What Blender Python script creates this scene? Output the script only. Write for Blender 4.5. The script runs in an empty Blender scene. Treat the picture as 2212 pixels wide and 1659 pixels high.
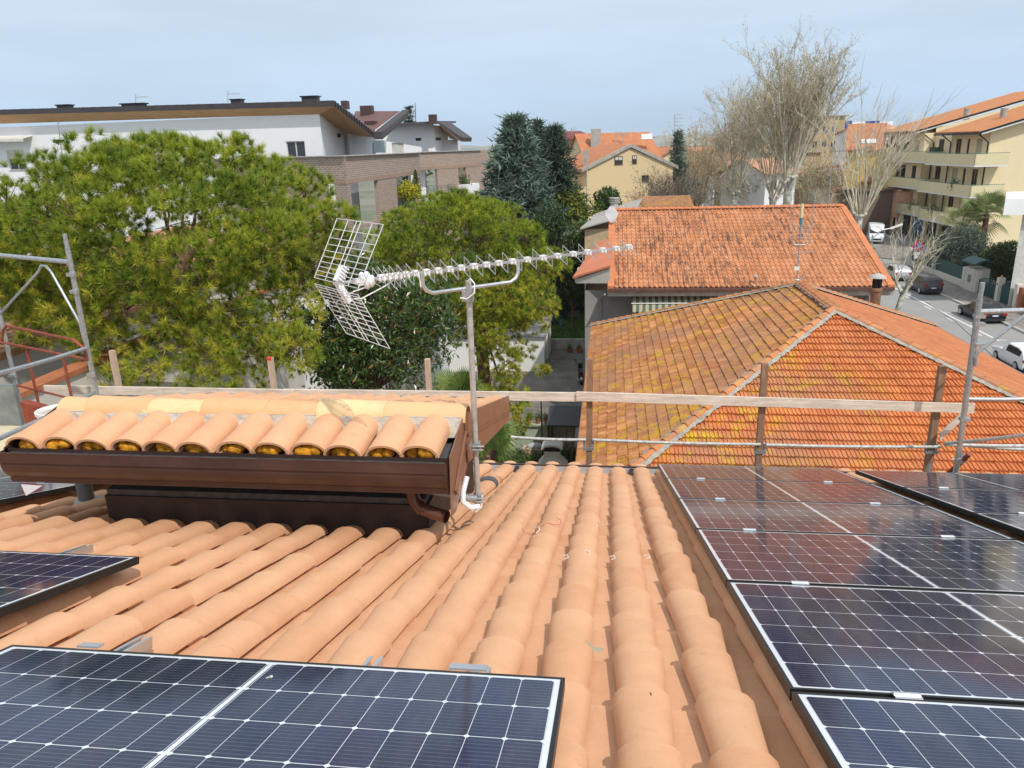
import bpy, math, random
import numpy as np
from math import sin, cos, tan, pi, radians, atan2, sqrt
random.seed(7)
rng = np.random.default_rng(11)
SC = bpy.context.scene
COL = SC.collection
# ------------------------------------------------------------------ camera
# world frame: X along the eaves of the near roof, Y down its slope and away, Z up (street = 0)
FPX, PIT, ROL, AZ, SL = 1643.6, .302, .0283, .1323, .2999
_R = lambda x, y: np.array([x*cos(AZ)-y*sin(AZ), x*sin(AZ)+y*cos(AZ)])
def _h(v): q = _R(v[0], v[1]); return np.array([q[0], q[1], v[2]])
_F = np.array([0, cos(PIT), -sin(PIT)]); _r = np.array([1, 0, 0.]); _u = np.array([0, sin(PIT), cos(PIT)])
CX = _h(cos(ROL)*_r-sin(ROL)*_u); CY = _h(sin(ROL)*_r+cos(ROL)*_u); CF = _h(_F)
CAM = np.array([0, 0, 14.])
cd = bpy.data.cameras.new('camera'); co = bpy.data.objects.new('camera', cd); COL.objects.link(co)
from mathutils import Matrix, Vector
co.matrix_world = Matrix([[CX[0], CY[0], -CF[0], 0], [CX[1], CY[1], -CF[1], 0], [CX[2], CY[2], -CF[2], 14], [0, 0, 0, 1]])
cd.sensor_width = 36; cd.lens = 36*FPX/2212; cd.clip_start = .05; cd.clip_end = 9000
SC.camera = co
# ------------------------------------------------------------------ light
SUN_AZ, SUN_EL = radians(140), radians(53)       # azimuth clockwise from +Y
w = bpy.data.worlds.new('World'); SC.world = w; w.use_nodes = True
nt = w.node_tree; nt.nodes.clear()
out = nt.nodes.new('ShaderNodeOutputWorld'); bg = nt.nodes.new('ShaderNodeBackground')
sky = nt.nodes.new('ShaderNodeTexSky'); sky.sky_type = 'NISHITA'; sky.sun_disc = False
sky.sun_elevation = SUN_EL; sky.sun_rotation = SUN_AZ; sky.air_density = 1.0; sky.dust_density = 2.2; sky.ozone_density = 1.6
bg.inputs[1].default_value = .1
tc = nt.nodes.new('ShaderNodeTexCoord'); mp = nt.nodes.new('ShaderNodeMapping'); mp.inputs['Scale'].default_value = (1.2, 1.2, 7)
nz = nt.nodes.new('ShaderNodeTexNoise'); nz.inputs['Scale'].default_value = 1.7; nz.inputs['Detail'].default_value = 7; nz.inputs['Roughness'].default_value = .55
rp = nt.nodes.new('ShaderNodeValToRGB'); rp.color_ramp.elements[0].position = .36; rp.color_ramp.elements[1].position = .66
rp.color_ramp.elements[0].color = (.74, .74, .74, 1); rp.color_ramp.elements[1].color = (.98, .98, .98, 1)
mx = nt.nodes.new('ShaderNodeMixRGB'); mx.inputs[2].default_value = (5.6, 6.4, 7.5, 1)
sx = nt.nodes.new('ShaderNodeSeparateXYZ'); mr = nt.nodes.new('ShaderNodeMapRange'); mr.inputs[1].default_value = 0; mr.inputs[2].default_value = .34; mr.inputs[3].default_value = 1.1; mr.inputs[4].default_value = 1
mm = nt.nodes.new('ShaderNodeMath'); mm.operation = 'MULTIPLY'
L = nt.links.new
L(tc.outputs['Generated'], mp.inputs[0]); L(mp.outputs[0], nz.inputs['Vector']); L(nz.outputs[0], rp.inputs[0])
L(tc.outputs['Generated'], sx.inputs[0]); L(sx.outputs[2], mr.inputs[0]); L(mr.outputs[0], mm.inputs[0]); L(rp.outputs[0], mm.inputs[1])
hc = nt.nodes.new('ShaderNodeMixRGB'); hc.inputs[1].default_value = (5.0, 6.8, 8.9, 1); hc.inputs[2].default_value = (7.5, 8.3, 9.1, 1)
hr = nt.nodes.new('ShaderNodeMapRange'); hr.inputs[1].default_value = .0; hr.inputs[2].default_value = .30; L(sx.outputs[2], hr.inputs[0]); L(hr.outputs[0], hc.inputs[0]); L(hc.outputs[0], mx.inputs[2])
L(mm.outputs[0], mx.inputs[0]); L(sky.outputs[0], mx.inputs[1]); L(mx.outputs[0], bg.inputs[0]); L(bg.outputs[0], out.inputs[0])
sd = bpy.data.lights.new('sun', 'SUN'); sd.energy = 3.0; sd.angle = radians(.9); sd.color = (1, .95, .88)
so = bpy.data.objects.new('sun', sd); COL.objects.link(so)
sv = Vector((sin(SUN_AZ)*cos(SUN_EL), cos(SUN_AZ)*cos(SUN_EL), sin(SUN_EL)))
so.rotation_euler = sv.to_track_quat('Z', 'Y').to_euler()
so.location = (60, -30, 80)
SC.view_settings.view_transform = 'Standard'; SC.view_settings.look = 'None'; SC.view_settings.exposure = .08; SC.view_settings.gamma = 1
SC.cycles.max_bounces = 6; SC.cycles.transparent_max_bounces = 8
# ------------------------------------------------------------------ rays of the photograph -> places in the world
def ray(u, v): return CF+CX*(u-1106)/FPX-CY*(v-829.5)/FPX
def at(u, v, D): return CAM+ray(u, v)*D
def hz(u, v, z): r = ray(u, v); return CAM+r*(z-14)/r[2]
def ht(u, v, t): r = ray(u, v); return CAM+r*t/r[1]
def ha(u, v, a): r = ray(u, v); return CAM+r*a/r[0]
V3 = lambda *a: np.array(a, float)
def nrm(v): v = np.asarray(v, float); return v/np.linalg.norm(v)
# ------------------------------------------------------------------ mesh builder
class MB:
    def __init__(s): s.V = []; s.F = []; s.n = 0
    def arr(s, V, F):
        V = np.asarray(V, float).reshape(-1, 3); F = np.asarray(F, int); s.V.append(V); s.F.append(F+s.n); s.n += len(V); return s
    def poly(s, pts): return s.arr(pts, [list(range(len(pts)))])
    def box(s, x0, x1, y0, y1, z0, z1):
        return s.obox(V3((x0+x1)/2, (y0+y1)/2, (z0+z1)/2), V3(x1-x0, 0, 0)/2, V3(0, y1-y0, 0)/2, V3(0, 0, z1-z0)/2)
    def obox(s, c, a, b, d):
        c, a, b, d = [np.asarray(q, float) for q in (c, a, b, d)]
        if np.dot(np.cross(a, b), d) < 0: d = -d
        P = [c-a-b-d, c+a-b-d, c+a+b-d, c-a+b-d, c-a-b+d, c+a-b+d, c+a+b+d, c-a+b+d]
        return s.arr(P, [[0, 3, 2, 1], [4, 5, 6, 7], [0, 1, 5, 4], [1, 2, 6, 5], [2, 3, 7, 6], [3, 0, 4, 7]])
    def beam(s, p, q, w, h, up=(0, 0, 1)):
        p, q = np.asarray(p, float), np.asarray(q, float); d = q-p; x = np.cross(d, up); x = nrm(x); y = nrm(np.cross(x, d))
        return s.obox((p+q)/2, d/2, x*w/2, y*h/2)
    def tube(s, pts, r, k=8, caps=True):
        pts = np.asarray(pts, float); n = len(pts); r = np.broadcast_to(np.asarray(r, float), (n,))
        T = np.zeros_like(pts); T[1:-1] = pts[2:]-pts[:-2]; T[0] = pts[1]-pts[0]; T[-1] = pts[-1]-pts[-2]
        T /= np.linalg.norm(T, axis=1)[:, None]+1e-12
        up = V3(0, 0, 1) if abs(T[0][2]) < .9 else V3(1, 0, 0)
        A = nrm(np.cross(T[0], up)); V = []
        th = np.arange(k)*2*pi/k
        for i in range(n):
            A = A-T[i]*np.dot(A, T[i]); A = nrm(A); B = np.cross(T[i], A)
            V.append(pts[i]+r[i]*(np.cos(th)[:, None]*A+np.sin(th)[:, None]*B))
        F = [[i*k+j, i*k+(j+1) % k, (i+1)*k+(j+1) % k, (i+1)*k+j] for i in range(n-1) for j in range(k)]
        b = s.n; s.arr(np.concatenate(V), F)
        if caps:
            s.F.append(np.array([[b+j for j in range(k)][::-1]])); s.F.append(np.array([[b+(n-1)*k+j for j in range(k)]]))
        return s
    def prism(s, poly, vec):
        P = np.asarray(poly, float); n = len(P); vec = np.asarray(vec, float)
        N = sum(np.cross(P[i]-P[0], P[(i+1) % n]-P[0]) for i in range(1, n-1))
        if np.dot(N, vec) < 0: P = P[::-1]
        b = s.n; s.V.append(np.concatenate([P, P+vec])); s.n += 2*n
        s.F.append(np.array([[b+i for i in range(n)][::-1]])); s.F.append(np.array([[b+n+i for i in range(n)]]))
        s.F.append(np.array([[b+i, b+(i+1) % n, b+n+(i+1) % n, b+n+i] for i in range(n)])); return s
    def lathe(s, c, prof, k=16, axis=(0, 0, 1)):
        c = np.asarray(c, float); ax = nrm(axis); a = nrm(np.cross(ax, (1, 0, 0) if abs(ax[0]) < .9 else (0, 1, 0))); b_ = np.cross(ax, a)
        th = np.arange(k)*2*pi/k; V = []
        for r, z in prof: V.append(c+ax*z+r*(np.cos(th)[:, None]*a+np.sin(th)[:, None]*b_))
        F = [[i*k+j, i*k+(j+1) % k, (i+1)*k+(j+1) % k, (i+1)*k+j] for i in range(len(prof)-1) for j in range(k)]
        return s.arr(np.concatenate(V), F)
    def ell(s, c, r, k=10):
        pr = [(max(1e-3, sin(pi*i/k)), -cos(pi*i/k)) for i in range(k+1)]
        b = len(s.V); s.lathe((0, 0, 0), pr, k+2); s.V[b] = s.V[b]*np.asarray(r)+np.asarray(c); return s
    def mesh(s, name, off, smooth=False):
        me = bpy.data.meshes.new(name)
        if not s.V: return me
        V = (np.concatenate(s.V)-off).astype(np.float32)
        li = np.concatenate([f.reshape(-1) for f in s.F]); lt = np.concatenate([np.full(len(f), f.shape[1]) for f in s.F])
        me.vertices.add(len(V)); me.vertices.foreach_set('co', V.reshape(-1))
        me.loops.add(len(li)); me.loops.foreach_set('vertex_index', li.astype(np.int32))
        me.polygons.add(len(lt)); ls = np.concatenate([[0], np.cumsum(lt)[:-1]])
        me.polygons.foreach_set('loop_start', ls.astype(np.int32)); me.polygons.foreach_set('loop_total', lt.astype(np.int32))
        me.polygons.foreach_set('use_smooth', np.full(len(lt), bool(smooth)))
        me.update(calc_edges=True); me.validate()
        if smooth: me.set_sharp_from_angle(angle=radians(42))
        return me
def wloc(o):
    p = np.zeros(3)
    while o is not None: p = p+np.array(o.location); o = o.parent
    return p
def thing(name, label, cat, loc=(0, 0, 0), group=None):
    o = bpy.data.objects.new(name, None); COL.objects.link(o); o.location = tuple(float(x) for x in loc); o.empty_display_size = .2
    o['label'] = label; o['category'] = cat
    if group: o['group'] = group
    return o
def part(name, mb, mat, parent, smooth=False, label=None, kind=None, loc=None):
    base = wloc(parent) if parent is not None else np.zeros(3)
    l = np.asarray(loc, float) if loc is not None else base
    o = bpy.data.objects.new(name, mb.mesh(name, l, smooth)); COL.objects.link(o)
    o.data.materials.append(mat); o.parent = parent; o.location = tuple(l-base)
    if label: o['label'] = label
    if kind: o['kind'] = kind
    return o
def single(name, mb, mat, label, cat, loc=None, group=None, smooth=False):
    if loc is None: loc = np.concatenate(mb.V).mean(0)
    o = part(name, mb, mat, None, smooth, loc=loc); o['label'] = label; o['category'] = cat
    if group: o['group'] = group
    return o
def struct(name, mb, mat, kind='structure', smooth=False):
    o = part(name, mb, mat, None, smooth); o['kind'] = kind; return o
def dup(r, loc, rz=None, label=None, group=None):
    def cp(o, par):
        c = o.copy(); COL.objects.link(c); c.parent = par
        for ch in o.children: cp(ch, c)
        return c
    c = cp(r, None); c.location = tuple(float(x) for x in loc)
    if rz is not None: c.rotation_euler = (0, 0, rz)
    if label: c['label'] = label
    if group: c['group'] = group
    return c
# ------------------------------------------------------------------ materials
class NT:
    def __init__(s, name):
        s.m = bpy.data.materials.new(name); s.m.use_nodes = True; s.t = s.m.node_tree; s.b = s.t.nodes['Principled BSDF']; s.co = None
    def node(s, ty, **k):
        n = s.t.nodes.new(ty)
        for a, b in k.items(): setattr(n, a, b)
        return n
    def ln(s, a, b):
        if isinstance(a, (int, float)): b.default_value = a
        elif isinstance(a, tuple): b.default_value = a if len(a) == 4 or len(b.default_value) == 3 else (*a, 1)
        else: s.t.links.new(a, b)
    def xyz(s):
        if not s.co:
            n = s.node('ShaderNodeTexCoord'); s.obj = n.outputs['Object']; q = s.node('ShaderNodeSeparateXYZ'); s.ln(s.obj, q.inputs[0]); s.co = q.outputs
        return s.co
    def mth(s, op, a, b=None, c=None):
        n = s.node('ShaderNodeMath', operation=op); s.ln(a, n.inputs[0])
        if b is not None: s.ln(b, n.inputs[1])
        if c is not None: s.ln(c, n.inputs[2])
        return n.outputs[0]
    def noise(s, sc=5, det=4, ro=.5, vec=None, scale3=None):
        s.xyz(); n = s.node('ShaderNodeTexNoise'); n.inputs['Scale'].default_value = sc; n.inputs['Detail'].default_value = det; n.inputs['Roughness'].default_value = ro
        v = vec if vec is not None else s.obj
        if scale3: m = s.node('ShaderNodeMapping'); m.inputs['Scale'].default_value = scale3; s.ln(v, m.inputs[0]); v = m.outputs[0]
        s.ln(v, n.inputs['Vector']); return n.outputs[0]
    def mix(s, f, a, b, mode='MIX'):
        n = s.node('ShaderNodeMixRGB', blend_type=mode); s.ln(f, n.inputs[0]); s.ln(a, n.inputs[1]); s.ln(b, n.inputs[2]); return n.outputs[0]
    def rng(s, v, a, b, c=0., d=1.):
        n = s.node('ShaderNodeMapRange'); s.ln(v, n.inputs[0]); n.inputs[1].default_value = a; n.inputs[2].default_value = b; n.inputs[3].default_value = c; n.inputs[4].default_value = d; return n.outputs[0]
    def island(s): return s.node('ShaderNodeNewGeometry').outputs['Random Per Island']
    def bump(s, h, st=.3, dist=.02):
        n = s.node('ShaderNodeBump'); n.inputs['Strength'].default_value = st; n.inputs['Distance'].default_value = dist; s.ln(h, n.inputs['Height']); s.ln(n.outputs[0], s.b.inputs['Normal'])
    def done(s, col, rough=.8, metal=0., spec=.5):
        s.ln(col, s.b.inputs['Base Color']); s.ln(rough, s.b.inputs['Roughness']); s.b.inputs['Metallic'].default_value = metal
        s.b.inputs['Specular IOR Level'].default_value = spec; return s.m
MATS = {}
def sc3(c, k): return tuple(min(1, max(0, x*k)) for x in c)
def mat(name, col, rough=.8, metal=0., var=.15, scale=3., bump=0., bscale=30., isl=0., spec=.4, stretch=None, dirt=None, dscale=1.5, damt=.5):
    if name in MATS: return MATS[name]
    t = NT(name); n = t.noise(scale, 6, .6, scale3=stretch)
    c = t.mix(t.rng(n, .3, .7), sc3(col, 1-var), sc3(col, 1+var))
    if isl:
        r = t.island(); c = t.mix(1.0, c, t.mix(r, sc3((1, 1, 1), 1-isl), (1+isl*.0,)*3), 'MULTIPLY')
    if dirt: c = t.mix(t.mth('MULTIPLY', t.rng(t.noise(dscale, 8, .65), .48, .7), damt), c, dirt)
    if bump: t.bump(t.noise(bscale, 4), bump, .01)
    MATS[name] = t.done(c, rough, metal, spec); return MATS[name]
# ------------------------------------------------------------------ near roof
S_, C_ = sin(SL), cos(SL)
def RP(a, b, off): return V3(a, b*C_-off*S_, 14-b*S_-off*C_)
NR = V3(0, S_, C_); DR = V3(0, C_, -S_)
def t_terra():
    t = NT('terracotta_new'); r = t.island(); n = t.noise(7, 6, .6); n2 = t.noise(40, 3)
    c = t.mix(t.rng(n, .3, .7), (.63, .335, .185), (.72, .395, .225))
    c = t.mix(t.mth('MULTIPLY', r, .36), c, (.76, .46, .27))
    c = t.mix(t.mth('MULTIPLY', t.rng(t.noise(2.2, 4, .6), .52, .75), .3), c, (.60, .30, .12))
    c = t.mix(t.mth('MULTIPLY', t.rng(t.noise(16, 8, .75, scale3=(3, .8, 1)), .62, .78), .45), c, (.77, .58, .44))
    c = t.mix(t.mth('MULTIPLY', t.rng(t.noise(60, 4, .6), .66, .75), .5), c, (.34, .17, .09))
    c = t.mix(t.mth('MULTIPLY', t.rng(t.noise(9, 7, .7, scale3=(1, 2.2, 1)), .60, .74), .4), c, (.44, .21, .10))
    c = t.mix(t.mth('MULTIPLY', t.mth('LESS_THAN', t.island(), .18), .18), c, (.58, .27, .12))
    t.bump(t.noise(70, 6, .7), .45, .005); return t.done(c, .8, 0, .3)
TERRA = t_terra()
def cover(mb, base, ax, dn, up, L, w0, w1, H, th=.013, k=8, skew=0.):
    """one half-round tile: base=upper-end centre, ax=across, dn=down-slope, up=normal; w0 upper half width, w1 lower"""
    base = np.asarray(base, float); P = []
    for (l, w, dh) in ((0, w0, 0), (L*.5, (w0+w1)/2, .009), (L, w1, .020)):
        for q in (0, 1):
            for i in range(k+1):
                th_ = pi*i/k; x = (w-q*th)*cos(th_); h = (H-q*th)*sin(th_)**.85
                P.append(base+ax*(x+skew*l)+dn*l+up*(h+dh))
    m = k+1; F = []
    for s in (0, 1):
        o = s*2*m; o2 = o+2*m
        for i in range(k):
            F.append([o+i, o+i+1, o2+i+1, o2+i]); F.append([o+m+i+1, o+m+i, o2+m+i, o2+m+i+1])
        F.append([o, o2, o2+m, o+m]); F.append([o+k, o+m+k, o2+m+k, o2+k])
    o = 4*m
    for i in range(k): F.append([o+i+1, o+i, o+m+i, o+m+i+1])
    for i in range(k): F.append([i, i+1, m+i+1, m+i])
    mb.arr(P, F)
def channel(mb, base, ax, dn, up, L, w0, w1, dep, k=6):
    P = []
    for (l, w, dh) in ((0, w0, 0), (L, w1, .014)):
        for i in range(k+1):
            x = -w+2*w*i/k; P.append(base+ax*x+dn*l+up*(dep*(abs(x)/w)**2.6+dh))
    m = k+1; F = [[i, i+m, i+m+1, i+1] for i in range(k)]
    for i in range(k): P += []
    for i in range(m): P.append(P[m+i]-up*.013)
    F += [[m+i, 2*m+i, 2*m+i+1, m+i+1] for i in range(k)]
    mb.arr(P, F)
house = thing('tiled_house', 'near house under the terracotta roof that fills the foreground', 'house', (0, 3, 0))
EX = .366; PITCH = .2405; A0 = .11
cov = MB(); cha = MB()
X1 = V3(1, 0, 0)
Bend = 8.16
cols = range(-33, 30)
def in_dormer(a, b): return -3.22 < a < -1.1 and 4.72 < b < 6.35
for j in cols:
    a = A0+j*PITCH
    for i in range(-1, 23):
        b = Bend-(i+1)*EX
        if b < -.6: continue
        ja, jb, jh = random.uniform(-.004, .004), random.uniform(-.008, .008), random.uniform(-.003, .003)
        if not in_dormer(a, b+.2):
            cover(cov, RP(a+ja, b+jb-.07, .980+jh), X1, DR, NR, .435, .066, .088, .057, skew=random.uniform(-.012, .012))
        if not in_dormer(a+PITCH/2, b+.2):
            channel(cha, RP(a+PITCH/2, b-.03, 1.0), X1, DR, NR, .42, .10, .093, .022)
cov.V += cha.V; cov.F += [f+cov.n for f in cha.F]; cov.n += cha.n
part('roof_tiles', cov, TERRA, house, smooth=True)
dk = MB(); dk.prism([RP(-8, -1, 1.07), RP(7.4, -1, 1.07), RP(7.4, 7.95, 1.07), RP(-8, 7.95, 1.07)], -NR*.14)
part('roof_deck', dk, mat('deck', (.25, .22, .19)), house)
wl = MB(); ze = RP(0, 7.9, 1.25)[2]
wl.box(-7.7, 7.1, -6, RP(0, 7.4, 1.25)[1], 0, ze-.1)
wl.prism([V3(-7.7, -6, ze-.1), V3(-7.7, RP(0, 7.4, 1)[1], ze-.1), V3(-7.7, -.6, 12.95), V3(-7.7, -6, 11.6)], V3(14.8, 0, 0))
part('wall', wl, mat('cream_wall', (.62, .56, .45), bump=.1), house)
# gutter along the eave
gt = MB(); g0, g1 = RP(-8, 8.12, 1.03), RP(7.4, 8.12, 1.03)
pr = [(0, 0), (0, -.085), (.10, -.11), (.17, -.075), (.185, .012), (.205, .012), (.205, -.004), (.20, -.004), (.185, -.09), (.105, -.128), (-.012, -.10), (-.012, 0)]
for i in range(len(pr)):
    p, q = pr[i], pr[(i+1) % len(pr)]
    gt.poly([g0+V3(0, p[0], p[1]+.035), g0+V3(0, q[0], q[1]+.035), g1+V3(0, q[0], q[1]+.035), g1+V3(0, p[0], p[1]+.035)])
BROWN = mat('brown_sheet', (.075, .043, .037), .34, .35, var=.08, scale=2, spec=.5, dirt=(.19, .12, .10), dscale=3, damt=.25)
GREYM = mat('grey_sheet', (.30, .34, .38), .35, .4)
gut = part('gutter', gt, mat('gutter_inside', (.40, .44, .48), .35, .2, var=.06), house)
rim = MB(); rim.beam(g0+V3(0, .197, .055), g1+V3(0, .197, .055), .022, .016); rim.beam(g0+V3(0, .212, -.01), g1+V3(0, .212, -.01), .006, .13); part('rim', rim, BROWN, gut)
for k in range(12):
    m = MB(); x = -7.2+k*.59*2.1; m.box(x, x+.045, g0[1]+.003, g0[1]+.19, g0[2]+.036, g0[2]+.043); part('hanger', m, mat('black', (.02, .02, .022), .5), gut)
# ------------------------------------------------------------------ solar panels
def pv_mat():
    t = NT('pv_glass'); X, Y, Z = t.xyz()
    hx = t.mth('ABSOLUTE', t.mth('SUBTRACT', X, .861))           # distance from the middle
    cx = t.mth('DIVIDE', t.mth('SUBTRACT', hx, .011), .0913)
    cy = t.mth('DIVIDE', t.mth('SUBTRACT', Y, .024), .181)
    def edge(c, size):
        f = t.mth('FRACT', c); return t.mth('MULTIPLY', t.mth('MINIMUM', f, t.mth('SUBTRACT', 1.0, f)), size)
    ex, ey = edge(cx, .0913), edge(cy, .181)
    l1 = t.mth('LESS_THAN', ex, .0008); l2 = t.mth('LESS_THAN', ey, .0014)
    dia = t.mth('LESS_THAN', t.mth('ADD', ex, ey), .0095)
    inn = t.mth('LESS_THAN', hx, .0065)
    out_ = t.mth('GREATER_THAN', hx, .834); oy = t.mth('GREATER_THAN', t.mth('ABSOLUTE', t.mth('SUBTRACT', Y, .567)), .5445)
    mid = t.mth('LESS_THAN', t.mth('ABSOLUTE', t.mth('SUBTRACT', hx, .0095)), .0035)
    m = l1
    for q in (l2, dia, inn, out_, oy): m = t.mth('MAXIMUM', m, q)
    bars = t.mth('LESS_THAN', edge(t.mth('DIVIDE', t.mth('SUBTRACT', Y, .024), .0181), .0181), .00042)
    seed = t.mth('ADD', t.mth('FLOOR', cx), t.mth('MULTIPLY', t.mth('FLOOR', cy), 7.31))
    wn = t.node('ShaderNodeTexWhiteNoise', noise_dimensions='1D'); t.ln(seed, wn.inputs['W'])
    base = t.mix(t.mth('MULTIPLY', wn.outputs[0], .6), (.007, .011, .040), (.013, .019, .070))
    base = t.mix(t.mth('MULTIPLY', bars, .55), base, (.35, .37, .42))
    c = t.mix(m, base, (.72, .75, .78))
    dust = t.mth('MULTIPLY', t.rng(t.noise(3, 8, .7, scale3=(2.5, .5, 1)), .40, .75), .06)
    c = t.mix(dust, c, (.6, .55, .5))
    t.bump(t.noise(3, 2), .012, .02)
    t.b.inputs['IOR'].default_value = 1.42
    return t.done(c, .085, 0, .5)
PV = pv_mat(); BLK = mat('black_frame', (.018, .019, .021), .38, .3, var=.1); ALU = mat('aluminium', (.72, .74, .76), .35, .85, var=.06)
PL, PW = 1.722, 1.134
def pv_proto():
    r = thing('solar_panel', 'x', 'solar panel')
    g = MB(); g.box(.009, PL-.009, .009, PW-.009, -.007, -.0015)
    part('glass', g, PV, r)
    f = MB(); t = .034
    for (x0, x1, y0, y1) in ((0, PL, 0, .012), (0, PL, PW-.012, PW), (0, .012, .012, PW-.012), (PL-.012, PL, .012, PW-.012)): f.box(x0, x1, y0, y1, -t, 0)
    part('frame', f, BLK, r)
    b = MB(); b.box(.013, PL-.013, .013, PW-.013, -.012, -.0085); part('back_sheet', b, mat('backsheet', (.5, .5, .5)), r)
    return r
proto = pv_proto()
def clampm(mb, x, y, s=1):
    mb.box(x-.035, x+.035, y-.018, y+.018, .001, .006); mb.box(x-.035, x+.035, y-.006, y+.006, .006, .011)
cl = MB(); clampm(cl, .30, -.01); c1 = part('clamp', cl, ALU, proto)
cl = MB(); clampm(cl, 1.36, -.01); c2 = part('clamp', cl, ALU, proto)
used = []
def place_panel(a, b, off, label, rz=0, tilt=0):
    r = proto if not used else dup(proto, (0, 0, 0)); used.append(r)
    r['label'] = label; r['group'] = 'solar panels on the near roof'
    o = RP(a, b, off)
    M = Matrix([[1, 0, 0, o[0]], [0, C_, S_, o[1]], [0, -S_, C_, o[2]], [0, 0, 0, 1]])   # local x along the eaves, y down the slope
    r.matrix_world = M if not rz else M @ Matrix.Rotation(rz, 4, 'Z')
    return r
SP = 1.154
AY, AX = 2.162, .505
nm = ['closest panel of the right-hand column, cut off by the bottom corner', 'second closest panel of the right-hand column, large cells in full view', 'third panel from the viewer in the right-hand column', 'fourth panel from the viewer in the right-hand column', 'fifth panel from the viewer in the right-hand column', 'farthest panel of the right-hand column beside the tiled slope, its far edge over the gutter']
for i in range(6):
    # i=0 nearest
    place_panel(AX, AY+(i-1)*SP+.01, .8396, nm[i])
place_panel(-1.835, 2.154-PW, .8396, 'blue-black solar panel at the bottom left, alone in front of three rail ends')
place_panel(-3.885, 3.30-PW, .8396, 'dark solar panel above the bottom-left one, cut by the left edge of the photo')
place_panel(-5.80, 4.36, .845, 'solar panel far left, its black side frame running below the dormer gutter')
place_panel(-5.80, 4.36+SP, .845, 'solar panel far left behind the dormer gutter, farther of the two there')
nd = ['raised panel of the far-right column, the one at the eave by the scaffold', 'raised panel of the far-right column, second from the eave', 'raised panel of the far-right column, third from the eave', 'raised panel of the far-right column, fourth from the eave']
for i in range(4): place_panel(2.285, 7.42-PW-i*SP, .80, nd[i])
# rails under the panels with their bare ends
def rail(a, b0, b1, label, off=.892):
    m = MB()
    for (x0, x1, z0, z1) in ((-.022, .022, 0, .004), (-.022, -.017, .004, .034), (.017, .022, .004, .034), (-.022, -.010, .034, .038), (.010, .022, .034, .038), (-.004, .004, .004, .012)):
        P = [RP(a+x0, b0, off)+NR*z0, RP(a+x1, b0, off)+NR*z0, RP(a+x1, b0, off)+NR*z1, RP(a+x0, b0, off)+NR*z1]
        m.prism(P, DR*(b1-b0))
    single('mounting_rail', m, ALU, label, 'rail', loc=RP(a, b1, off), group='aluminium rails under the panels')
rail(-1.50, 1.0, 2.33, 'aluminium rail end sticking out past the bottom-left panel, leftmost of its three')
rail(-.70, 1.0, 2.27, 'aluminium rail end sticking out past the bottom-left panel, middle of its three')
rail(-.36, 1.0, 2.24, 'aluminium rail end beside a clamp near the right corner of the bottom-left panel')
rail(-2.60, 2.1, 3.55, 'aluminium rail end past the panel on the left below the dormer')
for a in (.82, 1.88): rail(a, 1.0, 7.95, 'aluminium rail under the %s of the right-hand panel column' % ('left side' if a < 1 else 'right side'))
for a in (2.6, 3.65): rail(a, 3.9, 7.45, 'aluminium rail under the %s of the raised far-right panels' % ('left side' if a < 3 else 'right side'), off=.855)
m = MB(); m.prism([RP(-.45, 2.158, .838), RP(-.34, 2.158, .838), RP(-.34, 2.195, .838), RP(-.45, 2.195, .838)], NR*.006); single('end_clamp', m, ALU, 'flat end clamp at the far edge of the bottom-left panel, right one', 'clamp', group='end clamps')
m = MB(); m.prism([RP(-1.62, 2.158, .838), RP(-1.55, 2.158, .838), RP(-1.55, 2.19, .838), RP(-1.62, 2.19, .838)], NR*.006); single('end_clamp', m, ALU, 'flat end clamp at the far edge of the bottom-left panel, left one', 'clamp', group='end clamps')
# ------------------------------------------------------------------ dormer on the near roof
dl, dr, tf, tr, tb = -3.60, -.875, 3.86, 4.36, 6.25
zf, zr, zb = 12.335, 12.425, 11.86
RENDER = mat('dark_render', (.085, .085, .088), .9, var=.3, scale=14, bump=.5, bscale=60)
PAPER = mat('brown_black_sheathing', (.030, .022, .022), .55, .0, var=.25, scale=6, dirt=(.10, .08, .075), dscale=4, damt=.3)
d = MB(); d.box(-3.215, -1.105, 4.13, 5.6, 11.2, 11.96); dormer = part('dormer', d, RENDER, house)
m = MB(); m.box(-3.225, -1.085, 4.115, 5.62, 11.1, 11.92); part('flashing', m, PAPER, dormer)
m = MB(); m.prism([V3(dl+.03, tf+.02, zf-.09), V3(dl+.03, tr, zr-.09), V3(dl+.03, tb, zb-.09), V3(dl+.03, tb, zb-.2), V3(dl+.03, 4.2, 12.1), V3(dl+.03, tf+.02, 12.13)], V3(dr-dl-.06, 0, 0)); part('roof_deck', m, RENDER, dormer)
tl = MB(); FO = mat('orange_foam', (.62, .27, .012), .75, var=.35, scale=30, bump=.8, bscale=70, dirt=(.30, .09, .01), dscale=22, damt=.6)
fs = nrm(V3(0, tf-tr, zf-zr)); nf = nrm(np.cross(V3(1, 0, 0), -fs))
if nf[2] < 0: nf = -nf
bs = nrm(V3(0, tb-tr, zb-zr)); nb = nrm(np.cross(V3(1, 0, 0), bs)); nb = nb if nb[2] > 0 else -nb
n_ = 11; xs = [dl+.14+i*(dr-dl-.26)/(n_) for i in range(n_+1)]
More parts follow.
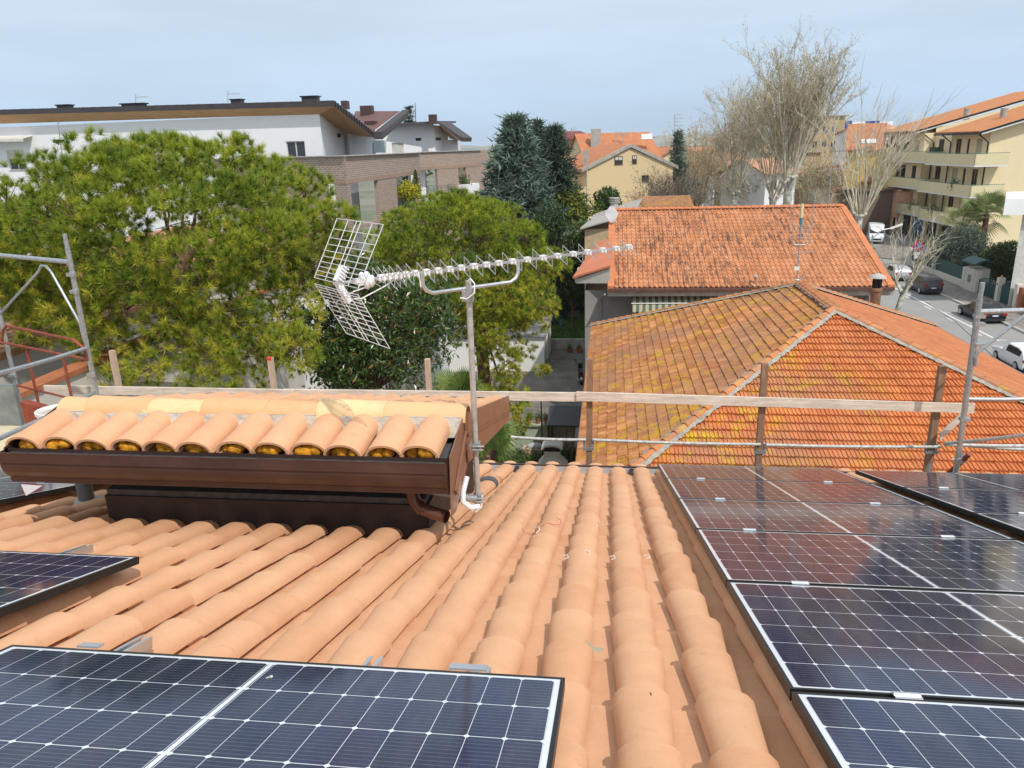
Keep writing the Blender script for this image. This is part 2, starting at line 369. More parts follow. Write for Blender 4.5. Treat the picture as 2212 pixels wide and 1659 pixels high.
for i, x in enumerate(xs):
    o = V3(x+.0, tr+.02, zr-.03)+nf*.0
    sk = random.uniform(-.03, .03)
    cover(tl, o+V3(-.03, 0, .005), X1, fs, nf, .50+random.uniform(-.01, .015), .092, .112, .088, th=.014, k=12, skew=sk-.05)
    if i < n_: channel(tl, o+V3(.10, 0, -.045), X1, fs, nf, .49, .10, .095, .03, k=8)
    # expanding foam under the nose
    c = V3(x-.06, tf+.055, zf+.015)
    foam = MB()
    for q in range(7): foam.ell(c+V3(random.uniform(-.06, .06), random.uniform(-.01, .02), random.uniform(-.015, .012)), (random.uniform(.028, .042), .03, random.uniform(.028, .044)), 6)
    part('foam', foam, FO, dormer, smooth=True)
for i in range(12):
    x = dl+.10+i*(dr-dl-.2)/11
    for q in range(5):
        cover(tl, V3(x, tr, zr-.02)+bs*(q*.37+.02)+nb*.0, X1, bs, nb, .43, .066, .083, .07, skew=0)
        if i < 11: channel(tl, V3(x+.12, tr, zr-.055)+bs*(q*.37+.05), X1, bs, nb, .41, .10, .094, .022)
part('roof_tiles', tl, TERRA, dormer, smooth=True)
rt = MB(); pz = [dl+.10, -3.30, -2.905, -2.51, -2.12, -1.75, -1.36, dr+.02]
def t_ridge():
    t = NT('terracotta_ridge'); r = t.island(); c = t.mix(r, (.66, .35, .16), (.86, .68, .36)); c = t.mix(t.rng(t.noise(5, 6, .7), .35, .7), c, (.72, .44, .24))
    t.bump(t.noise(90, 4), .2, .004); return t.done(c, .75)
for i in range(len(pz)-1):
    a, b = pz[i], pz[i+1]
    bb = np.array([a-.02, tr-.03+random.uniform(-.006, .006), zr-.005+(.012 if i % 2 else 0)])
    # half-round running along X
    k = 12; P = []
    for (x, w_, h_) in ((a-.035, .108, .094), (b, .100, .084)):
        for q in (0, .014):
            for j in range(k+1):
                th_ = pi*j/k; P.append(V3(x, bb[1]+(w_-q)*cos(th_), bb[2]+(h_-q)*sin(th_)+.01*random.uniform(-.1, .1)))
    mm_ = k+1; F = []
    for j in range(k): F += [[j, j+1, 2*mm_+j+1, 2*mm_+j], [j, j+1, mm_+j+1, mm_+j], [2*mm_+j+1, 2*mm_+j, 3*mm_+j, 3*mm_+j+1]]
    rt.arr(P, F)
part('ridge_tiles', rt, t_ridge(), dormer, smooth=True)
MORT = mat('mortar', (.50, .46, .40), .95, var=.2, scale=9, bump=.9, bscale=45, dirt=(.55, .42, .25), dscale=6, damt=.4)
m = MB()
nseg = 60; X = np.linspace(dl+.12, dr, nseg); V = []
for i, x in enumerate(X):
    wv = .03*abs(sin((x-dl)*pi/.2475))+random.uniform(-.006, .006)
    V += [V3(x, tr-.135, zr+.028), V3(x, tr-.150+random.uniform(-.006, .006), zr-.005), V3(x, tr-.175-wv, zr-.075)]
m.arr(V, [[i*3+j, i*3+3+j, i*3+4+j, i*3+1+j] for i in range(nseg-1) for j in range(2)]); m.box(dl+.14, dr-.01, tr-.13, tr+.10, zr-.06, zr+.03)
part('mortar', m, MORT, dormer)
# front gutter: ogee brown profile
m = MB(); pr = [(0, 0), (0, -.012), (-.004, -.060), (.006, -.066), (.004, -.085), (.016, -.125), (.042, -.160), (.062, -.180), (.064, -.212), (.085, -.214), (.085, 0.0)]
PG = [[V3(x, tf-.085+p[0], zf+.012+p[1]) for p in pr] for x in (dl+.0, dr-.01)]
for i in range(len(pr)-1): m.poly([PG[0][i], PG[1][i], PG[1][i+1], PG[0][i+1]])
m.poly(PG[0][::-1]); m.poly(PG[1]); m.box(dl, dr-.01, tf-.086, tf-.08, zf+.008, zf+.016)
gf = part('gutter', m, BROWN, dormer)
m = MB(); m.box(dl+.02, dr-.03, tf-.06, tf+.02, zf-.02, zf-.012); part('membrane', m, mat('bitumen', (.05, .055, .06), .8, var=.4, scale=30, bump=.6), gf)
# side flashings (right: folded sheet with a lock seam; left: plain)
m = MB(); th_ = V3(.006, 0, 0)
m.prism([V3(dr, tf-.02, zf+.03), V3(dr, tr-.06, zr+.035), V3(dr, tr-.02, 12.12), V3(dr, tf+.06, 11.99), V3(dr, tf-.06, 12.02)], th_)
m.prism([V3(dr+.008, tr-.10, zr+.045), V3(dr+.008, tb, zb+.07), V3(dr+.008, tb, zb-.15), V3(dr+.008, tr-.06, 12.13)], V3(.006, 0, 0))
m.prism([V3(dr+.016, tr-.06, zr-.105), V3(dr+.016, tb, zb-.075), V3(dr+.016, tb, zb-.087), V3(dr+.016, tr-.06, zr-.12)], V3(.008, 0, 0))
m.prism([V3(dr+.008, tf+.03, zf-.20), V3(dr+.008, tr-.09, zr-.07), V3(dr+.008, tr-.07, zr-.09), V3(dr+.008, tf+.05, zf-.235)], V3(.012, 0, 0))
BROWN_LIT = mat('brown_sheet_lit', (.27, .125, .075), .36, .25, var=.1, scale=2, dirt=(.42, .28, .22), dscale=3, damt=.3)  # same brown as the gutter, with sun on this side put into the colour
part('side_flashing', m, BROWN_LIT, dormer, label='brown folded sheet, coloured as sunlit, on the side facing the antenna mast')
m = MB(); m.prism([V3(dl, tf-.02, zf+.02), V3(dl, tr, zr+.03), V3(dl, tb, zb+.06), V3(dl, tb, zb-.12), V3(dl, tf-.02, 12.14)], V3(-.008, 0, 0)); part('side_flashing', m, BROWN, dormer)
m = MB(); m.prism([V3(dl, tb, zb+.05), V3(dr+.01, tb, zb+.05), V3(dr+.01, tb, zb-.13), V3(dl, tb, zb-.13)], V3(0, .008, 0)); m.prism([V3(dl, tb+.01, zb+.05), V3(dr+.01, tb+.01, zb+.05), V3(dr+.01, tb+.13, zb-.06), V3(dl, tb+.13, zb-.06)], V3(0, 0, -.01)); part('gutter', m, BROWN, dormer)
# white torn membrane at the left end and the downpipe elbow
m = MB(); m.prism([V3(dl+.06, tf-.03, 12.12), V3(dl+.20, tf-.03, 12.115), V3(dl+.085, tf-.04, 12.05)], V3(0, .004, 0)); part('membrane', m, mat('white_cloth', (.6, .62, .66), .8), dormer)
m = MB(); p = [V3(-1.16, 4.02, 12.15), V3(-1.155, 4.02, 12.06), V3(-1.135, 4.005, 12.00), V3(-1.10, 3.985, 11.97), V3(-1.02, 3.96, 11.955), V3(-.93, 3.93, 11.945)]
m.tube(p, .038, 14, caps=False); m.tube([p[0], p[1]], .041, 14); m.tube([p[3], p[3]+(p[4]-p[3])*.2], .041, 14)
m.tube([p[-1]-(p[-1]-p[-2])*.02, p[-1]], .040, 14, caps=False)
part('downpipe', m, mat('brown_pipe', (.12, .05, .035), .25, .2, var=.1), dormer, smooth=True)
# cement collar and lead patch on the tiles
m = MB(); q_ = CAM+ray(1065, 1038)*(-.92/(ray(1065, 1038)@NR)); cover(m, RP(A0+PITCH*round((q_[0]-A0)/PITCH), (14-q_[2]-.92*C_)/S_-.03, .972), X1, DR, NR, .07, .094, .094, .068); part('lead_patch', m, mat('lead', (.09, .09, .095), .6), house)
# grey vent pipe through the tiles left of the dormer wall
m = MB(); vb = CAM+ray(188, 1082)*(-.93/(ray(188, 1082)@NR)); m.tube([vb, vb+V3(0, 0, .34)], .055, 14)
vp = single('vent_pipe', m, mat('grey_pvc', (.16, .19, .21), .4, var=.1), 'dark grey vent pipe rising from the tiles under the left end of the dormer gutter', 'vent pipe', loc=vb, smooth=True)
m = MB(); m.lathe(vb-V3(0, 0, .03), [(.13, 0), (.12, .02), (.08, .045), (.055, .05)], 14); part('collar', m, MORT, vp)
# ------------------------------------------------------------------ TV antenna on its mast
GALV = mat('galvanised', (.46, .49, .51), .42, .75, var=.22, scale=30, dirt=(.6, .62, .63), dscale=25, damt=.5)
WHT = mat('white_plastic', (.80, .80, .79), .42, var=.04); STEEL = mat('steel_rod', (.62, .63, .64), .35, .8, var=.1)
mx_, my_ = -.80, 4.25
ant = thing('tv_antenna', 'long white television antenna with mesh reflector on a pole beside the brown dormer', 'antenna', (mx_, my_, 11.90))
m = MB(); m.tube([V3(mx_, my_, 11.88), V3(mx_, my_, 13.285)], .0175, 14); part('mast', m, mat('mast_grey', (.50, .49, .46), .5, .3, var=.2, scale=12, dirt=(.28, .24, .2), dscale=30, damt=.5), ant, smooth=True)
m = MB(); m.tube([V3(mx_, my_, 13.275), V3(mx_, my_, 13.29)], .0155, 12); part('cap', m, BLK, ant)
A_ = at(735, 611, 4.10); B_ = at(1366, 533, 5.20); bd = nrm(B_-A_); lat = nrm(np.cross(V3(0, 0, 1), bd)); bu = np.cross(bd, lat)
if bu[2] < 0: bu = -bu
m = MB(); m.beam(A_-bd*.04, B_, .014, .014); part('boom', m, ALU, ant)
us = [690, 720, 750, 782, 824, 875, 935, 1000, 1062, 1125, 1195, 1262, 1330, 1405, 1485, 1570, 1650, 1735, 1815, 1897, 1970, 2040]
us = [548.6+.3968*q for q in us]
def on_boom(u):
    lo, hi = -.2, 1.2
    for _ in range(40):
        mid = (lo+hi)/2; q = A_+(B_-A_)*mid-CAM; uu = 1106+FPX*(q@CX)/(q@CF)
        if uu < u: lo = mid
        else: hi = mid
    return A_+(B_-A_)*lo
for k, u in enumerate(us):
    c = on_boom(u)
    m = MB(); L_ = .105 if k < 18 else .09; h_ = .046
    for sg in (1, -1):
        m.tube([c+bu*.004, c+lat*sg*L_*.3+bu*.01, c+lat*sg*L_+bu*h_, c+lat*sg*L_-bu*h_, c+lat*sg*L_*.3-bu*.01, c-bu*.004], .0027, 5)
    dd = part('director', m, STEEL, ant)
    m = MB(); m.obox(c, bd*.016, lat*.014, bu*.013); m.obox(c+bu*.013, bd*.010, lat*.018, bu*.004); m.obox(c+bd*.014, bd*.006, lat*.019, bu*.017); part('clip', m, WHT, dd)
# corner reflector grids
def grid(c00, c10, c11, c01, rows, colsf, name='reflector'):
    m = MB(); bl = lambda s, t: (c00*(1-s)+c10*s)*(1-t)+(c01*(1-s)+c11*s)*t
    for t in rows: m.tube([bl(0, t), bl(1, t)], .0024, 5)
    for s in colsf: m.tube([bl(s, 0), bl(s, 1)], .0024, 5)
    part(name, m, mat('white_rod', (.74, .74, .74), .4, .3), ant)
cf = [0, .26, .45, .54, .78, 1]
r0 = [0, .055, .12, .19, .27, .36, .455, .56, .67, .82, 1]
grid(at(679, 599.6, 4.30), at(774, 623, 3.92), at(828, 485, 4.08), at(728, 472, 4.46), r0, cf)
grid(at(679.5, 613, 4.30), at(774, 637.5, 3.92), at(842.4, 753.3, 4.02), at(748.2, 719.6, 4.40), [0, .05, .11, .17, .24, .32, .41, .51, .62, .73, .85, 1], cf)
m = MB(); c0 = at(729, 607, 4.11); e1 = nrm(at(828, 485, 4.08)-at(774, 623, 3.92)); e2 = nrm(at(842, 753, 4.02)-at(774, 637, 3.92)); lt = nrm(at(774, 623, 3.92)-at(679, 600, 4.3))
m.obox(c0+e1*.045, e1*.05, lt*.028, nrm(np.cross(e1, lt))*.014); m.obox(c0+e2*.055-V3(0, 0, .01), e2*.06, lt*.024, nrm(np.cross(e2, lt))*.014)
for q in range(5): m.obox(c0+e1*(.01+q*.02)+lt*.03, e1*.004, lt*.012, nrm(np.cross(e1, lt))*.018)
part('reflector_bracket', m, WHT, ant)
m = MB(); c = on_boom(793); 
m.ell(c-V3(0, 0, .004), (.024, .03, .05), 10); m.ell(c+bd*.028-V3(0, 0, .012), (.014, .042, .034), 10); m.ell(c-bd*.03+V3(0, 0, .018), (.018, .02, .028), 8); m.obox(c-bd*.02, bd*.055, lat*.012, bu*.012)
m.tube([c-bd*.02-V3(0, 0, .02), c-bd*.055-V3(0, 0, .024)], .009, 8); part('dipole_box', m, WHT, ant, smooth=True)
m = MB(); m.tube([c+bd*.03+lat*.10+bu*.02, c+bd*.05-lat*.11-bu*.01], .0022, 5); m.tube([c+bd*.03-lat*.11-bu*.03, c+bd*.03+lat*.1], .0022, 5); part('dipole', m, STEEL, ant)
# U-shaped support arm
q0, q1 = on_boom(912), on_boom(1119); mt = V3(mx_, my_-.026, 13.235)
a1, a2 = q0-V3(0, 0, .10), q1-V3(0, 0, .09)
arm = [q0, q0-V3(0, 0, .07), q0-V3(0, 0, .105)+bd*.02, q0-V3(0, 0, .125)+bd*.06]
arm2 = [q1-V3(0, 0, .125)-bd*.06, q1-V3(0, 0, .105)-bd*.02, q1-V3(0, 0, .07), q1]
m = MB(); m.tube(arm+[(arm[-1]*2+arm2[0])/3, (arm[-1]+arm2[0]*2)/3]+arm2, .0115, 10); part('support_arm', m, ALU, ant, smooth=True)
m = MB(); c = V3(mx_, my_-.026, (arm[-1]+(arm2[0]-arm[-1])*.42)[2]); m.box(c[0]-.034, c[0]+.034, c[1]-.012, c[1]-.006, c[2]-.036, c[2]+.036); m.box(c[0]-.026, c[0]+.026, c[1]-.006, c[1]+.03, c[2]-.03, c[2]+.03)
for (x, z) in ((-.018, .018), (.018, -.018), (-.018, -.018), (.018, .018)): m.tube([c+V3(x, -.03, z), c+V3(x, 0, z)], .004, 6)
part('bracket', m, GALV, ant)
m = MB(); cc = c+V3(.01, -.03, .02); m.tube([cc+V3(-.05, 0, -.03), cc+V3(-.01, -.01, -.035), cc+V3(.035, -.01, 0), cc+V3(.035, 0, .05), cc+V3(.01, .02, .075), cc+V3(-.01, .03, .06)], .0042, 7); part('cable_loop', m, WHT, ant, smooth=True); m = MB()
c = on_boom(793); m.tube([c-V3(0, 0, .04), c+bd*.0-V3(0, 0, .055)-bd*.08, c-bd*.16-V3(0, 0, .09), c-bd*.04-V3(0, 0, .10), c+bd*.10-V3(0, 0, .05), c+bd*.18-V3(0, 0, .01), c+bd*.28+V3(0, 0, .008), on_boom(905), on_boom(905)-V3(0, 0, .08)+lat*-.012], .0038, 7); part('feed_cable', m, WHT, ant, smooth=True); m = MB()
m.tube([V3(mx_-.06, my_-.02, 11.95), V3(mx_-.05, my_-.06, 11.88), V3(mx_-.01, my_-.07, 11.85), V3(mx_+.03, my_-.05, 11.88), V3(mx_+.03, my_-.02, 11.95)], .0045, 7)
part('cable', m, WHT, ant, smooth=True)
m = MB(); m.tube([V3(dr+.03, 4.16, 12.10), V3(dr+.015, 4.10, 12.03), V3(-.86, 4.08, 11.97), V3(-.82, 4.1, 11.925), V3(-.775, 4.14, 11.915)], .015, 12)
CP = [V3(dr+.03, 4.16, 12.10), V3(dr+.015, 4.10, 12.03), V3(-.86, 4.08, 11.97), V3(-.82, 4.1, 11.925), V3(-.775, 4.14, 11.915)]
for i in range(4):
    for q in range(6): P = CP[i]+(CP[i+1]-CP[i])*(q/6); m.tube([P, P+(CP[i+1]-CP[i])/12], .0172, 8)
part('conduit', m, mat('white_conduit', (.82, .83, .84), .5), ant, smooth=True)
m = MB()
for z in (11.925, 12.27):
    m.box(mx_-.03, mx_+.03, my_-.034, my_-.028, z-.025, z+.025); m.box(mx_-.026, mx_-.02, my_-.03, my_+.03, z-.02, z+.02); m.box(mx_+.02, mx_+.026, my_-.03, my_+.03, z-.02, z+.02)
    m.tube([V3(mx_-.028, my_-.05, z+.012), V3(mx_-.028, my_+.03, z+.012)], .005, 6); m.tube([V3(mx_-.01, my_-.045, z-.012), V3(mx_+.055, my_-.045, z-.012)], .005, 6); m.tube([V3(mx_-.01, my_-.045, z+.012), V3(mx_+.06, my_-.045, z+.012)], .005, 6)
part('mast_clamp', m, GALV, ant)
m = MB(); m.tube([V3(-1.12, 4.20, 11.97), V3(mx_, 4.22, 11.925)], .013, 10); m.tube([V3(mx_-.075, 4.22, 11.93), V3(mx_, 4.22, 11.925)], .022, 10); part('wall_arm', m, GALV, ant)
# ------------------------------------------------------------------ guard rail of boards on posts beyond the gutter
def t_wood(name, a, b, axis=0):
    t = NT(name); sc = [3., 3., 3.]; sc[axis] = .35; n = t.noise(11, 8, .7, scale3=tuple(sc)); n2 = t.noise(2.5, 3, .5)
    c = t.mix(t.rng(n, .36, .66), a, b); c = t.mix(t.mth('MULTIPLY', t.rng(n2, .4, .7), .3), c, sc3(a, .8))
    w_ = t.node('ShaderNodeTexVoronoi'); w_.inputs['Scale'].default_value = 1.6; t.ln(t.obj, w_.inputs['Vector'])
    c = t.mix(t.mth('LESS_THAN', w_.outputs[0], .045), c, (.20, .09, .04)); t.bump(n, .3, .006); return t.done(c, .85)
PINEW = t_wood('weathered_board', (.58, .48, .39), (.88, .77, .66)); POSTW = t_wood('brown_post', (.20, .11, .065), (.38, .22, .14), 2); POSTL = t_wood('pale_post', (.42, .30, .22), (.62, .48, .37), 2)
TB = 8.56
def zt(u, v, t=TB): return ht(u, v, t)
def board(p, q, h, lab, t=TB, m_=PINEW):
    a, b = ht(*p, t), ht(*q, t); m = MB(); m.prism([a, b, b-V3(0, 0, h), a-V3(0, 0, h)], V3(0, .026, 0)); return single('guard_board', m, m_, lab, 'board', group='guard boards nailed to the posts')
board((93, 833), (634, 842), .108, 'weathered grey guard board on the left, starting by the red scaffold rail', t=8.52)
board((612, 841), (1277, 849), .108, 'pale guard board in the middle, running behind the antenna mast', t=8.55)
board((1245, 847), (2107, 873), .108, 'long pale guard board on the right in front of the orange hip roof', t=8.52)
for (u, v, mt_, lab, low) in ((242, 757, POSTL, 'pale split wooden post, leftmost, beside the scaffold', 9.0), (583, 772, POSTL, 'pale wooden post with a red painted tip, left of the antenna', 9.0), (921, 775, POSTL, 'pale wooden post between the antenna mesh and the mast', 9.), (1272, 775, POSTW, 'brown wooden post at the left edge of the hip roof', 9.), (1655, 785, POSTW, 'brown wooden post reflected in the solar panels, in front of the hip roof', 9.), (2037, 790, POSTW, 'brown wooden post by the right scaffold, the far right one', 9.)):
    p = ht(u, v, 8.62); m = MB(); w_ = .036 if mt_ is POSTW else .030
    m.prism([V3(p[0]-w_, 8.585, low), V3(p[0]+w_, 8.585, low), V3(p[0]+w_, 8.585+2*w_, low), V3(p[0]-w_, 8.585+2*w_, low)], V3(random.uniform(-.015, .015), 0, p[2]-low))
    po = single('guard_post', m, mt_, lab, 'post', loc=(p[0], 8.62, low), group='wooden guard posts along the gutter')
    if u == 583: m = MB(); m.box(p[0]-w_-.002, p[0]+w_+.002, 8.583, 8.587+2*w_, p[2]-.03, p[2]+.003); part('painted_tip', m, mat('red_paint', (.6, .05, .04), .6), po)
    if u > 1000:
        m = MB(); z_ = ht(u, 955 if u < 1500 else 962, 8.6)[2]
        m.box(p[0]-w_-.028, p[0]-w_-.003, 8.60, 8.64, z_-.11, z_+.02); m.box(p[0]+w_+.003, p[0]+w_+.028, 8.60, 8.64, z_-.11, z_+.02); m.box(p[0]-w_-.03, p[0]+w_+.03, 8.572, 8.583, z_-.10, z_-.06); part('clamp', m, GALV, po)
        m = MB(); m.tube([V3(p[0], 8.62, 8.9), V3(p[0], 8.62, ht(u, 1000, 8.62)[2])], .04, 10); part('socket', m, GALV, po)
def pipe(p, q, t0, t1, lab, r=.0215, name='scaffold_pipe', g='scaffold guard pipes', mt_=None):
    a, b = ht(*p, t0), ht(*q, t1); m = MB(); k = 9
    P = [a+(b-a)*i/(k-1)-V3(0, 0, .012*sin(pi*i/(k-1))) for i in range(k)]; m.tube(P, r, 10); return single(name, m, mt_ or PIPEW, lab, 'pipe', group=g, smooth=True)
PIPEW = mat('painted_pipe', (.52, .52, .50), .6, .2, var=.25, scale=22, dirt=(.25, .22, .2), dscale=16, damt=.5)
pipe((1104, 944), (1266, 950), 8.58, 8.58, 'whitish horizontal pipe left of the brown post, behind the dormer', r=.018)
pipe((1280, 950), (1643, 960), 8.58, 8.58, 'whitish horizontal pipe in front of the hip roof, between the first two brown posts', r=.018)
pipe((1655, 961), (2032, 965), 8.58, 8.56, 'whitish horizontal pipe in front of the hip roof, ending at the far right post', r=.018)
board((2033, 935), (2103, 869), .10, 'short diagonal wooden brace by the right scaffold pole', t=8.49)
# ------------------------------------------------------------------ scaffolds
def scaf(name, label, loc): return thing(name, label, 'scaffold', loc)
PT = 7.35
R1, R2 = ht(143, 505, PT), ht(205, 850, PT); L1 = ht(2, 690, PT+.75)
xr_ = (R1[0]+R2[0])/2; xl_ = L1[0]
sc_ = scaf('scaffold', 'galvanised scaffold frame with red end rail on the left, in front of the pine', (xr_, PT, 9))
PL_, PR_ = V3(xl_, PT+.75, 0), V3(xr_, PT, 0)
zt_ = R1[2]
for P, z1 in ((PL_, zt_-.25), (PR_, zt_)):
    m = MB(); m.tube([P+V3(0, 0, 10.6), P+V3(0, 0, z1-.14)], .026, 12); m.tube([P+V3(0, 0, z1-.16), P+V3(0, 0, z1)], .021, 12)
    for z in (z1-.42, z1-.60, z1-.62-.9, z1-1.95): m.tube([P+V3(0, 0, z-.03), P+V3(0, 0, z+.03)], .031, 12); m.obox(P+V3(.0, -.03, z), V3(.045, 0, 0), V3(0, .012, 0), V3(0, 0, .018))
    part('standard', m, GALV, sc_, smooth=False)
dv = nrm(PL_-PR_); tz = ht(150, 566, PT)[2]
m = MB(); m.tube([PR_+V3(0, 0, tz), PL_+dv*.25+V3(0, 0, tz)], .024, 10); part('transom', m, GALV, sc_)
m = MB(); m.tube([PR_+dv*.04+V3(0, 0, tz-.85), PR_+dv*.05+V3(0, 0, tz-.66), PR_+dv*.42+V3(0, 0, tz-.13), PR_+dv*.50+V3(0, 0, tz-.07), PR_+dv*.60+V3(0, 0, tz-.07), PR_+dv*.68+V3(0, 0, tz-.14), PL_+V3(0, 0, tz-.72)], .014, 10); part('brace', m, GALV, sc_, smooth=True)
RED = mat('rusty_red', (.26, .055, .03), .6, .2, var=.3, scale=14, dirt=(.4, .2, .12), dscale=18, damt=.4)
zg = ht(190, 775, PT)[2]; m = MB(); a, b = PR_+V3(0, -.03, 0), PL_+V3(0, -.03, 0)
m.tube([b+V3(-.03, 0, zg), b+V3(.02, 0, zg+.14), b+V3(.08, 0, zg+.20), a+V3(-.12, 0, zg+.22), a+V3(-.03, 0, zg+.14), a+V3(0, 0, zg)], .016, 8); m.tube([b+V3(-.06, 0, zg), a+V3(0, 0, zg)], .016, 8)
zb_ = zg-.62; m.tube([b+V3(0, 0, zb_+.08), a+V3(0, 0, zb_+.1)], .013, 8)
for s in (.28, .72): m.tube([b*(1-s)+a*s+V3(0, 0, zg), b*(1-s)+a*s+V3(0, 0, zg-1.05)], .016, 8)
m.obox((a+b)/2+V3(0, 0, zg-1.05), (a-b)*.5, V3(0, .01, 0), V3(0, 0, .07)); part('end_guard', m, RED, sc_)
for (p, q, t0, t1, lab) in (((186, 752), (-30, 813), 7.3, 5.6, 'galvanised guard pipe on the left scaffold, the upper one across the red rail'), ((22, 843), (-20, 858), 8.0, 7.6, 'galvanised guard pipe on the left scaffold, a short piece at the photo edge'), ((200, 850), (-30, 960), 7.3, 5.0, 'galvanised guard pipe on the left scaffold, the lowest one above the beige terrace')):
    pipe(p, q, t0, t1, lab, r=.020, mt_=GALV, g='guard pipes of the left scaffold')
# right scaffold
PT2 = 8.15
T, Bt = ht(2122, 610, PT2), ht(2070, 985, PT2); xq = (T[0]+Bt[0])/2
s2 = scaf('scaffold', 'galvanised scaffold frame at the right edge, in front of the street', (xq, PT2, 9))
m = MB(); m.tube([V3(Bt[0], PT2, 9.6), V3(Bt[0], PT2, Bt[2]), V3(T[0], PT2, T[2]-.17)], .030, 12); m.tube([V3(T[0], PT2, T[2]-.2), V3(T[0]+.004, PT2, T[2])], .024, 12)
for v in (683, 700, 745, 905): c = ht(2115 if v < 800 else 2084, v, PT2); m.obox(c, V3(.05, 0, 0), V3(0, .035, 0), V3(0, 0, .016))
part('standard', m, GALV, s2)
m = MB(); m.tube([ht(2116, 673, PT2), ht(2330, 667, PT2)], .026, 10); part('transom', m, GALV, s2)
m = MB(); m.tube([ht(2108, 790, PT2-.03), ht(2107, 772, PT2-.03), ht(2113, 760, PT2-.03), ht(2330, 590, PT2-.03)], .018, 10); part('brace', m, GALV, s2)
pipe((2092, 862), (2300, 858), 8.2, 8.2, 'grey pipe at the right edge, level with the guard board', r=.022, mt_=GALV, g='pipes of the right scaffold')
pipe((2040, 958), (2300, 928), 8.5, 7.2, 'grey pipe rising to the right edge from the far right post, topmost of three', r=.020, mt_=PIPEW, g='pipes of the right scaffold')
pipe((2042, 960), (2300, 962), 8.5, 8.5, 'grey pipe at the right edge below the rising one, middle of three', r=.020, mt_=PIPEW, g='pipes of the right scaffold')
pipe((2045, 958), (2300, 975), 8.52, 8.9, 'grey pipe at the right edge, lowest of three', r=.020, mt_=PIPEW, g='pipes of the right scaffold')
rp_ = pipe((2048, 1022), (2095, 980), 8.5, 8.0, 'rusty brown stub of pipe clamped at the foot of the right scaffold pole', r=.026, mt_=RED, name='rusty_pipe')
m = MB(); c = ht(2075, 993, 8.15); m.obox(c, V3(.05, 0, .02), V3(0, .04, 0), V3(0, 0, .035)); m.tube([c-V3(.09, 0, 0), c+V3(.09, 0, .03)], .008, 6); part('coupler', m, GALV, rp_)
# ------------------------------------------------------------------ small things lying about
m = MB()
def ontile(u, v, off=.905):
    r = ray(u, v); t = -off/(r@NR); return CAM+r*t
for L_ in ([(1128, 1140), (1132, 1151), (1142, 1152), (1147, 1156)], [(1170, 1136), (1180, 1130), (1200, 1134), (1212, 1132), (1211, 1123), (1203, 1119)]):
    mm2 = MB(); mm2.tube([ontile(*p) for p in L_], .0018, 5); single('wire_scrap', mm2, mat('red_wire', (.65, .06, .02), .5), 'scrap of red wire on the tiles %s' % ('beside a white offcut' if L_[0][0] < 1150 else 'looped over a tile crest'), 'wire')
for k, (u, v, a_) in enumerate(((1158, 1152, 1), (1266, 1206, 1), (1220, 1207, 0), (1321, 1209, 0), (1284, 1140, 0), (1396, 1207, 0))):
    mm2 = MB(); p = ontile(u, v, .93); mm2.tube([p, p+V3(.02, .03 if a_ else .0, .01), p+V3(.012, .06 if a_ else .02, .012), p+V3(-.01, .075 if a_ else .03, 0)], .0026, 5)
    single('cable_offcut', mm2, WHT, ['white cable offcut standing up beside the red wire', 'white cable offcut shaped like a 2 in a tile channel', 'thin white offcut in the channel left of the 2-shaped one', 'white offcut on the tiles left of the long panel column', 'white offcut near the eave, between two tile rows', 'white offcut beside the third panel of the right column'][k], 'offcut')
mm2 = MB(); p = ontile(1283, 1405, .945); mm2.arr([p+V3(-.035, .035, .02), p+V3(.0, .01, .008), p+V3(.035, .0, .012), p+V3(.02, -.03, .01), p+V3(-.014, -.02, .02)], [[0, 1, 4], [1, 3, 4], [1, 2, 3]])
single('paper_scrap', mm2, mat('paper', (.36, .32, .22), .9), 'crumpled beige scrap of paper between two rows of tiles', 'paper')
mm2 = MB(); a, b = ontile(1395, 1493, .915), ontile(1407, 1509, .915); mm2.tube([a, (a+b)/2+V3(.006, 0, .004), b], .003, 5); single('dark_strip', mm2, BLK, 'thin black curled strip lying on a tile at the bottom', 'strip')
mm2 = MB(); p = RP(-.93, 2.03, .838); mm2.ell(p, (.006, .006, .004), 5); mm2.tube([p, p+V3(-.012, -.008, 0)], .0025, 5); single('screw', mm2, mat('zinc', (.6, .6, .5), .4, .6), 'small screw lying on the bottom-left solar panel', 'screw')
# ------------------------------------------------------------------ ground
def t_ground():
    t = NT('ground'); n = t.noise(.03, 8, .6); c = t.mix(t.rng(n, .42, .6), (.10, .13, .05), (.26, .24, .20)); c = t.mix(t.rng(t.noise(.4, 6), .4, .7), c, (.20, .19, .17)); return t.done(c, .95)
def t_asph():
    t = NT('asphalt'); n = t.noise(.5, 8, .6); c = t.mix(t.rng(n, .35, .65), (.25, .245, .235), (.32, .315, .30)); c = t.mix(t.rng(t.noise(40, 3), .4, .6), c, (.30, .295, .285)); t.bump(t.noise(60, 2), .2, .01); return t.done(c, .85)
def t_court():
    t = NT('courtyard_asphalt'); n = t.noise(1.1, 8, .7); c = t.mix(t.rng(n, .38, .62), (.12, .11, .095), (.20, .18, .15)); c = t.mix(t.mth('MULTIPLY', t.rng(t.noise(3, 8, .75, scale3=(1, 3, 1)), .62, .72), .5), c, (.30, .27, .22)); t.bump(t.noise(40, 2), .3, .01); return t.done(c, .9)
ASPH = t_asph(); m = MB(); k = 24
m.arr([V3(-3000, -600, 0), V3(3000, -600, 0), V3(3000, 5000, 0), V3(-3000, 5000, 0)], [[0, 1, 2, 3]]); struct('ground', m, t_ground())
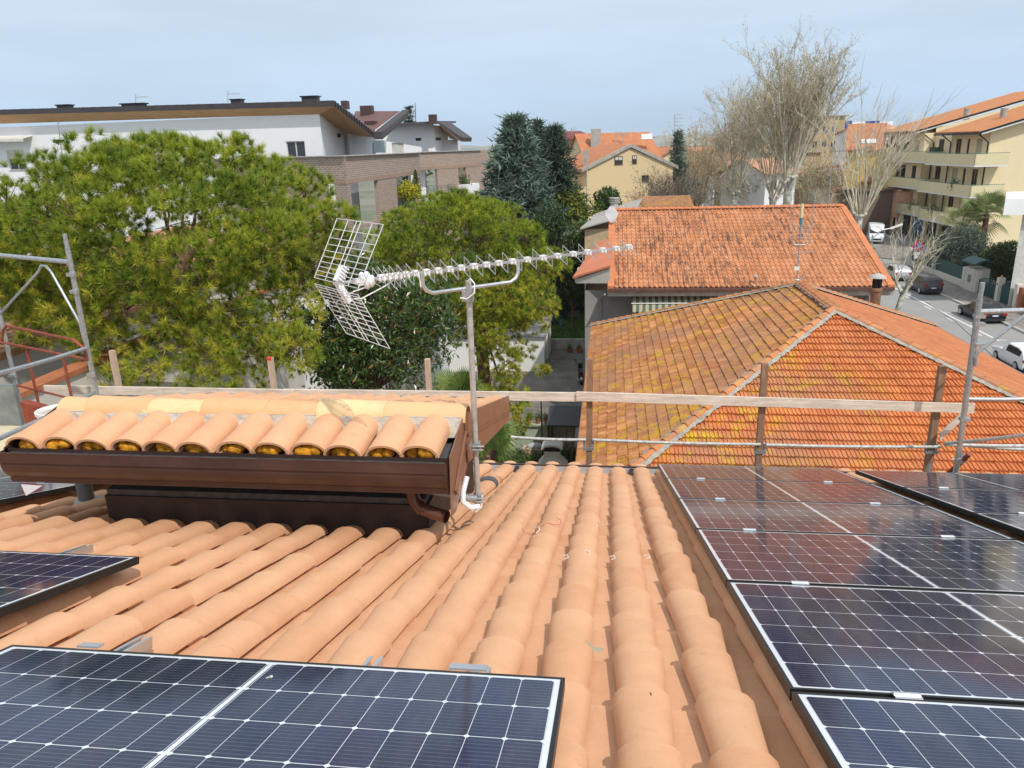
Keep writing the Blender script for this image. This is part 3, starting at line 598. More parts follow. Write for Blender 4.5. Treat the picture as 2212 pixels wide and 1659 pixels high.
m = MB(); m.poly([V3(18.5, -40, .01), V3(30, -40, .01), V3(30, 92, .01), V3(18.5, 92, .01)]); m.poly([V3(18.5, 92, .01), V3(30, 92, .01), V3(60, 100, .01), V3(60, 118, .01), V3(20, 122, .01), V3(16, 118, .01)]); m.poly([V3(16, 118, .01), V3(20, 122, .01), V3(30, 122, .01), V3(24, 420, .01), V3(10, 420, .01)])
struct('road', m, ASPH)
PAVE = NT('porphyry'); vv = PAVE.node('ShaderNodeTexVoronoi', feature='DISTANCE_TO_EDGE'); PAVE.xyz(); PAVE.ln(PAVE.obj, vv.inputs['Vector']); vv.inputs['Scale'].default_value = 2.6
vc = PAVE.node('ShaderNodeTexVoronoi'); PAVE.ln(PAVE.obj, vc.inputs['Vector']); vc.inputs['Scale'].default_value = 2.6
PAVE = PAVE.done(PAVE.mix(PAVE.mth('LESS_THAN', vv.outputs[0], .05), PAVE.mix(vc.outputs[1], (.13, .11, .10), (.30, .26, .23)), (.34, .31, .27)), .85)
KERB = mat('kerb', (.46, .43, .38), .85)
m = MB(); m.box(30.2, 33.3, 40, 91, 0, .14); struct('pavement', m, PAVE)
m = MB(); m.box(29.95, 30.2, 40, 91.05, 0, .15); m.box(18.3, 18.5, 20, 92, 0, .14); struct('kerb', m, KERB)
m = MB(); m.prism([V3(33.3, 95, 0), V3(30.3, 99.5, 0), V3(34, 106, 0), V3(44, 112, 0), V3(48, 106, 0)], V3(0, 0, .13)); struct('pavement', m, PAVE)
m = MB(); m.box(15.6, 18.3, 20, 118, 0, .13); struct('pavement', m, mat('pavement_grey', (.30, .28, .26)))
LINE = mat('road_paint', (.75, .75, .72), .7, var=.12, scale=6, dirt=(.3, .3, .3), dscale=4, damt=.5); m = MB()
m.box(27.2, 27.36, 56, 88, .012, .016)
for i in range(9): m.box(27.36, 27.9, 56.2+i*4.6-.05, 56.2+i*4.6+.06, .012, .016); m.box(26.75, 26.87, 57.5+i*4.6, 58.9+i*4.6, .012, .016)
m.box(27.4, 29.9, 54.4, 54.55, .012, .016)
for i in range(7): m.box(20+i*1.3, 20.6+i*1.3, 91.5, 95, .012, .016)
struct('road_markings', m, LINE)
CY0 = hz(650, 1000, 0)
m = MB(); m.poly([V3(-22, 33.8, .008), V3(-1.2, 33.8, .008), V3(-1.2, 53, .008), V3(-22, 53, .008)]); m.poly([V3(-22, 8.6, .008), V3(-1.2, 8.6, .008), V3(-1.2, 28, .008), V3(-22, 28, .008)])
struct('courtyard', m, t_court())
GRASS = mat('grass', (.075, .15, .025), .9, var=.35, scale=8)
m = MB(); m.poly([V3(-9, 53.3, .35), V3(-1.5, 53.3, .35), V3(-1.5, 66, .35), V3(-9, 66, .35)]); struct('garden_lawn', m, GRASS)
m = MB(); q = rng.random((5000, 2))*[7.4, 4.5]+[-9, 53.4]; n = len(q); b = np.c_[q, np.full(n, .35)]
ang = rng.random(n)*6.28; ds = np.c_[np.cos(ang), np.sin(ang), np.zeros(n)]*.03; tp = b+np.c_[rng.normal(0, .05, (n, 2)), rng.uniform(.06, .22, n)]
m.arr(np.stack([b-ds, b+ds, tp], 1).reshape(-1, 3), np.arange(3*n).reshape(-1, 3)); struct('grass', m, GRASS, 'stuff')
# hills on the horizon
def t_hill():
    t = NT('hills'); c = t.mix(t.rng(t.noise(.006, 6, .6), .4, .62), (.16, .20, .17), (.34, .33, .28)); return t.done(c, 1)
m = MB(); NX, NY = 90, 12; V = []
for j in range(NY):
    for i in range(NX):
        x = -3600+7600*i/(NX-1); y = 1700+j*180; s = sin(pi*j/(NY-1)*.5)
        V.append(V3(x, y, -1+s*(26+14*sin(x*.0021+1)+9*sin(x*.0063)+5*sin(x*.017+2))))
m.arr(V, [[j*NX+i, j*NX+i+1, j*NX+NX+i+1, j*NX+NX+i] for j in range(NY-1) for i in range(NX-1)]); struct('hills', m, t_hill(), smooth=True)
# ------------------------------------------------------------------ building helpers
def wallface(m, p, q, z0, z1, holes=(), dep=.14):
    """vertical wall p->q, outward = right of p->q; holes (u0,u1,z0,z1) in metres along the wall; reveals dep deep"""
    p, q = V3(p[0], p[1], 0), V3(q[0], q[1], 0); L_ = np.linalg.norm(q-p); d = (q-p)/L_; n = V3(d[1], -d[0], 0)
    hs = [(max(0, h[0]), min(L_, h[1]), h[2], h[3]) for h in holes]
    us = sorted({0, L_} | {x for h in hs for x in h[:2]}); zs = sorted({z0, z1} | {x for h in hs for x in h[2:4] if z0 < x < z1})
    P = lambda u, z, k=0: p+d*u+V3(0, 0, z)-n*k
    for i in range(len(us)-1):
        for j in range(len(zs)-1):
            um, zm = (us[i]+us[i+1])/2, (zs[j]+zs[j+1])/2
            if any(h[0] < um < h[1] and h[2] < zm < h[3] for h in hs): continue
            m.poly([P(us[i], zs[j]), P(us[i+1], zs[j]), P(us[i+1], zs[j+1]), P(us[i], zs[j+1])])
    for h in hs:
        a, b, c, e = h
        m.poly([P(a, c), P(b, c), P(b, c, dep), P(a, c, dep)]); m.poly([P(a, e, dep), P(b, e, dep), P(b, e), P(a, e)])
        m.poly([P(a, c, dep), P(a, e, dep), P(a, e), P(a, c)]); m.poly([P(b, c), P(b, e), P(b, e, dep), P(b, c, dep)])
    return P
GLASS = mat('window_glass', (.035, .04, .048), .08, 0, var=.1, spec=.6)
SHUT = mat('shutter_white', (.62, .60, .55), .6); WFR = mat('window_frame', (.66, .63, .57), .6); WBR = mat('brown_frame', (.10, .05, .03), .6); CURT = mat('curtain', (.5, .5, .48), .8)
def window(root, P, h, kind='w', dep=.14, fr=None):
    a, b, c, e = h[:4]; m = MB(); fw = .07 if b-a > .5 else .05
    def bx(m, u0, u1, z0, z1, k0, k1):
        c_ = (P(u0, z0, k0)+P(u1, z1, k1))/2; du = (P(u1, z0, 0)-P(u0, z0, 0))/2; dn = (P(u0, z0, k1)-P(u0, z0, k0))/2; m.obox(c_, du, dn, V3(0, 0, (z1-z0)/2))
    if kind in ('w', 'wb', 'd', 'ws'):
        for (u0, u1, z0, z1) in ((a, b, c, c+fw), (a, b, e-fw, e), (a, a+fw, c+fw, e-fw), (b-fw, b, c+fw, e-fw), ((a+b)/2-fw/2, (a+b)/2+fw/2, c+fw, e-fw)): bx(m, u0, u1, z0, z1, dep-.06, dep+.01)
        o = part('window' if kind != 'd' else 'door', m, fr or (WBR if kind == 'wb' else WFR), root)
        g = MB(); bx(g, a, b, c, e, dep+.0, dep+.02); part('pane', g, GLASS, o)
        if kind == 'ws':
            g = MB(); bx(g, a+fw, b-fw, e-(e-c)*.45, e-fw, dep-.05, dep-.01); part('shutter', g, SHUT, o)
        g = MB(); bx(g, a-.06, b+.06, c-.06, c, -.05, dep); part('sill', g, KERB, o)
    elif kind == 's':
        bx(m, a, b, c, e, dep-.03, dep+.02)
        for i in range(int((e-c)/.12)): bx(m, a, b, c+i*.12+.01, c+i*.12+.03, dep-.045, dep-.029)
        part('shutter', m, fr or SHUT, root)
    elif kind == 'o':
        bx(m, a, b, c, e, dep+1.2, dep+1.25); part('loggia_back', m, fr or mat('loggia', (.30, .30, .31)), root)
def slab(m, pts, th=.18, vec=None): m.prism(pts, V3(0, 0, -th) if vec is None else vec)
def roofmat(name, a, b, s=3.0, lich=None, ang=0.):
    t = NT(name); t.xyz(); wv = t.node('ShaderNodeTexWave', wave_type='BANDS', bands_direction='Z'); wv.inputs['Scale'].default_value = s*2.2; wv.inputs['Distortion'].default_value = .6; t.ln(t.obj, wv.inputs['Vector'])
    c = t.mix(t.rng(t.noise(1.3, 8, .7), .35, .65), a, b); c = t.mix(t.mth('MULTIPLY', t.rng(wv.outputs[0], 0, .35, 1, 0), .45), c, sc3(a, .45))
    c = t.mix(t.mth('MULTIPLY', t.rng(t.noise(9, 5, .7), .55, .7), .5), c, sc3(b, .55))
    t.bump(wv.outputs[0], .5, .05); return t.done(c, .85)
ORANGE = roofmat('far_orange_roof', (.50, .17, .07), (.62, .26, .12)); TERR2 = roofmat('far_pink_roof', (.50, .22, .12), (.60, .32, .20)); MAROON = mat('maroon_roof', (.18, .035, .03), .6)
CREAM = mat('cream_plaster', (.70, .56, .33), .85, var=.06, scale=.6, dirt=(.5, .42, .28), dscale=.5, damt=.3); WHITE = mat('white_plaster', (.82, .82, .82), .85, var=.04, scale=.5); CONC = mat('concrete', (.42, .40, .36), .9, var=.15, scale=2, dirt=(.2, .19, .17), dscale=1.2, damt=.6)
YELL = mat('yellow_plaster', (.72, .52, .16), .85, var=.06); PINK = mat('pink_plaster', (.60, .44, .36), .85, var=.06)
def house_box(name, label, cat, pl, pr_, dp, z1, wm, roof='gf', rm=None, rh=1.6, ov=.5, wins=(), swins=(), z0=0, group=None, lwins=(), roofth=.18):
    pl, pr_ = V3(pl[0], pl[1], 0), V3(pr_[0], pr_[1], 0); d = nrm(pr_-pl); n = V3(d[1], -d[0], 0); bl, br = pl-n*dp, pr_-n*dp
    r = thing(name, label, cat, pl*.5+pr_*.5+V3(0, 0, z0), group); W = np.linalg.norm(pr_-pl)
    m = MB(); PF = wallface(m, pl, pr_, z0, z1, [w_[:4] for w_ in wins]); PR2 = wallface(m, pr_, br, z0, z1, [w_[:4] for w_ in swins]); wallface(m, br, bl, z0, z1); PL2 = wallface(m, bl, pl, z0, z1, [w_[:4] for w_ in lwins])
    c = (pl+br)/2
    if roof == 'gs':
        t = (pl+pr_)/2+V3(0, 0, z1+rh-.02)
        for (a, b) in ((pl, pr_), (br, bl)):
            mid = (a+b)/2; m.poly([a+V3(0, 0, z1), b+V3(0, 0, z1), mid+V3(0, 0, z1+rh*.985)])
    if roof == 'gf':
        for (a, b) in ((pr_, br), (bl, pl)): mid = (a+b)/2; m.poly([a+V3(0, 0, z1), b+V3(0, 0, z1), mid+V3(0, 0, z1+rh*.985)])
    part('wall', m, wm, r)
    for w_ in wins: window(r, PF, w_, w_[4] if len(w_) > 4 else 'w')
    for w_ in swins: window(r, PR2, w_, w_[4] if len(w_) > 4 else 'w')
    for w_ in lwins: window(r, PL2, w_, w_[4] if len(w_) > 4 else 'w')
    m = MB(); Z = lambda z: V3(0, 0, z)
    if roof == 'flat':
        slab(m, [pl-d*ov+n*ov+Z(z1+.2), pr_+d*ov+n*ov+Z(z1+.2), br+d*ov-n*ov+Z(z1+.2), bl-d*ov-n*ov+Z(z1+.2)], .2)
    else:
        lo = z1-ov*rh/(dp/2 if roof == 'gf' else W/2)*.0+0.04
        A, B, Cc, D_ = pl-d*ov+n*ov, pr_+d*ov+n*ov, br+d*ov-n*ov, bl-d*ov-n*ov
        if roof == 'gf': R0, R1_ = (A+D_)/2, (B+Cc)/2; k = ov/(dp/2); fs_ = [[A, B, R1_, R0], [Cc, D_, R0, R1_]]; rid = 2
        elif roof == 'gs': R0, R1_ = (A+B)/2, (Cc+D_)/2; k = ov/(W/2); fs_ = [[A, R0, R1_, D_], [B, Cc, R1_, R0]]
        else:
            s_ = min(W, dp)/2+ov; 
            if W > dp: R0, R1_ = (A+D_)/2+d*s_, (B+Cc)/2-d*s_; fs_ = [[A, B, R1_, R0], [Cc, D_, R0, R1_], [B, Cc, R1_], [D_, A, R0]]
            else: R0, R1_ = (A+B)/2-n*s_, (Cc+D_)/2+n*s_; fs_ = [[A, B, R0], [B, Cc, R1_, R0], [Cc, D_, R1_], [D_, A, R0, R1_]]
            k = ov/(min(W, dp)/2)
        zl = z1-rh*k
        for f in fs_:
            pts = [q+Z(z1+rh+.05 if (q is R0 or q is R1_) else zl+.05) for q in f]; slab(m, pts, roofth)
    part('roof', m, rm or ORANGE, r); return r
def tilesurf(m, O, ex, up, n, W, E, rows, xl, xr, prof, lift=.03, jit=.004):
    """rows of overlapping tiles over a slope; xl(v)/xr(v) clip the row ends"""
    O = np.asarray(O, float); up_ = up; K = len(prof)
    px = np.array([p[0] for p in prof])*W; ph = np.array([p[1] for p in prof])
    for r in range(rows):
        v0, v1 = r*E, (r+1)*E+.03
        lo, hi = min(xl(v0), xl(v1)), max(xr(v0), xr(v1))
        i0, i1 = int(math.floor(lo/W)), int(math.ceil(hi/W))
        if i1 <= i0: continue
        I = np.arange(i0, i1); N_ = len(I); J = rng.normal(0, jit, (N_, 2))
        rows_ = []
        for (v, l, j) in ((v0, lift, 0), (v1, 0., 1), (v0, lift-.045, 0)):
            x = np.clip(I[:, None]*W+px[None, :], xl(v), xr(v)); x = np.minimum(np.maximum(x, xl(v)), xr(v))
            h = ph[None, :]*1.0+l+J[:, j:j+1]*(1)
            if l == lift-.045: h = h*0+ph[None, :]+l
            rows_.append(O+x[..., None]*ex+(v+J[:, 1:2][:, :, None]*1.0)*up_+h[..., None]*n)
        V = np.stack(rows_, 1)  # N,3,K,3
        F = []
        for k in range(K-1): F += [[k, k+1, K+k+1, K+k], [2*K+k, 2*K+k+1, k+1, k]]
        F = np.array(F)[None]+(np.arange(N_)*3*K)[:, None, None]
        m.arr(V.reshape(-1, 3), F.reshape(-1, 4))
MARS = [(0, .012), (.05, .036), (.15, .036), (.20, .004), (.44, .004), (.50, .032), (.60, .032), (.66, .004), (.94, .004), (.97, .010), (1.0, .012)]
PANT = [(0, .0), (.10, .004), (.38, .0), (.46, .018), (.58, .052), (.72, .062), (.86, .05), (.97, .012), (1, .0)]
def t_mars(name, a, b, lich=0., white=0., dark=0., grad=None, yel=(.60, .40, .02)):
    t = NT(name); X, Y, Z = t.xyz(); r = t.island(); c = t.mix(r, a, b); c = t.mix(t.rng(t.noise(1.2, 6, .7), .4, .65), c, sc3(a, .85))
    c = t.mix(t.mth('MULTIPLY', t.rng(t.noise(14, 6, .7), .5, .75), .45), c, sc3(a, .55))
    if lich:
        g = t.rng(X, grad[0], grad[1], 1, 0) if grad else 1.0
        msk = t.mth('MULTIPLY', t.mth('MULTIPLY', t.rng(t.noise(2.2, 9, .78), .50, .60), t.rng(t.noise(.30, 3, .5), .36, .52)), g)
        c = t.mix(t.mth('MULTIPLY', t.rng(t.noise(.5, 3, .6), .45, .6), t.mth('MULTIPLY', g, .55)), c, (.36, .20, .13))
        c = t.mix(t.mth('MULTIPLY', msk, lich), c, yel)
    if white: c = t.mix(t.mth('MULTIPLY', t.rng(t.noise(6, 9, .85), .615, .65), white), c, (.62, .62, .62))
    if dark: c = t.mix(t.mth('MULTIPLY', t.mth('MULTIPLY', t.rng(t.noise(2.6, 9, .8, scale3=(2.2, .35, .5)), .46, .60), t.rng(t.noise(.22, 3), .34, .52)), dark), c, (.075, .04, .03))
    return t.done(c, .85)
# ------------------------------------------------------------------ hip-roofed neighbour
E0, R_ = 5.75, 9.05
HA0, HA1, HT0, HT1 = -.82, 14.55, 15.9, 35.6
r0, r1 = V3(6.68, 23.5, R_), V3(6.68, 27.8, R_)
hip = thing('hip_roof_house', 'neighbour house with the big orange hip roof spotted with yellow lichen', 'house', (7, 25, 0))
m = MB(); m.box(HA0+.55, HA1-.55, HT0+.5, HT1-.5, 0, E0-.05)
part('wall', m, mat('plaster_tan', (.55, .45, .33)), hip)
c00, c10, c11, c01 = V3(HA0, HT0, E0), V3(HA1, HT0, E0), V3(HA1, HT1, E0), V3(HA0, HT1, E0)
m = MB()
for f in ([c00, c10, r0], [c10, c11, r1, r0], [c11, c01, r1], [c01, c00, r0, r1]): slab(m, [q-V3(0, 0, .03) for q in f], .12)
part('roof_deck', m, mat('deck', (.25, .22, .19)), hip)
def face(A, B, C_, D_, mt_, name, W=.205, E=.30, prof=MARS, lift=.035):
    """A,B eave ends ; C_,D_ ridge ends above B and A"""
    ex = nrm(B-A); n = nrm(np.cross(ex, C_-A)); n = n if n[2] > 0 else -n; up = np.cross(n, ex); up = up if up[2] > 0 else -up
    vC, vD = (C_-A)@up, (D_-A)@up; v = (vC+vD)/2; xD, xC, L_ = (D_-A)@ex, (C_-A)@ex, np.linalg.norm(B-A)
    m = MB(); tilesurf(m, A, ex, up, n, W, E, int(v/E)+1, lambda q: xD*min(1, q/v), lambda q: L_+(xC-L_)*min(1, q/v), prof, lift); return m
FRONT = t_mars('marseille_front', (.60, .18, .055), (.70, .25, .085), .95, .0, grad=(-2.0, 1.2)); LEFTM = t_mars('marseille_left', (.42, .16, .06), (.72, .36, .16), 1., .8, yel=(.56, .34, .03)); RIGHTM = t_mars('marseille_right', (.54, .20, .085), (.62, .25, .11))
part('front_slope', face(c00, c10, r0, r0, FRONT, 'f', lift=.062), FRONT, hip); part('left_slope', face(c01, c00, r0, r1, LEFTM, 'l', lift=.055), LEFTM, hip); part('right_slope', face(c10, c11, r1, r0, RIGHTM, 'r', lift=.02), RIGHTM, hip); part('back_slope', face(c11, c01, r1, r1, RIGHTM, 'b'), RIGHTM, hip)
m = MB(); mo = MB()
def ridge(p, q, m, mo, r=.10, L_=.40):
    p, q = np.asarray(p, float), np.asarray(q, float); D_ = np.linalg.norm(q-p); n_ = max(1, int(D_/L_)); d = (q-p)/D_; s = nrm(np.cross(d, (0, 0, 1))); u = np.cross(s, d)
    for i in range(n_):
        a = p+d*i*D_/n_; b = p+d*((i+1)*D_/n_+.04); k = 7; P = []
        for (c, rr, hh) in ((a, r*1.12, .018), (b, r*.92, 0.)):
            for j in range(k+1): th = pi*j/k; P.append(c+s*rr*cos(th)+u*(rr*.85*sin(th)+hh)+V3(0, 0, .02))
        m.arr(P, [[j, j+1, k+2+j, k+1+j] for j in range(k)]+[list(range(k, -1, -1))[:4]]) if 0 else m.arr(P, [[j, j+1, k+2+j, k+1+j] for j in range(k)])
        m.tube([a+u*.02+V3(0, 0, .02), a+d*.03+u*.02+V3(0, 0, .02)], r*1.05, 10)
    kk = int(D_/.07)
    for sg in (1, -1):
        V = []
        for i in range(kk+1):
            c = p+(q-p)*i/kk; V += [c+s*sg*r*.8+u*.055, c+s*sg*(r+.10+random.uniform(-.03, .04))+V3(0, 0, -.0)+u*.00]
        mo.arr(V, [[2*i, 2*i+1, 2*i+3, 2*i+2] for i in range(kk)])
for (p, q) in ((c00, r0), (c10, r0), (c11, r1), (c01, r1), (r0, r1)): ridge(p+V3(0, 0, .04), q+V3(0, 0, .04), m, mo)
part('ridge_tiles', m, t_mars('hip_ridge', (.55, .20, .08), (.68, .30, .12), .5, .1), hip, smooth=False); part('mortar', mo, mat('old_mortar', (.36, .33, .28), .95, var=.3, scale=8, bump=1, bscale=20), hip)
m = MB(); m.prism([c00+V3(-.03, 0, -.12), c01+V3(-.03, 0, -.12), c01+V3(-.03, 0, .03), c00+V3(-.03, 0, .03)], V3(-.025, 0, 0)); part('eaves_board', m, mat('old_gutter', (.30, .19, .14), .6), hip); m = MB(); m.prism([c10+V3(.03, 0, -.12), c11+V3(.03, 0, -.12), c11+V3(.03, 0, .03), c10+V3(.03, 0, .03)], V3(.10, 0, 0)); part('eaves_gutter', m, mat('old_gutter', (.30, .19, .14), .6), hip)
# lost white chips and the small window on the left slope
q = ht(1897, 592, 33.4); p = V3(q[0], 33.4, q[2]-8.47); ch = MB(); ch.lathe(p+V3(0, 0, 5.9), [(.001, 0), (.21, 0), (.21, 1.85), (.25, 1.86), (.25, 1.96), (.2, 1.97), (.18, 1.98), (.18, 2.0)], 18)
cc_ = part('chimney', ch, mat('brown_chimney', (.20, .11, .06), .7, var=.35, scale=3, dirt=(.32, .20, .10), dscale=3), hip)
m = MB(); 
for k in range(6): a = k*pi/3; m.obox(p+V3(.17*cos(a), .17*sin(a), 8.12), V3(.02, 0, 0), V3(0, .02, 0), V3(0, 0, .20))
m.lathe(p+V3(0, 0, 7.9), [(.12, 0), (.12, .40)], 12); part('cowl', m, BLK, cc_)
m = MB(); m.lathe(p+V3(0, 0, 8.30), [(.20, 0), (.36, .02), (.30, .09), (.02, .22)], 14); m.lathe(p+V3(0, 0, 8.30), [(.001, .02), (.36, .02)], 14); part('chimney_cap', m, mat('cap_metal', (.45, .43, .40), .6), cc_)
# ------------------------------------------------------------------ pantiled house behind
TE, TR = 37.6, 46.6
e0, e1 = ht(1315, 622, TE), ht(1908, 619, TE); k0, k1 = ht(1325, 458, TR), ht(1835, 446, TR); ze_ = (e0[2]+e1[2])/2; zr_ = (k0[2]+k1[2])/2
xa, xb = (e0[0]+k0[0])/2, (e1[0]+k1[0])/2
h2 = thing('pantile_house', 'house with the black-stained orange pantile roof behind the hip roof', 'house', ((xa+xb)/2, TE+6, 0))
A, B, Cc, Dd = V3(xa, TE, ze_), V3(xb, TE, ze_), V3(xb, TR, zr_), V3(xa, TR, zr_)
PT_ = t_mars('pantile_stained', (.60, .24, .10), (.68, .33, .17), .0, .0, .85)
m = face(A, B, Cc, Dd, PT_, 'p', W=.245, E=.435, prof=PANT, lift=.03); part('front_slope', m, PT_, h2, smooth=False)
m = MB(); slab(m, [A-V3(0, 0, .03), B-V3(0, 0, .03), Cc-V3(0, 0, .03), Dd-V3(0, 0, .03)], .2); bA, bB = V3(xa, TR+9, ze_), V3(xb, TR+9, ze_); slab(m, [Dd-V3(0, 0, .0), Cc-V3(0, 0, .0), bB, bA], .2); part('roof_deck', m, ORANGE, h2)
VERG = mat('verge_tile', (.56, .20, .085), .8, var=.12, scale=2); m = MB()
for x in (xa, xb): m = MB(); m.prism([V3(x-.16, TE-.05, ze_-.16), V3(x+.16, TE-.05, ze_-.16), V3(x+.16, TE-.05, ze_+.10), V3(x-.16, TE-.05, ze_+.10)], Cc-B+V3(0, .05, 0)); part('verge', m, VERG, h2)
m = MB(); mo = MB(); ridge(V3(xa, TR, zr_+.05), V3(xb, TR, zr_+.05), m, mo, r=.14, L_=.42); part('ridge_tiles', m, VERG, h2)
m = MB(); m.box(xa-.1, xb+.1, TE-.20, TE-.05, ze_-.13, ze_-.01)
for i in range(12): m.box(xa+.5+i*1.05, xa+.53+i*1.05, TE-.22, TE-.03, ze_-.15, ze_+.02)
part('gutter', m, mat('brown_gutter', (.16, .085, .07), .4, .2), h2)
m = MB(); m.box(xa-.15, xb+.15, TE-.02, TE+1.0, ze_-.42, ze_-.16); part('eaves_slab', m, CONC, h2)
GREYW = mat('grey_plaster', (.30, .29, .28), .9, var=.14, scale=.8, dirt=(.20, .19, .18), dscale=.6, damt=.5)
wx = ht(1264, 700, TE+1)[0]; zt_ = ze_-.3
m = MB(); P_ = wallface(m, (wx, TE+1.0), (xb-.6, TE+1.0), 0, zt_, [(ht(1316, 700, TE+1)[0]-wx+.6, ht(1316, 700, TE+1)[0]-wx+1.7, 3.2, 4.9)]); wallface(m, (xb-.6, TE+1.0), (xb-.6, TR+8), 0, zt_); wallface(m, (wx, TR+8), (wx, TE+1.0), 0, zt_); wallface(m, (xb-.6, TR+8), (wx, TR+8), 0, zt_)
part('wall', m, GREYW, h2); window(h2, P_, (ht(1316, 700, TE+1)[0]-wx+.6, ht(1316, 700, TE+1)[0]-wx+1.7, 3.2, 4.9), 's', fr=WBR)
m = MB(); m.tube([V3(xa-.5, TE+.94, 0), V3(xa-.5, TE+.94, ze_-.8), V3(xa-.3, TE-.1, ze_-.3)], .05, 8); part('downpipe', m, mat('grey_pipe', (.25, .25, .26), .5), h2); m = MB(); m.tube([V3(xb-.9, TE+.9, 0), V3(xb-.9, TE+.9, ze_-.8), V3(xb-.9, TE-.1, ze_-.2)], .05, 8); part('downpipe', m, mat('grey_pipe', (.25, .25, .26), .5), h2)
a0, a1 = ht(1366, 655, TE+.2), ht(1523, 650, TE+.2); AW = NT('awning'); X, Y, Z = AW.xyz(); AW = AW.done(AW.mix(AW.mth('LESS_THAN', AW.mth('FRACT', AW.mth('MULTIPLY', X, 3.2)), .5), (.62, .60, .45), (.16, .22, .15)), .9)
m = MB(); V = []; n_ = 60
for i in range(n_+1):
    x = a0[0]+(a1[0]-a0[0])*i/n_; V += [V3(x, TE+.9, a0[2]+.35), V3(x, TE+.15, a0[2]-.02), V3(x, TE+.13, a0[2]-.40-.06*abs(sin(i*pi/4)))]
m.arr(V, [[3*i+j, 3*i+3+j, 3*i+4+j, 3*i+1+j] for i in range(n_) for j in range(2)]); o = part('awning', m, AW, h2)
m = MB(); m.tube([V3(a0[0]-.05, TE+.14, a0[2]), V3(a1[0]+.05, TE+.14, a0[2])], .03, 6); part('awning_bar', m, WHT, o)
m = MB(); m.box(-.3+ht(1560, 655, TE+.9)[0], ht(1700, 655, TE+.9)[0], TE+.955, TE+.99, 4, ze_-1.0); part('window', m, GLASS, h2)
# side canopy with smooth red roof
q = [ht(1237, 598, 38.6), ht(1319, 573, 37.9), ht(1320, 512, 43.), ht(1290, 523, 44.)]
m = MB(); slab(m, q, .10); cnp = part('side_canopy', m, mat('red_sheet', (.58, .20, .10), .7, var=.1, scale=1), h2)
m = MB(); m.prism([ht(1241, 604, 38.7), ht(1318, 579, 38.0), ht(1318, 612, 38.0), ht(1244, 612, 38.7)], V3(0, 4, 0)); part('canopy_gable', m, mat('concrete_light', (.52, .50, .45), .9, var=.1), cnp)
# vent stack near the eave
p = ht(1633, 625, TE-.0); m = MB(); m.tube([V3(p[0], TE+.3, ze_-.4), V3(p[0], TE+.3, ze_+.45)], .06, 8); m.lathe(V3(p[0], TE+.3, ze_+.45), [(.13, 0), (.12, .05), (.02, .11)], 10); part('vent', m, mat('vent_metal', (.45, .40, .36), .5, .5), h2)
# satellite dish at the roof edge
m = MB(); c = ht(1321, 463, 44.5); dq = nrm(V3(-.25, -.9, .1)); e_ = nrm(np.cross(dq, (0, 0, 1))); f_ = np.cross(e_, dq)
m.prism([c+e_*x*1.0+f_*y for x, y in ((-.36, .10), (-.06, .46), (.10, .46), (.38, .1), (.34, -.1), (.02, -.46), (-.12, -.44), (-.36, -.06))], -dq*.04); m.tube([c-dq*.05, V3(c[0]+.3, c[1]+.3, zr_-.5)], .03, 6)
single('satellite_dish', m, mat('dish_white', (.72, .72, .72), .5), 'white square satellite dish at the left end of the pantile roof ridge', 'satellite dish', loc=c)
# ------------------------------------------------------------------ roof masts
DULL = mat('dull_aluminium', (.34, .35, .36), .7, .2)
def mast(u0, v0, u1, v1, t, label, things, r=.022):
    a, b = ht(u0, v0, t), ht(u1, v1, t); o = thing('roof_antenna', label, 'antenna', a); x = (a[0]+b[0])/2
    m = MB(); m.tube([V3(a[0], t, a[2]), V3(b[0], t, b[2])], r, 8); part('mast', m, GALV, o)
    for (nm_, f, mm_) in things: m = MB(); f(m, a, b); part(nm_, m, mm_, o)
    return o
def yagi(u, v, t, L_, d=(1, 0, 0), n=9, w=.3, up=(0, 1, 0)):
    def f(m, a, b):
        c = ht(u, v, t); dd = nrm(d); s = nrm(up); m.tube([c-dd*.1, c+dd*L_], .012, 5)
        for i in range(n): p = c+dd*L_*i/(n-1); m.tube([p-s*w/2, p+s*w/2], .006, 4)
    return f
tm = 27.4
def om(m, a, b): m.tube([b-V3(0, 0, .42), b+V3(0, 0, .04)], .055, 10)
def omb(m, a, b): m.tube([b-V3(0, 0, .62), b-V3(0, 0, .42)], .05, 10)
def rods(m, a, b):
    p = [ht(1711, 520, tm), ht(1714, 527, tm), ht(1722, 529, tm), ht(1740, 529, tm), ht(1747, 526, tm), ht(1750, 517, tm)]; m.tube(p, .022, 8)
def rods2(m, a, b): m.tube([ht(1711, 516, tm), ht(1716, 414, tm)], .014, 6); m.tube([ht(1750, 516, tm), ht(1763, 414, tm)], .014, 6)
def gridf(m, a, b):
    for i in range(7): m.tube([ht(1724+i*4, 482, tm), ht(1722+i*4.2, 518, tm)], .008, 4)
    for j in range(4): m.tube([ht(1722, 486+j*9, tm), ht(1752, 488+j*9, tm)], .008, 4)
def boxf(m, a, b): c = ht(1721, 580, tm); m.obox(c, V3(.08, 0, 0), V3(0, .04, 0), V3(0, 0, .06))
def jf(m, a, b): m.tube([ht(1718, 604, tm), ht(1726, 605, tm), ht(1733, 600, tm), ht(1736, 590, tm)], .022, 7)
mast(1720, 618, 1733, 443, tm, 'crowded roof mast with a cream rod on top, at the tip of the hip roof', [('radome', om, mat('cream_plastic', (.72, .62, .36), .5)), ('radome_base', omb, mat('teal', (.05, .25, .33), .5)), ('arm', rods, GALV), ('rod_antenna', rods2, STEEL), ('panel_grid', gridf, mat('pinkish_metal', (.5, .42, .38), .5, .4)), ('yagi', yagi(1716, 548, tm, .75, (1, .2, .08), 6, .4), DULL), ('junction_box', boxf, WHT), ('cable_entry', jf, GALV)])
t2_ = 44.
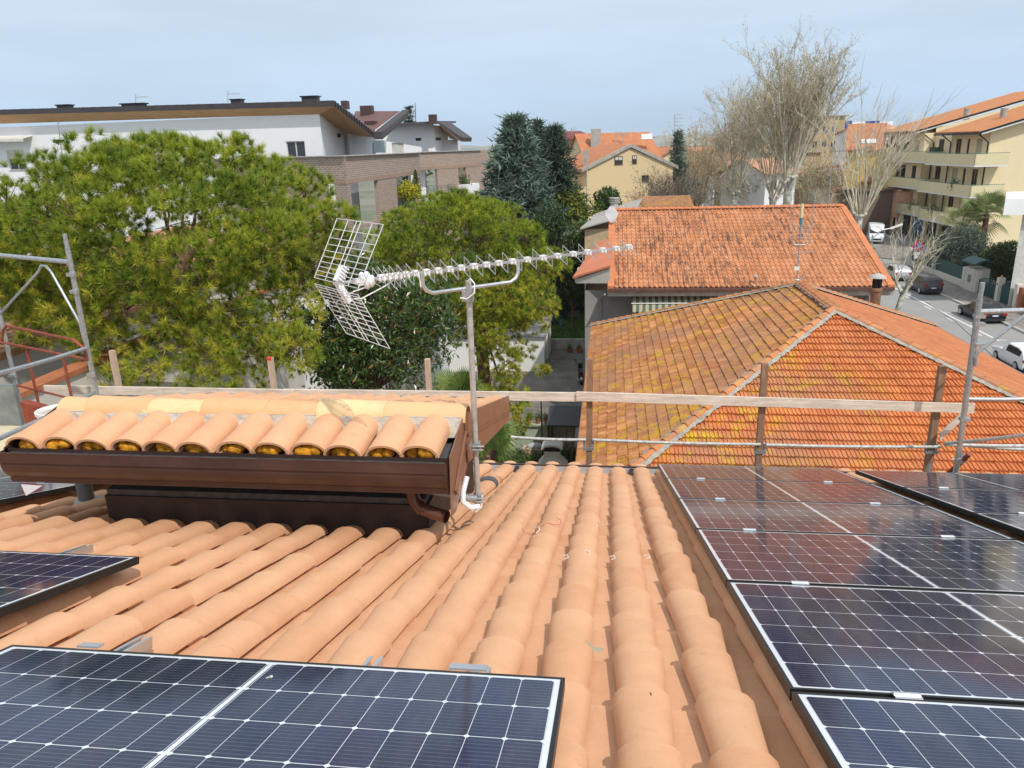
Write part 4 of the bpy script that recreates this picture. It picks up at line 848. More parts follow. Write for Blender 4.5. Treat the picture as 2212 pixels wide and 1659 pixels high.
mast(1788, 461, 1800, 308, t2_, 'tall thin aerial mast on the right end of the pantile roof', [('yagi', yagi(1797, 327, t2_, 1.4, (1, .1, .0), 8, .28, (0, 0, 1)), BLK), ('cross_aerial', yagi(1771, 369, t2_, 1.7, (1, .3, .08), 5, .5), DULL)])
# ------------------------------------------------------------------ old brown-tiled house further back
to = 62.
ob = thing('old_house', 'low old house with brown mossy tiles beyond the pantile roof ridge', 'house', (*ht(1400, 460, to)[:2], 0))
OLDM = t_mars('old_tiles', (.46, .23, .11), (.62, .34, .14), .6, .25, .35, yel=(.60, .34, .04))
z_e, z_r = ht(1440, 447, to)[2], ht(1440, 426, to+3)[2]
A, B = V3(ht(1390, 448, to)[0], to, z_e), V3(ht(1500, 445, to)[0], to, z_e); 
m = face(A, B, V3(B[0], to+3.4, z_r), V3(A[0]-.6, to+3.4, z_r), OLDM, 'o', W=.24, E=.42); part('roof', m, OLDM, ob)
m = MB(); m.box(A[0]+.3, B[0]-.3, to+.4, to+7, 0, z_e+.05); bw = part('wall', m, mat('old_brick', (.42, .24, .14), .9, var=.25, scale=3), ob)
m = MB(); m.box(ht(1457, 450, to)[0], ht(1470, 450, to)[0], to+.36, to+.41, z_e-.9, z_e-.15); part('window', m, mat('green_shutter', (.05, .16, .12), .6), ob)
p0, p1, p2, p3 = ht(1253, 492, 52), ht(1372, 458, 52), ht(1388, 426, to+3.4), ht(1288, 460, to+1)
ll = p1-p0
A, B = p0, V3(p1[0], p1[1], p0[2]+.8)
m = face(p0, p1, p2, p3, OLDM, 'q', W=.24, E=.42); part('lean_to_roof', m, OLDM, ob)
m = MB(); slab(m, [p-V3(0, 0, .03) for p in (p0, p1, p2, p3)], .1); part('roof_deck', m, CONC, ob)
m = MB(); m.box(p0[0]+.3, p1[0], 52.4, 62, 0, p0[2]-.15); part('side_wall', m, mat('old_cream', (.55, .42, .26), .9), ob)
m = MB(); c = ht(1327, 437, 60); m.tube([c-V3(0, 0, 1.4), c+V3(0, 0, .3)], .32, 10); 
for k in range(3): m.tube([c+V3(0, 0, .0+k*.14), c+V3(0, 0, .07+k*.14)], .42, 10)
part('chimney', m, CONC, ob)
sh = thing('annex', 'small white annex with a grey corrugated roof left of the pantile house', 'outbuilding', (*ht(1225, 520, 62)[:2], 0))
q = [ht(1188, 517, 62), ht(1254, 508, 62), ht(1256, 491, 68), ht(1204, 492, 68)]; m = MB(); slab(m, q, .12); 
for i in range(12):
    s = (i+.5)/12; m.tube([q[0]*(1-s)+q[1]*s+V3(0, 0, .02), q[3]*(1-s)+q[2]*s+V3(0, 0, .02)], .045, 5)
part('roof', m, mat('corrugated_grey', (.50, .51, .50), .7, var=.12), sh)
m = MB(); m.prism([V3(*ht(1193, 530, 62.4)[:2], 0), V3(*ht(1251, 530, 62.4)[:2], 0), V3(*ht(1254, 500, 68)[:2], 0), V3(*ht(1207, 500, 68)[:2], 0)], V3(0, 0, q[0][2]-.12)); part('wall', m, mat('dirty_white', (.50, .49, .46), .9, var=.15), sh)
# ------------------------------------------------------------------ courtyard things
g0_ = thing('garage', 'low white garage with a stained dark flat roof in the courtyard', 'garage', (-6.5, 50, 0))
gx = -4.15; gz = 2.35
m = MB(); wallface(m, (-13.5, 46.9), (gx, 47.4), 0, gz); wallface(m, (gx, 47.4), (gx, 53.2), 0, gz, [(.35, 3.0, .0, 2.1)]); wallface(m, (gx, 53.2), (-13.5, 53.2), 0, gz); wallface(m, (-13.5, 53.2), (-13.5, 46.9), 0, gz)
part('wall', m, mat('garage_white', (.78, .77, .74), .85, var=.03), g0_)
m = MB(); m.box(gx-.2, gx-.12, 47.8, 50.4, 0, 2.1); part('door', m, mat('garage_door', (.6, .6, .6)), g0_)
m = MB(); m.prism([V3(-13.7, 46.7, gz), V3(gx+.15, 47.2, gz), V3(gx+.15, 53.4, gz), V3(-13.7, 53.4, gz)], V3(0, 0, .12)); part('roof', m, mat('stained_roof', (.10, .10, .105), .8, var=.4, scale=1.2, dirt=(.5, .5, .5), dscale=1, damt=.7), g0_)
m = MB(); m.box(-9.3, -1.2, 53.0, 53.25, 0, .75); single('garden_wall', m, CONC, 'low grey wall in front of the lawn behind the courtyard', 'wall')
BEN = thing('bench', 'white slatted bench against the garage wall', 'bench', (-7.0, 46.4, 0)); m = MB()
for i in range(5): m.box(-7.7, -6.3, 46.62-.012*i, 46.65-.012*i, .52+i*.1, .59+i*.1)
part('backrest', m, WHT, BEN); m = MB()
for i in range(4): m.box(-7.7, -6.3, 46.1+i*.13, 46.2+i*.13, .42, .45)
part('seat', m, WHT, BEN)
for x in (-7.6, -6.4): m = MB(); m.box(x-.03, x+.03, 46.1, 46.6, 0, .42); part('leg', m, WHT, BEN)
m = MB(); m.box(-9, -1.6, 33.95, 34.2, 0, 1.25); m.box(-9, -1.6, 33.85, 34.3, 1.25, 1.33); single('retaining_wall', m, mat('pale_green', (.42, .48, .36), .9, var=.15), 'pale green garden wall with flower pots along its top', 'wall')
def pot(x, y, z, lab, fol, r=.16):
    o = thing('flower_pot', lab, 'plant pot', (x, y, z), 'flower pots in the yard'); m = MB(); m.lathe((x, y, z), [(.001, 0), (r*.7, 0), (r, .24), (r*1.08, .25), (r*1.08, .29), (r*.9, .29)], 12); part('pot', m, mat('clay_pot', (.40, .15, .07), .8), o)
    p = V3(x, y, z+.35)+rng.normal(0, .10, (220, 3))*[1, 1, 1.2]; leafcloud('foliage', p, .07, .03, fol, o)
def leafcloud(name, p, L_, w_, mt_, parent, updir=.2):
    n = len(p); d = rng.normal(size=(n, 3)); d[:, 2] += updir; d /= np.linalg.norm(d, axis=1)[:, None]; s = np.cross(d, rng.normal(size=(n, 3))); s /= np.linalg.norm(s, axis=1)[:, None]
    k = rng.uniform(.7, 1.3, (n, 1)); a = p-d*L_*k/2; b = p+d*L_*k/2; bend = np.cross(d, s)*w_*.35
    V = np.stack([a, p+s*w_*k*.5+bend, b, p-s*w_*k*.5+bend], 1).reshape(-1, 3); m = MB(); m.arr(V, np.arange(4*n).reshape(-1, 4)); return part(name, m, mt_, parent)
def foliage(name, a, b, rough=.5, trans=.25, sc=2.0, isl=.35, spec=.4, c3=None):
    t = NT(name); r = t.island(); c = t.mix(t.rng(t.noise(sc, 5, .6), .38, .62), a, b); c = t.mix(1.0, c, t.mix(r, (1-isl,)*3, (1+isl,)*3), 'MULTIPLY')
    if c3: c = t.mix(t.mth('GREATER_THAN', r, .93), c, c3)
    tr = t.node('ShaderNodeBsdfTranslucent'); t.ln(c, tr.inputs[0]); ms = t.node('ShaderNodeMixShader'); ms.inputs[0].default_value = trans
    o = t.t.nodes['Material Output']; t.done(c, rough, 0, spec); t.ln(t.b.outputs[0], ms.inputs[1]); t.ln(tr.outputs[0], ms.inputs[2]); t.ln(ms.outputs[0], o.inputs[0]); return t.m
LYEL = foliage('yellow_leaves', (.35, .36, .02), (.55, .50, .03)); LGRN = foliage('green_leaves', (.05, .10, .02), (.10, .18, .03))
pot(-4.35, 34.07, 1.33, 'pot of yellow leaves beside the pine trunk on the green wall', LYEL, .2)
for i in range(5): pot(-3.75+i*.42, 34.07, 1.33, ['pot of green leaves right of the yellow one', 'second green pot from the yellow one', 'middle green pot of the row on the green wall', 'green pot next to last on the green wall', 'green pot nearest the black shed'][i], LGRN, .13)
pot(-2.75, 52.2, 0, 'terracotta pot with a small shrub by the grey wall, left one', LGRN, .24); pot(-2.1, 52.2, 0, 'terracotta pot with a small shrub by the grey wall, right one', LGRN, .24)
sd_ = thing('shed', 'lean-to shed with a flat black roof beside the hip roof', 'shed', (-1.9, 32.5, 0))
m = MB(); m.prism([V3(-2.75, 31.9, 2.0), V3(-.6, 31.9, 2.0), V3(-.6, 33.9, 2.25), V3(-2.75, 33.9, 2.25)], V3(0, 0, .06)); part('roof', m, mat('black_sheet', (.035, .033, .035), .5), sd_)
for (x, y) in ((-2.65, 32), (-.7, 32), (-2.65, 33.8)): m = MB(); m.box(x-.05, x+.05, y-.05, y+.05, 0, 2.02); part('post', m, WBR, sd_)
for k in range(5): m = MB(); m.beam(V3(-2.3+k*.3, 32.6, 0), V3(-2.2+k*.35, 33.6, 1.8), .08, .03); part('plank', m, POSTW, sd_)
m = MB(); m.tube([V3(-2.9, 31.7, 0), V3(-2.95, 31.7, 3.4)], .03, 6); single('pole', m, BLK, 'thin black pole standing at the corner of the black shed roof', 'pole')
bb = thing('barbecue', 'white masonry barbecue with a tapering hood in the garden', 'barbecue', (-2.4, 31.9-2.2, 0)); bx_, by_ = ht(1193, 985, 29.6)[0], 29.6
zt_ = ht(1193, 958, by_)[2]
m = MB(); V = []
for (w_, z) in ((.72, 0), (.72, zt_-1.6), (.62, zt_-.95), (.33, zt_-.55), (.32, zt_-.28)): V += [V3(bx_-w_, by_-w_*.7, z), V3(bx_+w_, by_-w_*.7, z), V3(bx_+w_, by_+w_*.7, z), V3(bx_-w_, by_+w_*.7, z)]
m.arr(V, [[4*i+j, 4*i+(j+1) % 4, 4*i+4+(j+1) % 4, 4*i+4+j] for i in range(4) for j in range(4)]+[[16, 17, 18, 19]]); part('hood', m, mat('bbq_white', (.62, .60, .56), .9, var=.08), bb)
m = MB(); m.box(bx_-.33, bx_+.33, by_-.22, by_+.22, zt_-.28, zt_-.12); part('flue', m, mat('soot', (.03, .03, .03)), bb)
m = MB(); k = 8; P = [V3(bx_+.45*cos(pi*j/k), by_-.35, zt_-.14+.20*sin(pi*j/k)) for j in range(k+1)]+[V3(bx_+.38*cos(pi*j/k), by_-.35, zt_-.16+.14*sin(pi*j/k)) for j in range(k, -1, -1)]; m.prism(P, V3(0, .7, 0)); part('cap', m, mat('bbq_white', (0, 0, 0)), bb)
o = thing('planter_box', 'wooden crate with white sacks by the green wall', 'crate', (-3.1, 33.2, 0)); m = MB(); m.box(-4.0, -2.9, 32.9, 33.5, 0, .45); part('crate', m, POSTL, o)
m = MB(); m.ell((-3.4, 33.2, .5), (.4, .22, .18), 7); part('sack', m, mat('sack', (.5, .5, .5)), o)
m = MB(); p = rng.random((9000, 3))*[7.0, 5.0, .5]+[-8.3, 28.6, 0]; leafcloud('ivy_ground_cover', p, .10, .07, LGRN, None)['kind'] = 'stuff'
m = MB(); m.poly([V3(-9, 28, .02), V3(-1.2, 28, .02), V3(-1.2, 33.8, .02), V3(-9, 33.8, .02)]); struct('soil', m, mat('soil', (.045, .04, .025), .95, var=.4, scale=3))
# scooter
def scooter(loc, rz, label):
    r = thing('scooter', label, 'scooter', (0, 0, 0)); K = mat('scooter_black', (.012, .012, .014), .3); wl(0) if 0 else None
    for y, nm_ in ((.68, 'wheel'), (-.62, 'wheel')):
        m = MB(); m.lathe((0-.06, y, .26), [(.14, 0), (.26, .01), (.27, .06), (.26, .11), (.14, .12)], 16, (1, 0, 0)); part(nm_, m, mat('rubber', (.02, .02, .02), .8), r)
    m = MB(); prof = [(-.78, .52), (-.55, .40), (-.15, .28), (.30, .26), (.42, .40), (.50, .92), (.58, .98), (.62, .60), (.60, .36), (.44, .30)]
    m.prism([V3(-.14, y, z) for y, z in [(-.80, .62), (-.62, .34), (-.2, .26), (.36, .25), (.60, .40), (.60, .95), (.50, 1.0), (.40, .42), (.05, .38), (-.02, .66), (-.55, .72)]], V3(.28, 0, 0)); part('body', m, K, r)
    m = MB(); m.obox(V3(0, -.32, .76), V3(.13, 0, 0), V3(0, .38, .03), V3(0, 0, .05)); part('seat', m, mat('seat_black', (.02, .02, .02), .6), r)
    m = MB(); m.tube([V3(-.35, .42, 1.08), V3(0, .50, 1.04), V3(.35, .42, 1.08)], .02, 6); h = part('handlebar', m, K, r)
    for s in (-1, 1): m = MB(); m.tube([V3(.22*s, .45, 1.05), V3(.30*s, .47, 1.22)], .008, 5); m.ell((.31*s, .47, 1.26), (.07, .015, .045), 6); part('mirror', m, K, h)
    m = MB(); m.box(-.1, .1, -.84, -.80, .60, .68); part('tail_light', m, mat('red_lens', (.35, .02, .02), .3), r)
    m = MB(); m.obox(V3(0, -.88, .45), V3(.09, 0, 0), V3(0, .005, .0), V3(0, 0, .09)); part('number_plate', m, mat('plate_white', (.7, .7, .72)), r)
    m = MB(); m.tube([V3(-.2, -.1, .24), V3(-.2, -.75, .34)], .05, 8); part('exhaust', m, ALU, r)
    r.rotation_euler = (0, 0, rz); r.location = loc; return r
scooter((-1.72, 45.2, .01), .08, 'black scooter parked in the courtyard beside the hip roof')
# ------------------------------------------------------------------ vegetation builders
def tris(m, base, dirs, L_, w_):
    n = len(base); s = np.cross(dirs, rng.normal(size=(n, 3))); s /= np.linalg.norm(s, axis=1)[:, None]+1e-9
    V = np.stack([base-s*w_/2, base+s*w_/2, base+dirs*L_], 1).reshape(-1, 3); m.arr(V, np.arange(3*n).reshape(-1, 3))
def unit(v): return v/(np.linalg.norm(v, axis=1)[:, None]+1e-9)
BARK = mat('pine_bark', (.16, .09, .06), .95, var=.35, scale=8, bump=.6, bscale=20)
NEED = foliage('pine_needles', (.14, .215, .020), (.40, .46, .042), .5, .30, sc=1.3, isl=.45)
NEEDY = foliage('pine_needles_old', (.45, .45, .045), (.60, .56, .07), .5, .30, sc=1.3, isl=.3)
def pine(name, label, c, rad, tufts, nn, L_, wd, trunk, lob=(.5, .85), low=-.75, lobes=150, droop=()):
    """umbrella pine: lobes over an ellipsoid shell, needle tufts over the lobes, limbs from the trunk to the lobes"""
    c = np.asarray(c, float); r = thing(name, label, 'tree', (trunk[0], trunk[1], 0))
    d = unit(rng.normal(size=(lobes*3, 3))); d = d[d[:, 2] > low][:lobes]; k = rng.uniform(.84, 1.0, (len(d), 1)); k[rng.random(len(d)) < .18] *= .72
    LC = c+d*k*rad; LR = rng.uniform(lob[0], lob[1], len(LC))
    for (p, q) in droop: LC = np.vstack([LC, p]); LR = np.append(LR, q)
    # tufts
    per = max(4, tufts//len(LC)); T = []; TD = []
    for i in range(len(LC)):
        u = unit(rng.normal(size=(per, 3))+[0, 0, .6]+(LC[i]-c)/rad*.45); T.append(LC[i]+u*LR[i]*rng.uniform(.75, 1.05, (per, 1))*[1, 1, .75]); TD.append(unit(u*.7+[0, 0, .55]))
    T = np.concatenate(T); TD = np.concatenate(TD)
    def foli(sel, mt_, nm_, kk):
        b = np.repeat(T[sel], kk, 0); dd = unit(np.repeat(TD[sel], kk, 0)*.75+rng.normal(0, .55, (len(b), 3))); sz = np.repeat(rng.uniform(.7, 1.15, len(T[sel])), kk)[:, None]
        m = MB(); tris(m, b+np.repeat(TD[sel], kk, 0)*rng.uniform(-.12, .12, (len(b), 1))*L_*4*.3, dd, L_*sz*rng.uniform(.8, 1.15, (len(b), 1)), wd); return part(nm_, m, mt_, r)
    lowz = (T[:, 2]-c[2])/rad[2]; yel = rng.random(len(T)) < np.clip(.23-.40*lowz, .05, .55)
    foli(~yel, NEED, 'crown', nn); foli(yel, NEEDY, 'yellowish_needles', max(5, int(nn*.7)))
    m = MB(); base = V3(trunk[0], trunk[1], 0); fork = V3(trunk[2], trunk[3], c[2]-rad[2]*.55)
    m.tube([base, base*.6+fork*.4+V3(.15, 0, 0), fork], [.34, .27, .22], 10); part('trunk', m, BARK, r, smooth=True)
    m = MB()
    for i in range(len(LC)):
        if i % 5 == 0: a = fork+V3(0, 0, rng.uniform(-.3, .5)); b = LC[i]; mid = a*.45+b*.55-V3(0, 0, rng.uniform(.0, .5)); m.tube([a, mid, b], [.07, .035, .012], 5)
        for j in range(3): q = LC[i]+rng.normal(0, .5, 3)*LR[i]; m.tube([LC[i]*.94+fork*.06, LC[i], q], [.014, .011, .006], 4, caps=False)
    part('limbs', m, BARK, r); return r
pc = at(325, 520, 17.0)
pine('pine_tree', 'big umbrella pine with long yellow-green needles behind the left scaffold', pc+V3(0, .5, 0), V3(4.1, 3.2, 1.95), 7200, 66, .19, .0125, (pc[0]+.3, pc[1]+.6, pc[0]+.2, pc[1]+.5), lobes=225,
     droop=[(at(rng.uniform(180, 650), rng.uniform(640, 810), rng.uniform(15.4, 17.6)), rng.uniform(.5, .66)) for _ in range(34)]+[(at(rng.uniform(-40, 200), rng.uniform(600, 690), rng.uniform(15.4, 17.6)), rng.uniform(.5, .66)) for _ in range(12)]+[(at(280, 690, 15.6), .7), (at(200, 690, 15.8), .65), (at(350, 660, 15.4), .7), (at(110, 700, 16), .6), (at(250, 800, 15.5), .5), (at(330, 790, 15.2), .55), (at(420, 790, 15.5), .6), (at(470, 830, 15.5), .5), (at(550, 760, 16), .6), (at(600, 700, 16.5), .6), (at(60, 700, 16), .6), (at(520, 690, 16), .5), (at(640, 640, 17), .6), (at(30, 640, 16), .6), (at(430, 710, 15.6), .5)])
pc2 = at(985, 610, 28)
pine('pine_tree', 'smaller rounded pine beside the antenna pole, drooping over the white garage', pc2+V3(0, 1, .1), V3(3.55, 3.0, 2.75), 7600, 46, .19, .018, (pc2[0]+.9, pc2[1]+.2, pc2[0]+.7, pc2[1]+.6), lob=(.5, .85), lobes=240, low=-.85,
     droop=[(at(rng.uniform(1035, 1125), rng.uniform(690, 880), rng.uniform(27, 28.2)), rng.uniform(.38, .55)) for _ in range(16)]+[(at(rng.uniform(960, 1190), rng.uniform(600, 730), rng.uniform(26, 28)), rng.uniform(.5, .65)) for _ in range(14)]+[(at(1090, 780, 27.5), .6), (at(1085, 840, 27.8), .5), (at(1115, 870, 28), .5), (at(1125, 905, 28), .4), (at(1160, 640, 28), .7), (at(1150, 700, 28), .55), (at(1060, 730, 27), .6), (at(1170, 800, 28.5), .25), (at(1130, 760, 28), .5), (at(1100, 810, 28), .5), (at(1120, 930, 28.3), .3)])
# broad-leaved trees
LAUR = foliage('magnolia_leaves', (.035, .075, .018), (.09, .15, .03), .28, .12, sc=2.5, isl=.4, spec=.6, c3=(.22, .13, .05))
def leafy(name, label, c, rad, n, L_, w_, mt_, base, lobes=26, lob=(.5, .9), bark=BARK, shell=.75, cat='tree', low=-.9, tr=.13):
    r = thing(name, label, cat, base); c = np.asarray(c, float); d = unit(rng.normal(size=(lobes*3, 3))); d = d[d[:, 2] > low][:lobes]; LC = c+d*rad*rng.uniform(.35, .85, (len(d), 1)); LR = rng.uniform(lob[0], lob[1], len(d))*min(rad)
    pr = LR**2; pr /= pr.sum(); ix = rng.choice(len(d), n, p=pr); u = unit(rng.normal(size=(n, 3))+[0, 0, .2]); p = LC[ix]+u*(LR[ix]*rng.uniform(shell, 1.08, n))[:, None]
    leafcloud('crown', p, L_, w_, mt_, r, .5); m = MB(); b = V3(*base); f = V3(c[0], c[1], c[2]-rad[2]*.6); m.tube([b, (b+f)/2+V3(.05, 0, 0), f], [tr, tr*.8, tr*.6], 8)
    for i in range(len(LC)): m.tube([f, (f+LC[i])/2+rng.normal(0, .08, 3), LC[i]], [tr*.4, tr*.25, tr*.08], 5)
    part('trunk', m, bark, r, smooth=True); return r
mc = at(800, 730, 19.5)
leafy('magnolia_tree', 'dark glossy magnolia between the two pines, behind the antenna mesh', mc, V3(2.3, 1.6, 2.3), 12500, .17, .062, LAUR, (mc[0], mc[1], 0), lobes=44, lob=(.3, .55))
lc = at(1236, 600, 58); DARKL = foliage('laurel_leaves', (.020, .045, .014), (.05, .09, .02), .4, .1, sc=1.2, isl=.5)
leafy('laurel_tree', 'tall dark laurel against the grey wall of the pantile house', lc, V3(1.75, 1.5, 4.0), 11000, .28, .12, DARKL, (lc[0], lc[1], 0), lobes=40, lob=(.4, .6))
lc = at(1272, 532, 57.); leafy('laurel_tree', 'dark green shrub tree under the dish of the pantile house', lc, V3(2.0, 1.4, 1.5), 4500, .28, .13, LAUR, (lc[0], lc[1], 0), lobes=24)
YG = foliage('olive_green_leaves', (.13, .17, .02), (.24, .25, .03), .6, .2, sc=.8, isl=.35)
lc = at(1222, 472, 66); leafy('broadleaf_tree', 'yellow-green round tree at the foot of the blue-green cedars', lc, V3(2.1, 1.8, 2.4), 7000, .25, .12, YG, (lc[0], lc[1], 0), lobes=30)
lc = at(1310, 440, 82); leafy('broadleaf_tree', 'small dark green tree before the yellow gable house', lc, V3(1.4, 1.2, 2.0), 2500, .4, .18, LAUR, (lc[0], lc[1], 0), lobes=20)
lc = at(1180, 505, 60); leafy('broadleaf_tree', 'dark shrub mass between the second pine and the grey annex', lc, V3(1.7, 1.6, 1.6), 4500, .25, .11, DARKL, (lc[0], lc[1], 0), lobes=20)
# cedars
CED = foliage('cedar_needles', (.075, .12, .09), (.17, .235, .185), .7, .08, sc=.7, isl=.45); CEDD = foliage('spruce_needles', (.04, .075, .05), (.08, .125, .08), .7, .08, sc=.7, isl=.45)
def conifer(label, base, top, R, n, mt_, name='cedar_tree', seed=0, pw=.8, levels=34, nd=1.):
    base, top = np.asarray(base, float), np.asarray(top, float); H = top[2]-base[2]; r = thing(name, label, 'tree', base); m = MB(); tr = MB(); tr.tube([base, (base+top)/2, top], [R*.07, R*.04, .03], 8)
    B = []; D = []
    for l in range(levels):
        h = .04+.95*(l/levels); z = base[2]+H*h; rr = R*(1-h)**pw*rng.uniform(.8, 1.1)+.12; nb_ = int(8+14*(1-h)); ph = rng.random()*6.28
        for b in range(nb_):
            a = ph+b*6.283/nb_+rng.normal(0, .15); rl = rr*rng.uniform(.65, 1.12); k = max(4, int(rl/R*22)); s = np.linspace(.12, 1, k); dirn = V3(cos(a), sin(a), 0)
            pts = V3(base[0], base[1], z)+s[:, None]*dirn*rl+np.c_[np.zeros(k), np.zeros(k), rl*(.10*s-.34*s**2+.12*s**6)]
            if b % 3 == 0: tr.tube(pts[[0, k//2, k-1]], [.05, .03, .01], 3, caps=False)
            q = 9; pp = np.repeat(pts, q, 0)+rng.normal(0, .10*R/4+.02, (k*q, 3))*[1, 1, .6]; B.append(pp); D.append(unit(dirn*.8+rng.normal(0, .6, (k*q, 3))+[0, 0, .15]))
    B = np.concatenate(B); D = np.concatenate(D); 
    if len(B) > n: ix = rng.choice(len(B), n, replace=False); B, D = B[ix], D[ix]
    tris(m, B, D, rng.uniform(.28, .55, (len(B), 1))*R/4.2*nd, .10*R/4.2*nd**1.5); part('crown', m, mt_, r); part('trunk', tr, BARK, r); return r
def gp(u, v, D): q = at(u, v, D); return V3(q[0], q[1], 0)
conifer('broad blue-green cedar, the nearest and widest of the three', gp(1118, 500, 64), at(1111, 246, 64), 6.2, 84000, CED, levels=54, pw=.72)
conifer('dark spruce with a thick top just behind the widest cedar', gp(1165, 500, 69), at(1161, 252, 69), 4.6, 38000, CEDD, 'spruce_tree', pw=.72, levels=38)
conifer('green cedar on the right of the group, its tip leaning beside the maroon-roofed house', gp(1200, 500, 67), at(1196, 264, 67), 5.4, 46000, CEDD, pw=.72, levels=38)
conifer('lone fir tip rising behind the roof of the white apartment building', gp(893, 400, 84), at(897, 222, 84), 3.0, 14000, CEDD, 'fir_tree', pw=.9, levels=40, nd=1.6)
conifer('small blue spruce top among the bare trees behind the orange roofs', gp(1462, 400, 100), at(1462, 278, 100), 3.0, 14000, CED, 'spruce_tree', pw=.8, levels=40, nd=1.9)
conifer('flat-topped dark conifer behind the cream apartment roof', gp(2005, 400, 120), at(2012, 272, 120), 3.0, 9000, CEDD, 'fir_tree', pw=.9, levels=34, nd=2)
# bare trees
PLB = NT('plane_bark'); PLB.xyz(); PLB = PLB.done(PLB.mix(PLB.rng(PLB.noise(3.5, 6, .7), .42, .58), (.62, .60, .52), (.26, .24, .19)), .9)
GRB = mat('grey_bark', (.20, .17, .14), .95, var=.2, scale=3); TWIG = foliage('twig_buds', (.30, .22, .09), (.46, .35, .15), .8, .2, sc=.5, isl=.3)
PALE = NT('pale_branch'); PALE.xyz(); PALE = PALE.done(PALE.mix(PALE.rng(PALE.noise(1.5, 4, .6), .4, .6), (.60, .55, .43), (.42, .37, .27)), .9)
def bare(name, label, base, fork_h, r0_, heads, whips, wl_, tip, bark, buds=0, spread=.35, branch=3, depth=2, up=.6, lean=(0, 0), budm=None, thin=.012, headspread=.55, budsz=.10, twb=None, wob=.06):
    """leafless tree: trunk, a few thick heads, long whips with side twigs"""
    base = np.asarray(base, float); r = thing(name, label, 'tree', base); m = MB(); fk = base+V3(lean[0], lean[1], fork_h)
    m.tube([base, base*.5+fk*.5+V3(rng.normal(0, .08), 0, 0), fk], [r0_*1.15, r0_*.9, r0_*.85], 10); part('trunk', m, bark, r, smooth=True)
    m = MB(); ends = []; hm = MB()
    def tw(p, d, L_, rad, lev):
        k = 5; P = [p]; dd = d
        for i in range(k-1): dd = nrm(dd+rng.normal(0, wob, 3)+V3(0, 0, .06*up)); P.append(P[-1]+dd*L_/(k-1))
        P = np.array(P); m.tube(P, np.linspace(rad, max(thin*.6, rad*.35), k), 3 if rad < .05 else 5, caps=False); ends.append(P[1:])
        if lev > 0:
            for j in range(branch+(1 if lev > 1 else 0)):
                s = rng.uniform(.38, .98)*(k-1); i = int(s); q = P[i]+(P[min(i+1, k-1)]-P[i])*(s-i); d2 = nrm(dd+rng.normal(0, .22+spread*.6, 3)); d2[2] = abs(d2[2])*.8+up*.12; tw(q, nrm(d2), L_*rng.uniform(.35, .6), max(thin, rad*.5), lev-1)
    for h in range(heads):
        a = h*6.283/heads+rng.normal(0, .4); hd_ = nrm(V3(cos(a)*headspread, sin(a)*headspread, 1)); q = fk+hd_*rng.uniform(.35, .7)*fork_h*tip; hm.tube([fk, (fk+q)/2, q], [r0_*.8, r0_*.55, r0_*.45], 6); hm.ell(q, (r0_*.6, r0_*.6, r0_*.5), 5)
        for i in range(whips): tw(q, nrm(hd_+rng.normal(0, spread, 3)+V3(0, 0, up)), wl_*rng.uniform(.7, 1.1), max(thin*1.6, r0_*.2), depth)
    part('limbs', hm, bark, r); part('branches', m, twb or (PALE if bark is PLB else bark), r)
    if buds:
        E_ = np.concatenate(ends); ix = rng.choice(len(E_), buds); p = E_[ix]+rng.normal(0, .16, (buds, 3)); leafcloud('buds', p, budsz, budsz*.5, budm or TWIG, r)
    return r
bare('plane_tree', 'tallest leafless plane tree, with a thick mottled white trunk and brownish buds', gp(1700, 440, 78), 9.0, .50, 5, 5, 8.6, .24, PLB, 11000, .24, 4, 3, 1.1, thin=.016, headspread=.55, budsz=.14)
bare('plane_tree', 'leafless plane tree left of the tallest one, with a wide fan of twigs', gp(1585, 440, 92), 7.2, .42, 5, 5, 9.2, .24, PLB, 7000, .27, 4, 3, .9, thin=.017, headspread=.6, budsz=.14)
bare('plane_tree', 'leafless plane tree just left of the tallest one, its trunk half hidden', gp(1668, 440, 84), 7.0, .40, 4, 5, 8.6, .25, PLB, 5000, .27, 4, 3, .9, thin=.016, budsz=.14)
bare('plane_tree', 'pollarded plane tree with knobbly white head in front of the cream apartments', gp(1853, 500, 60), 7.8, .29, 6, 5, 6.6, .13, PLB, 0, .22, 3, 2, 1.0, thin=.012, headspread=.9)
bare('plane_tree', 'young plane tree with mottled leaning trunk beside the grey cars', gp(1915, 668, 44.5), 5.2, .17, 3, 5, 3.2, .22, PLB, 0, .38, 3, 2, .5, lean=(.9, .3), thin=.010, headspread=.8)
bare('bare_tree', 'bushy grey leafless tree before the orange roofs, in the middle distance', gp(1440, 450, 80), 3.4, .22, 6, 12, 5.2, .35, GRB, 9000, .38, 4, 2, .75, thin=.018, headspread=.8, budsz=.16, budm=foliage('grey_twigs', (.17, .13, .09), (.26, .20, .14), .9, .1))
bare('bare_tree', 'small leafless tree with spreading twigs in front of the yellow gable', gp(1352, 455, 66), 2.4, .15, 5, 6, 3.9, .3, GRB, 0, .5, 4, 2, .25, thin=.013, headspread=1.5)
bare('bare_tree', 'tall leafless tree behind the orange roofs, seen against the sky', gp(1510, 420, 110), 4.5, .3, 6, 9, 7.5, .35, PALE, 6000, .33, 3, 2, .8, thin=.024, budsz=.2)
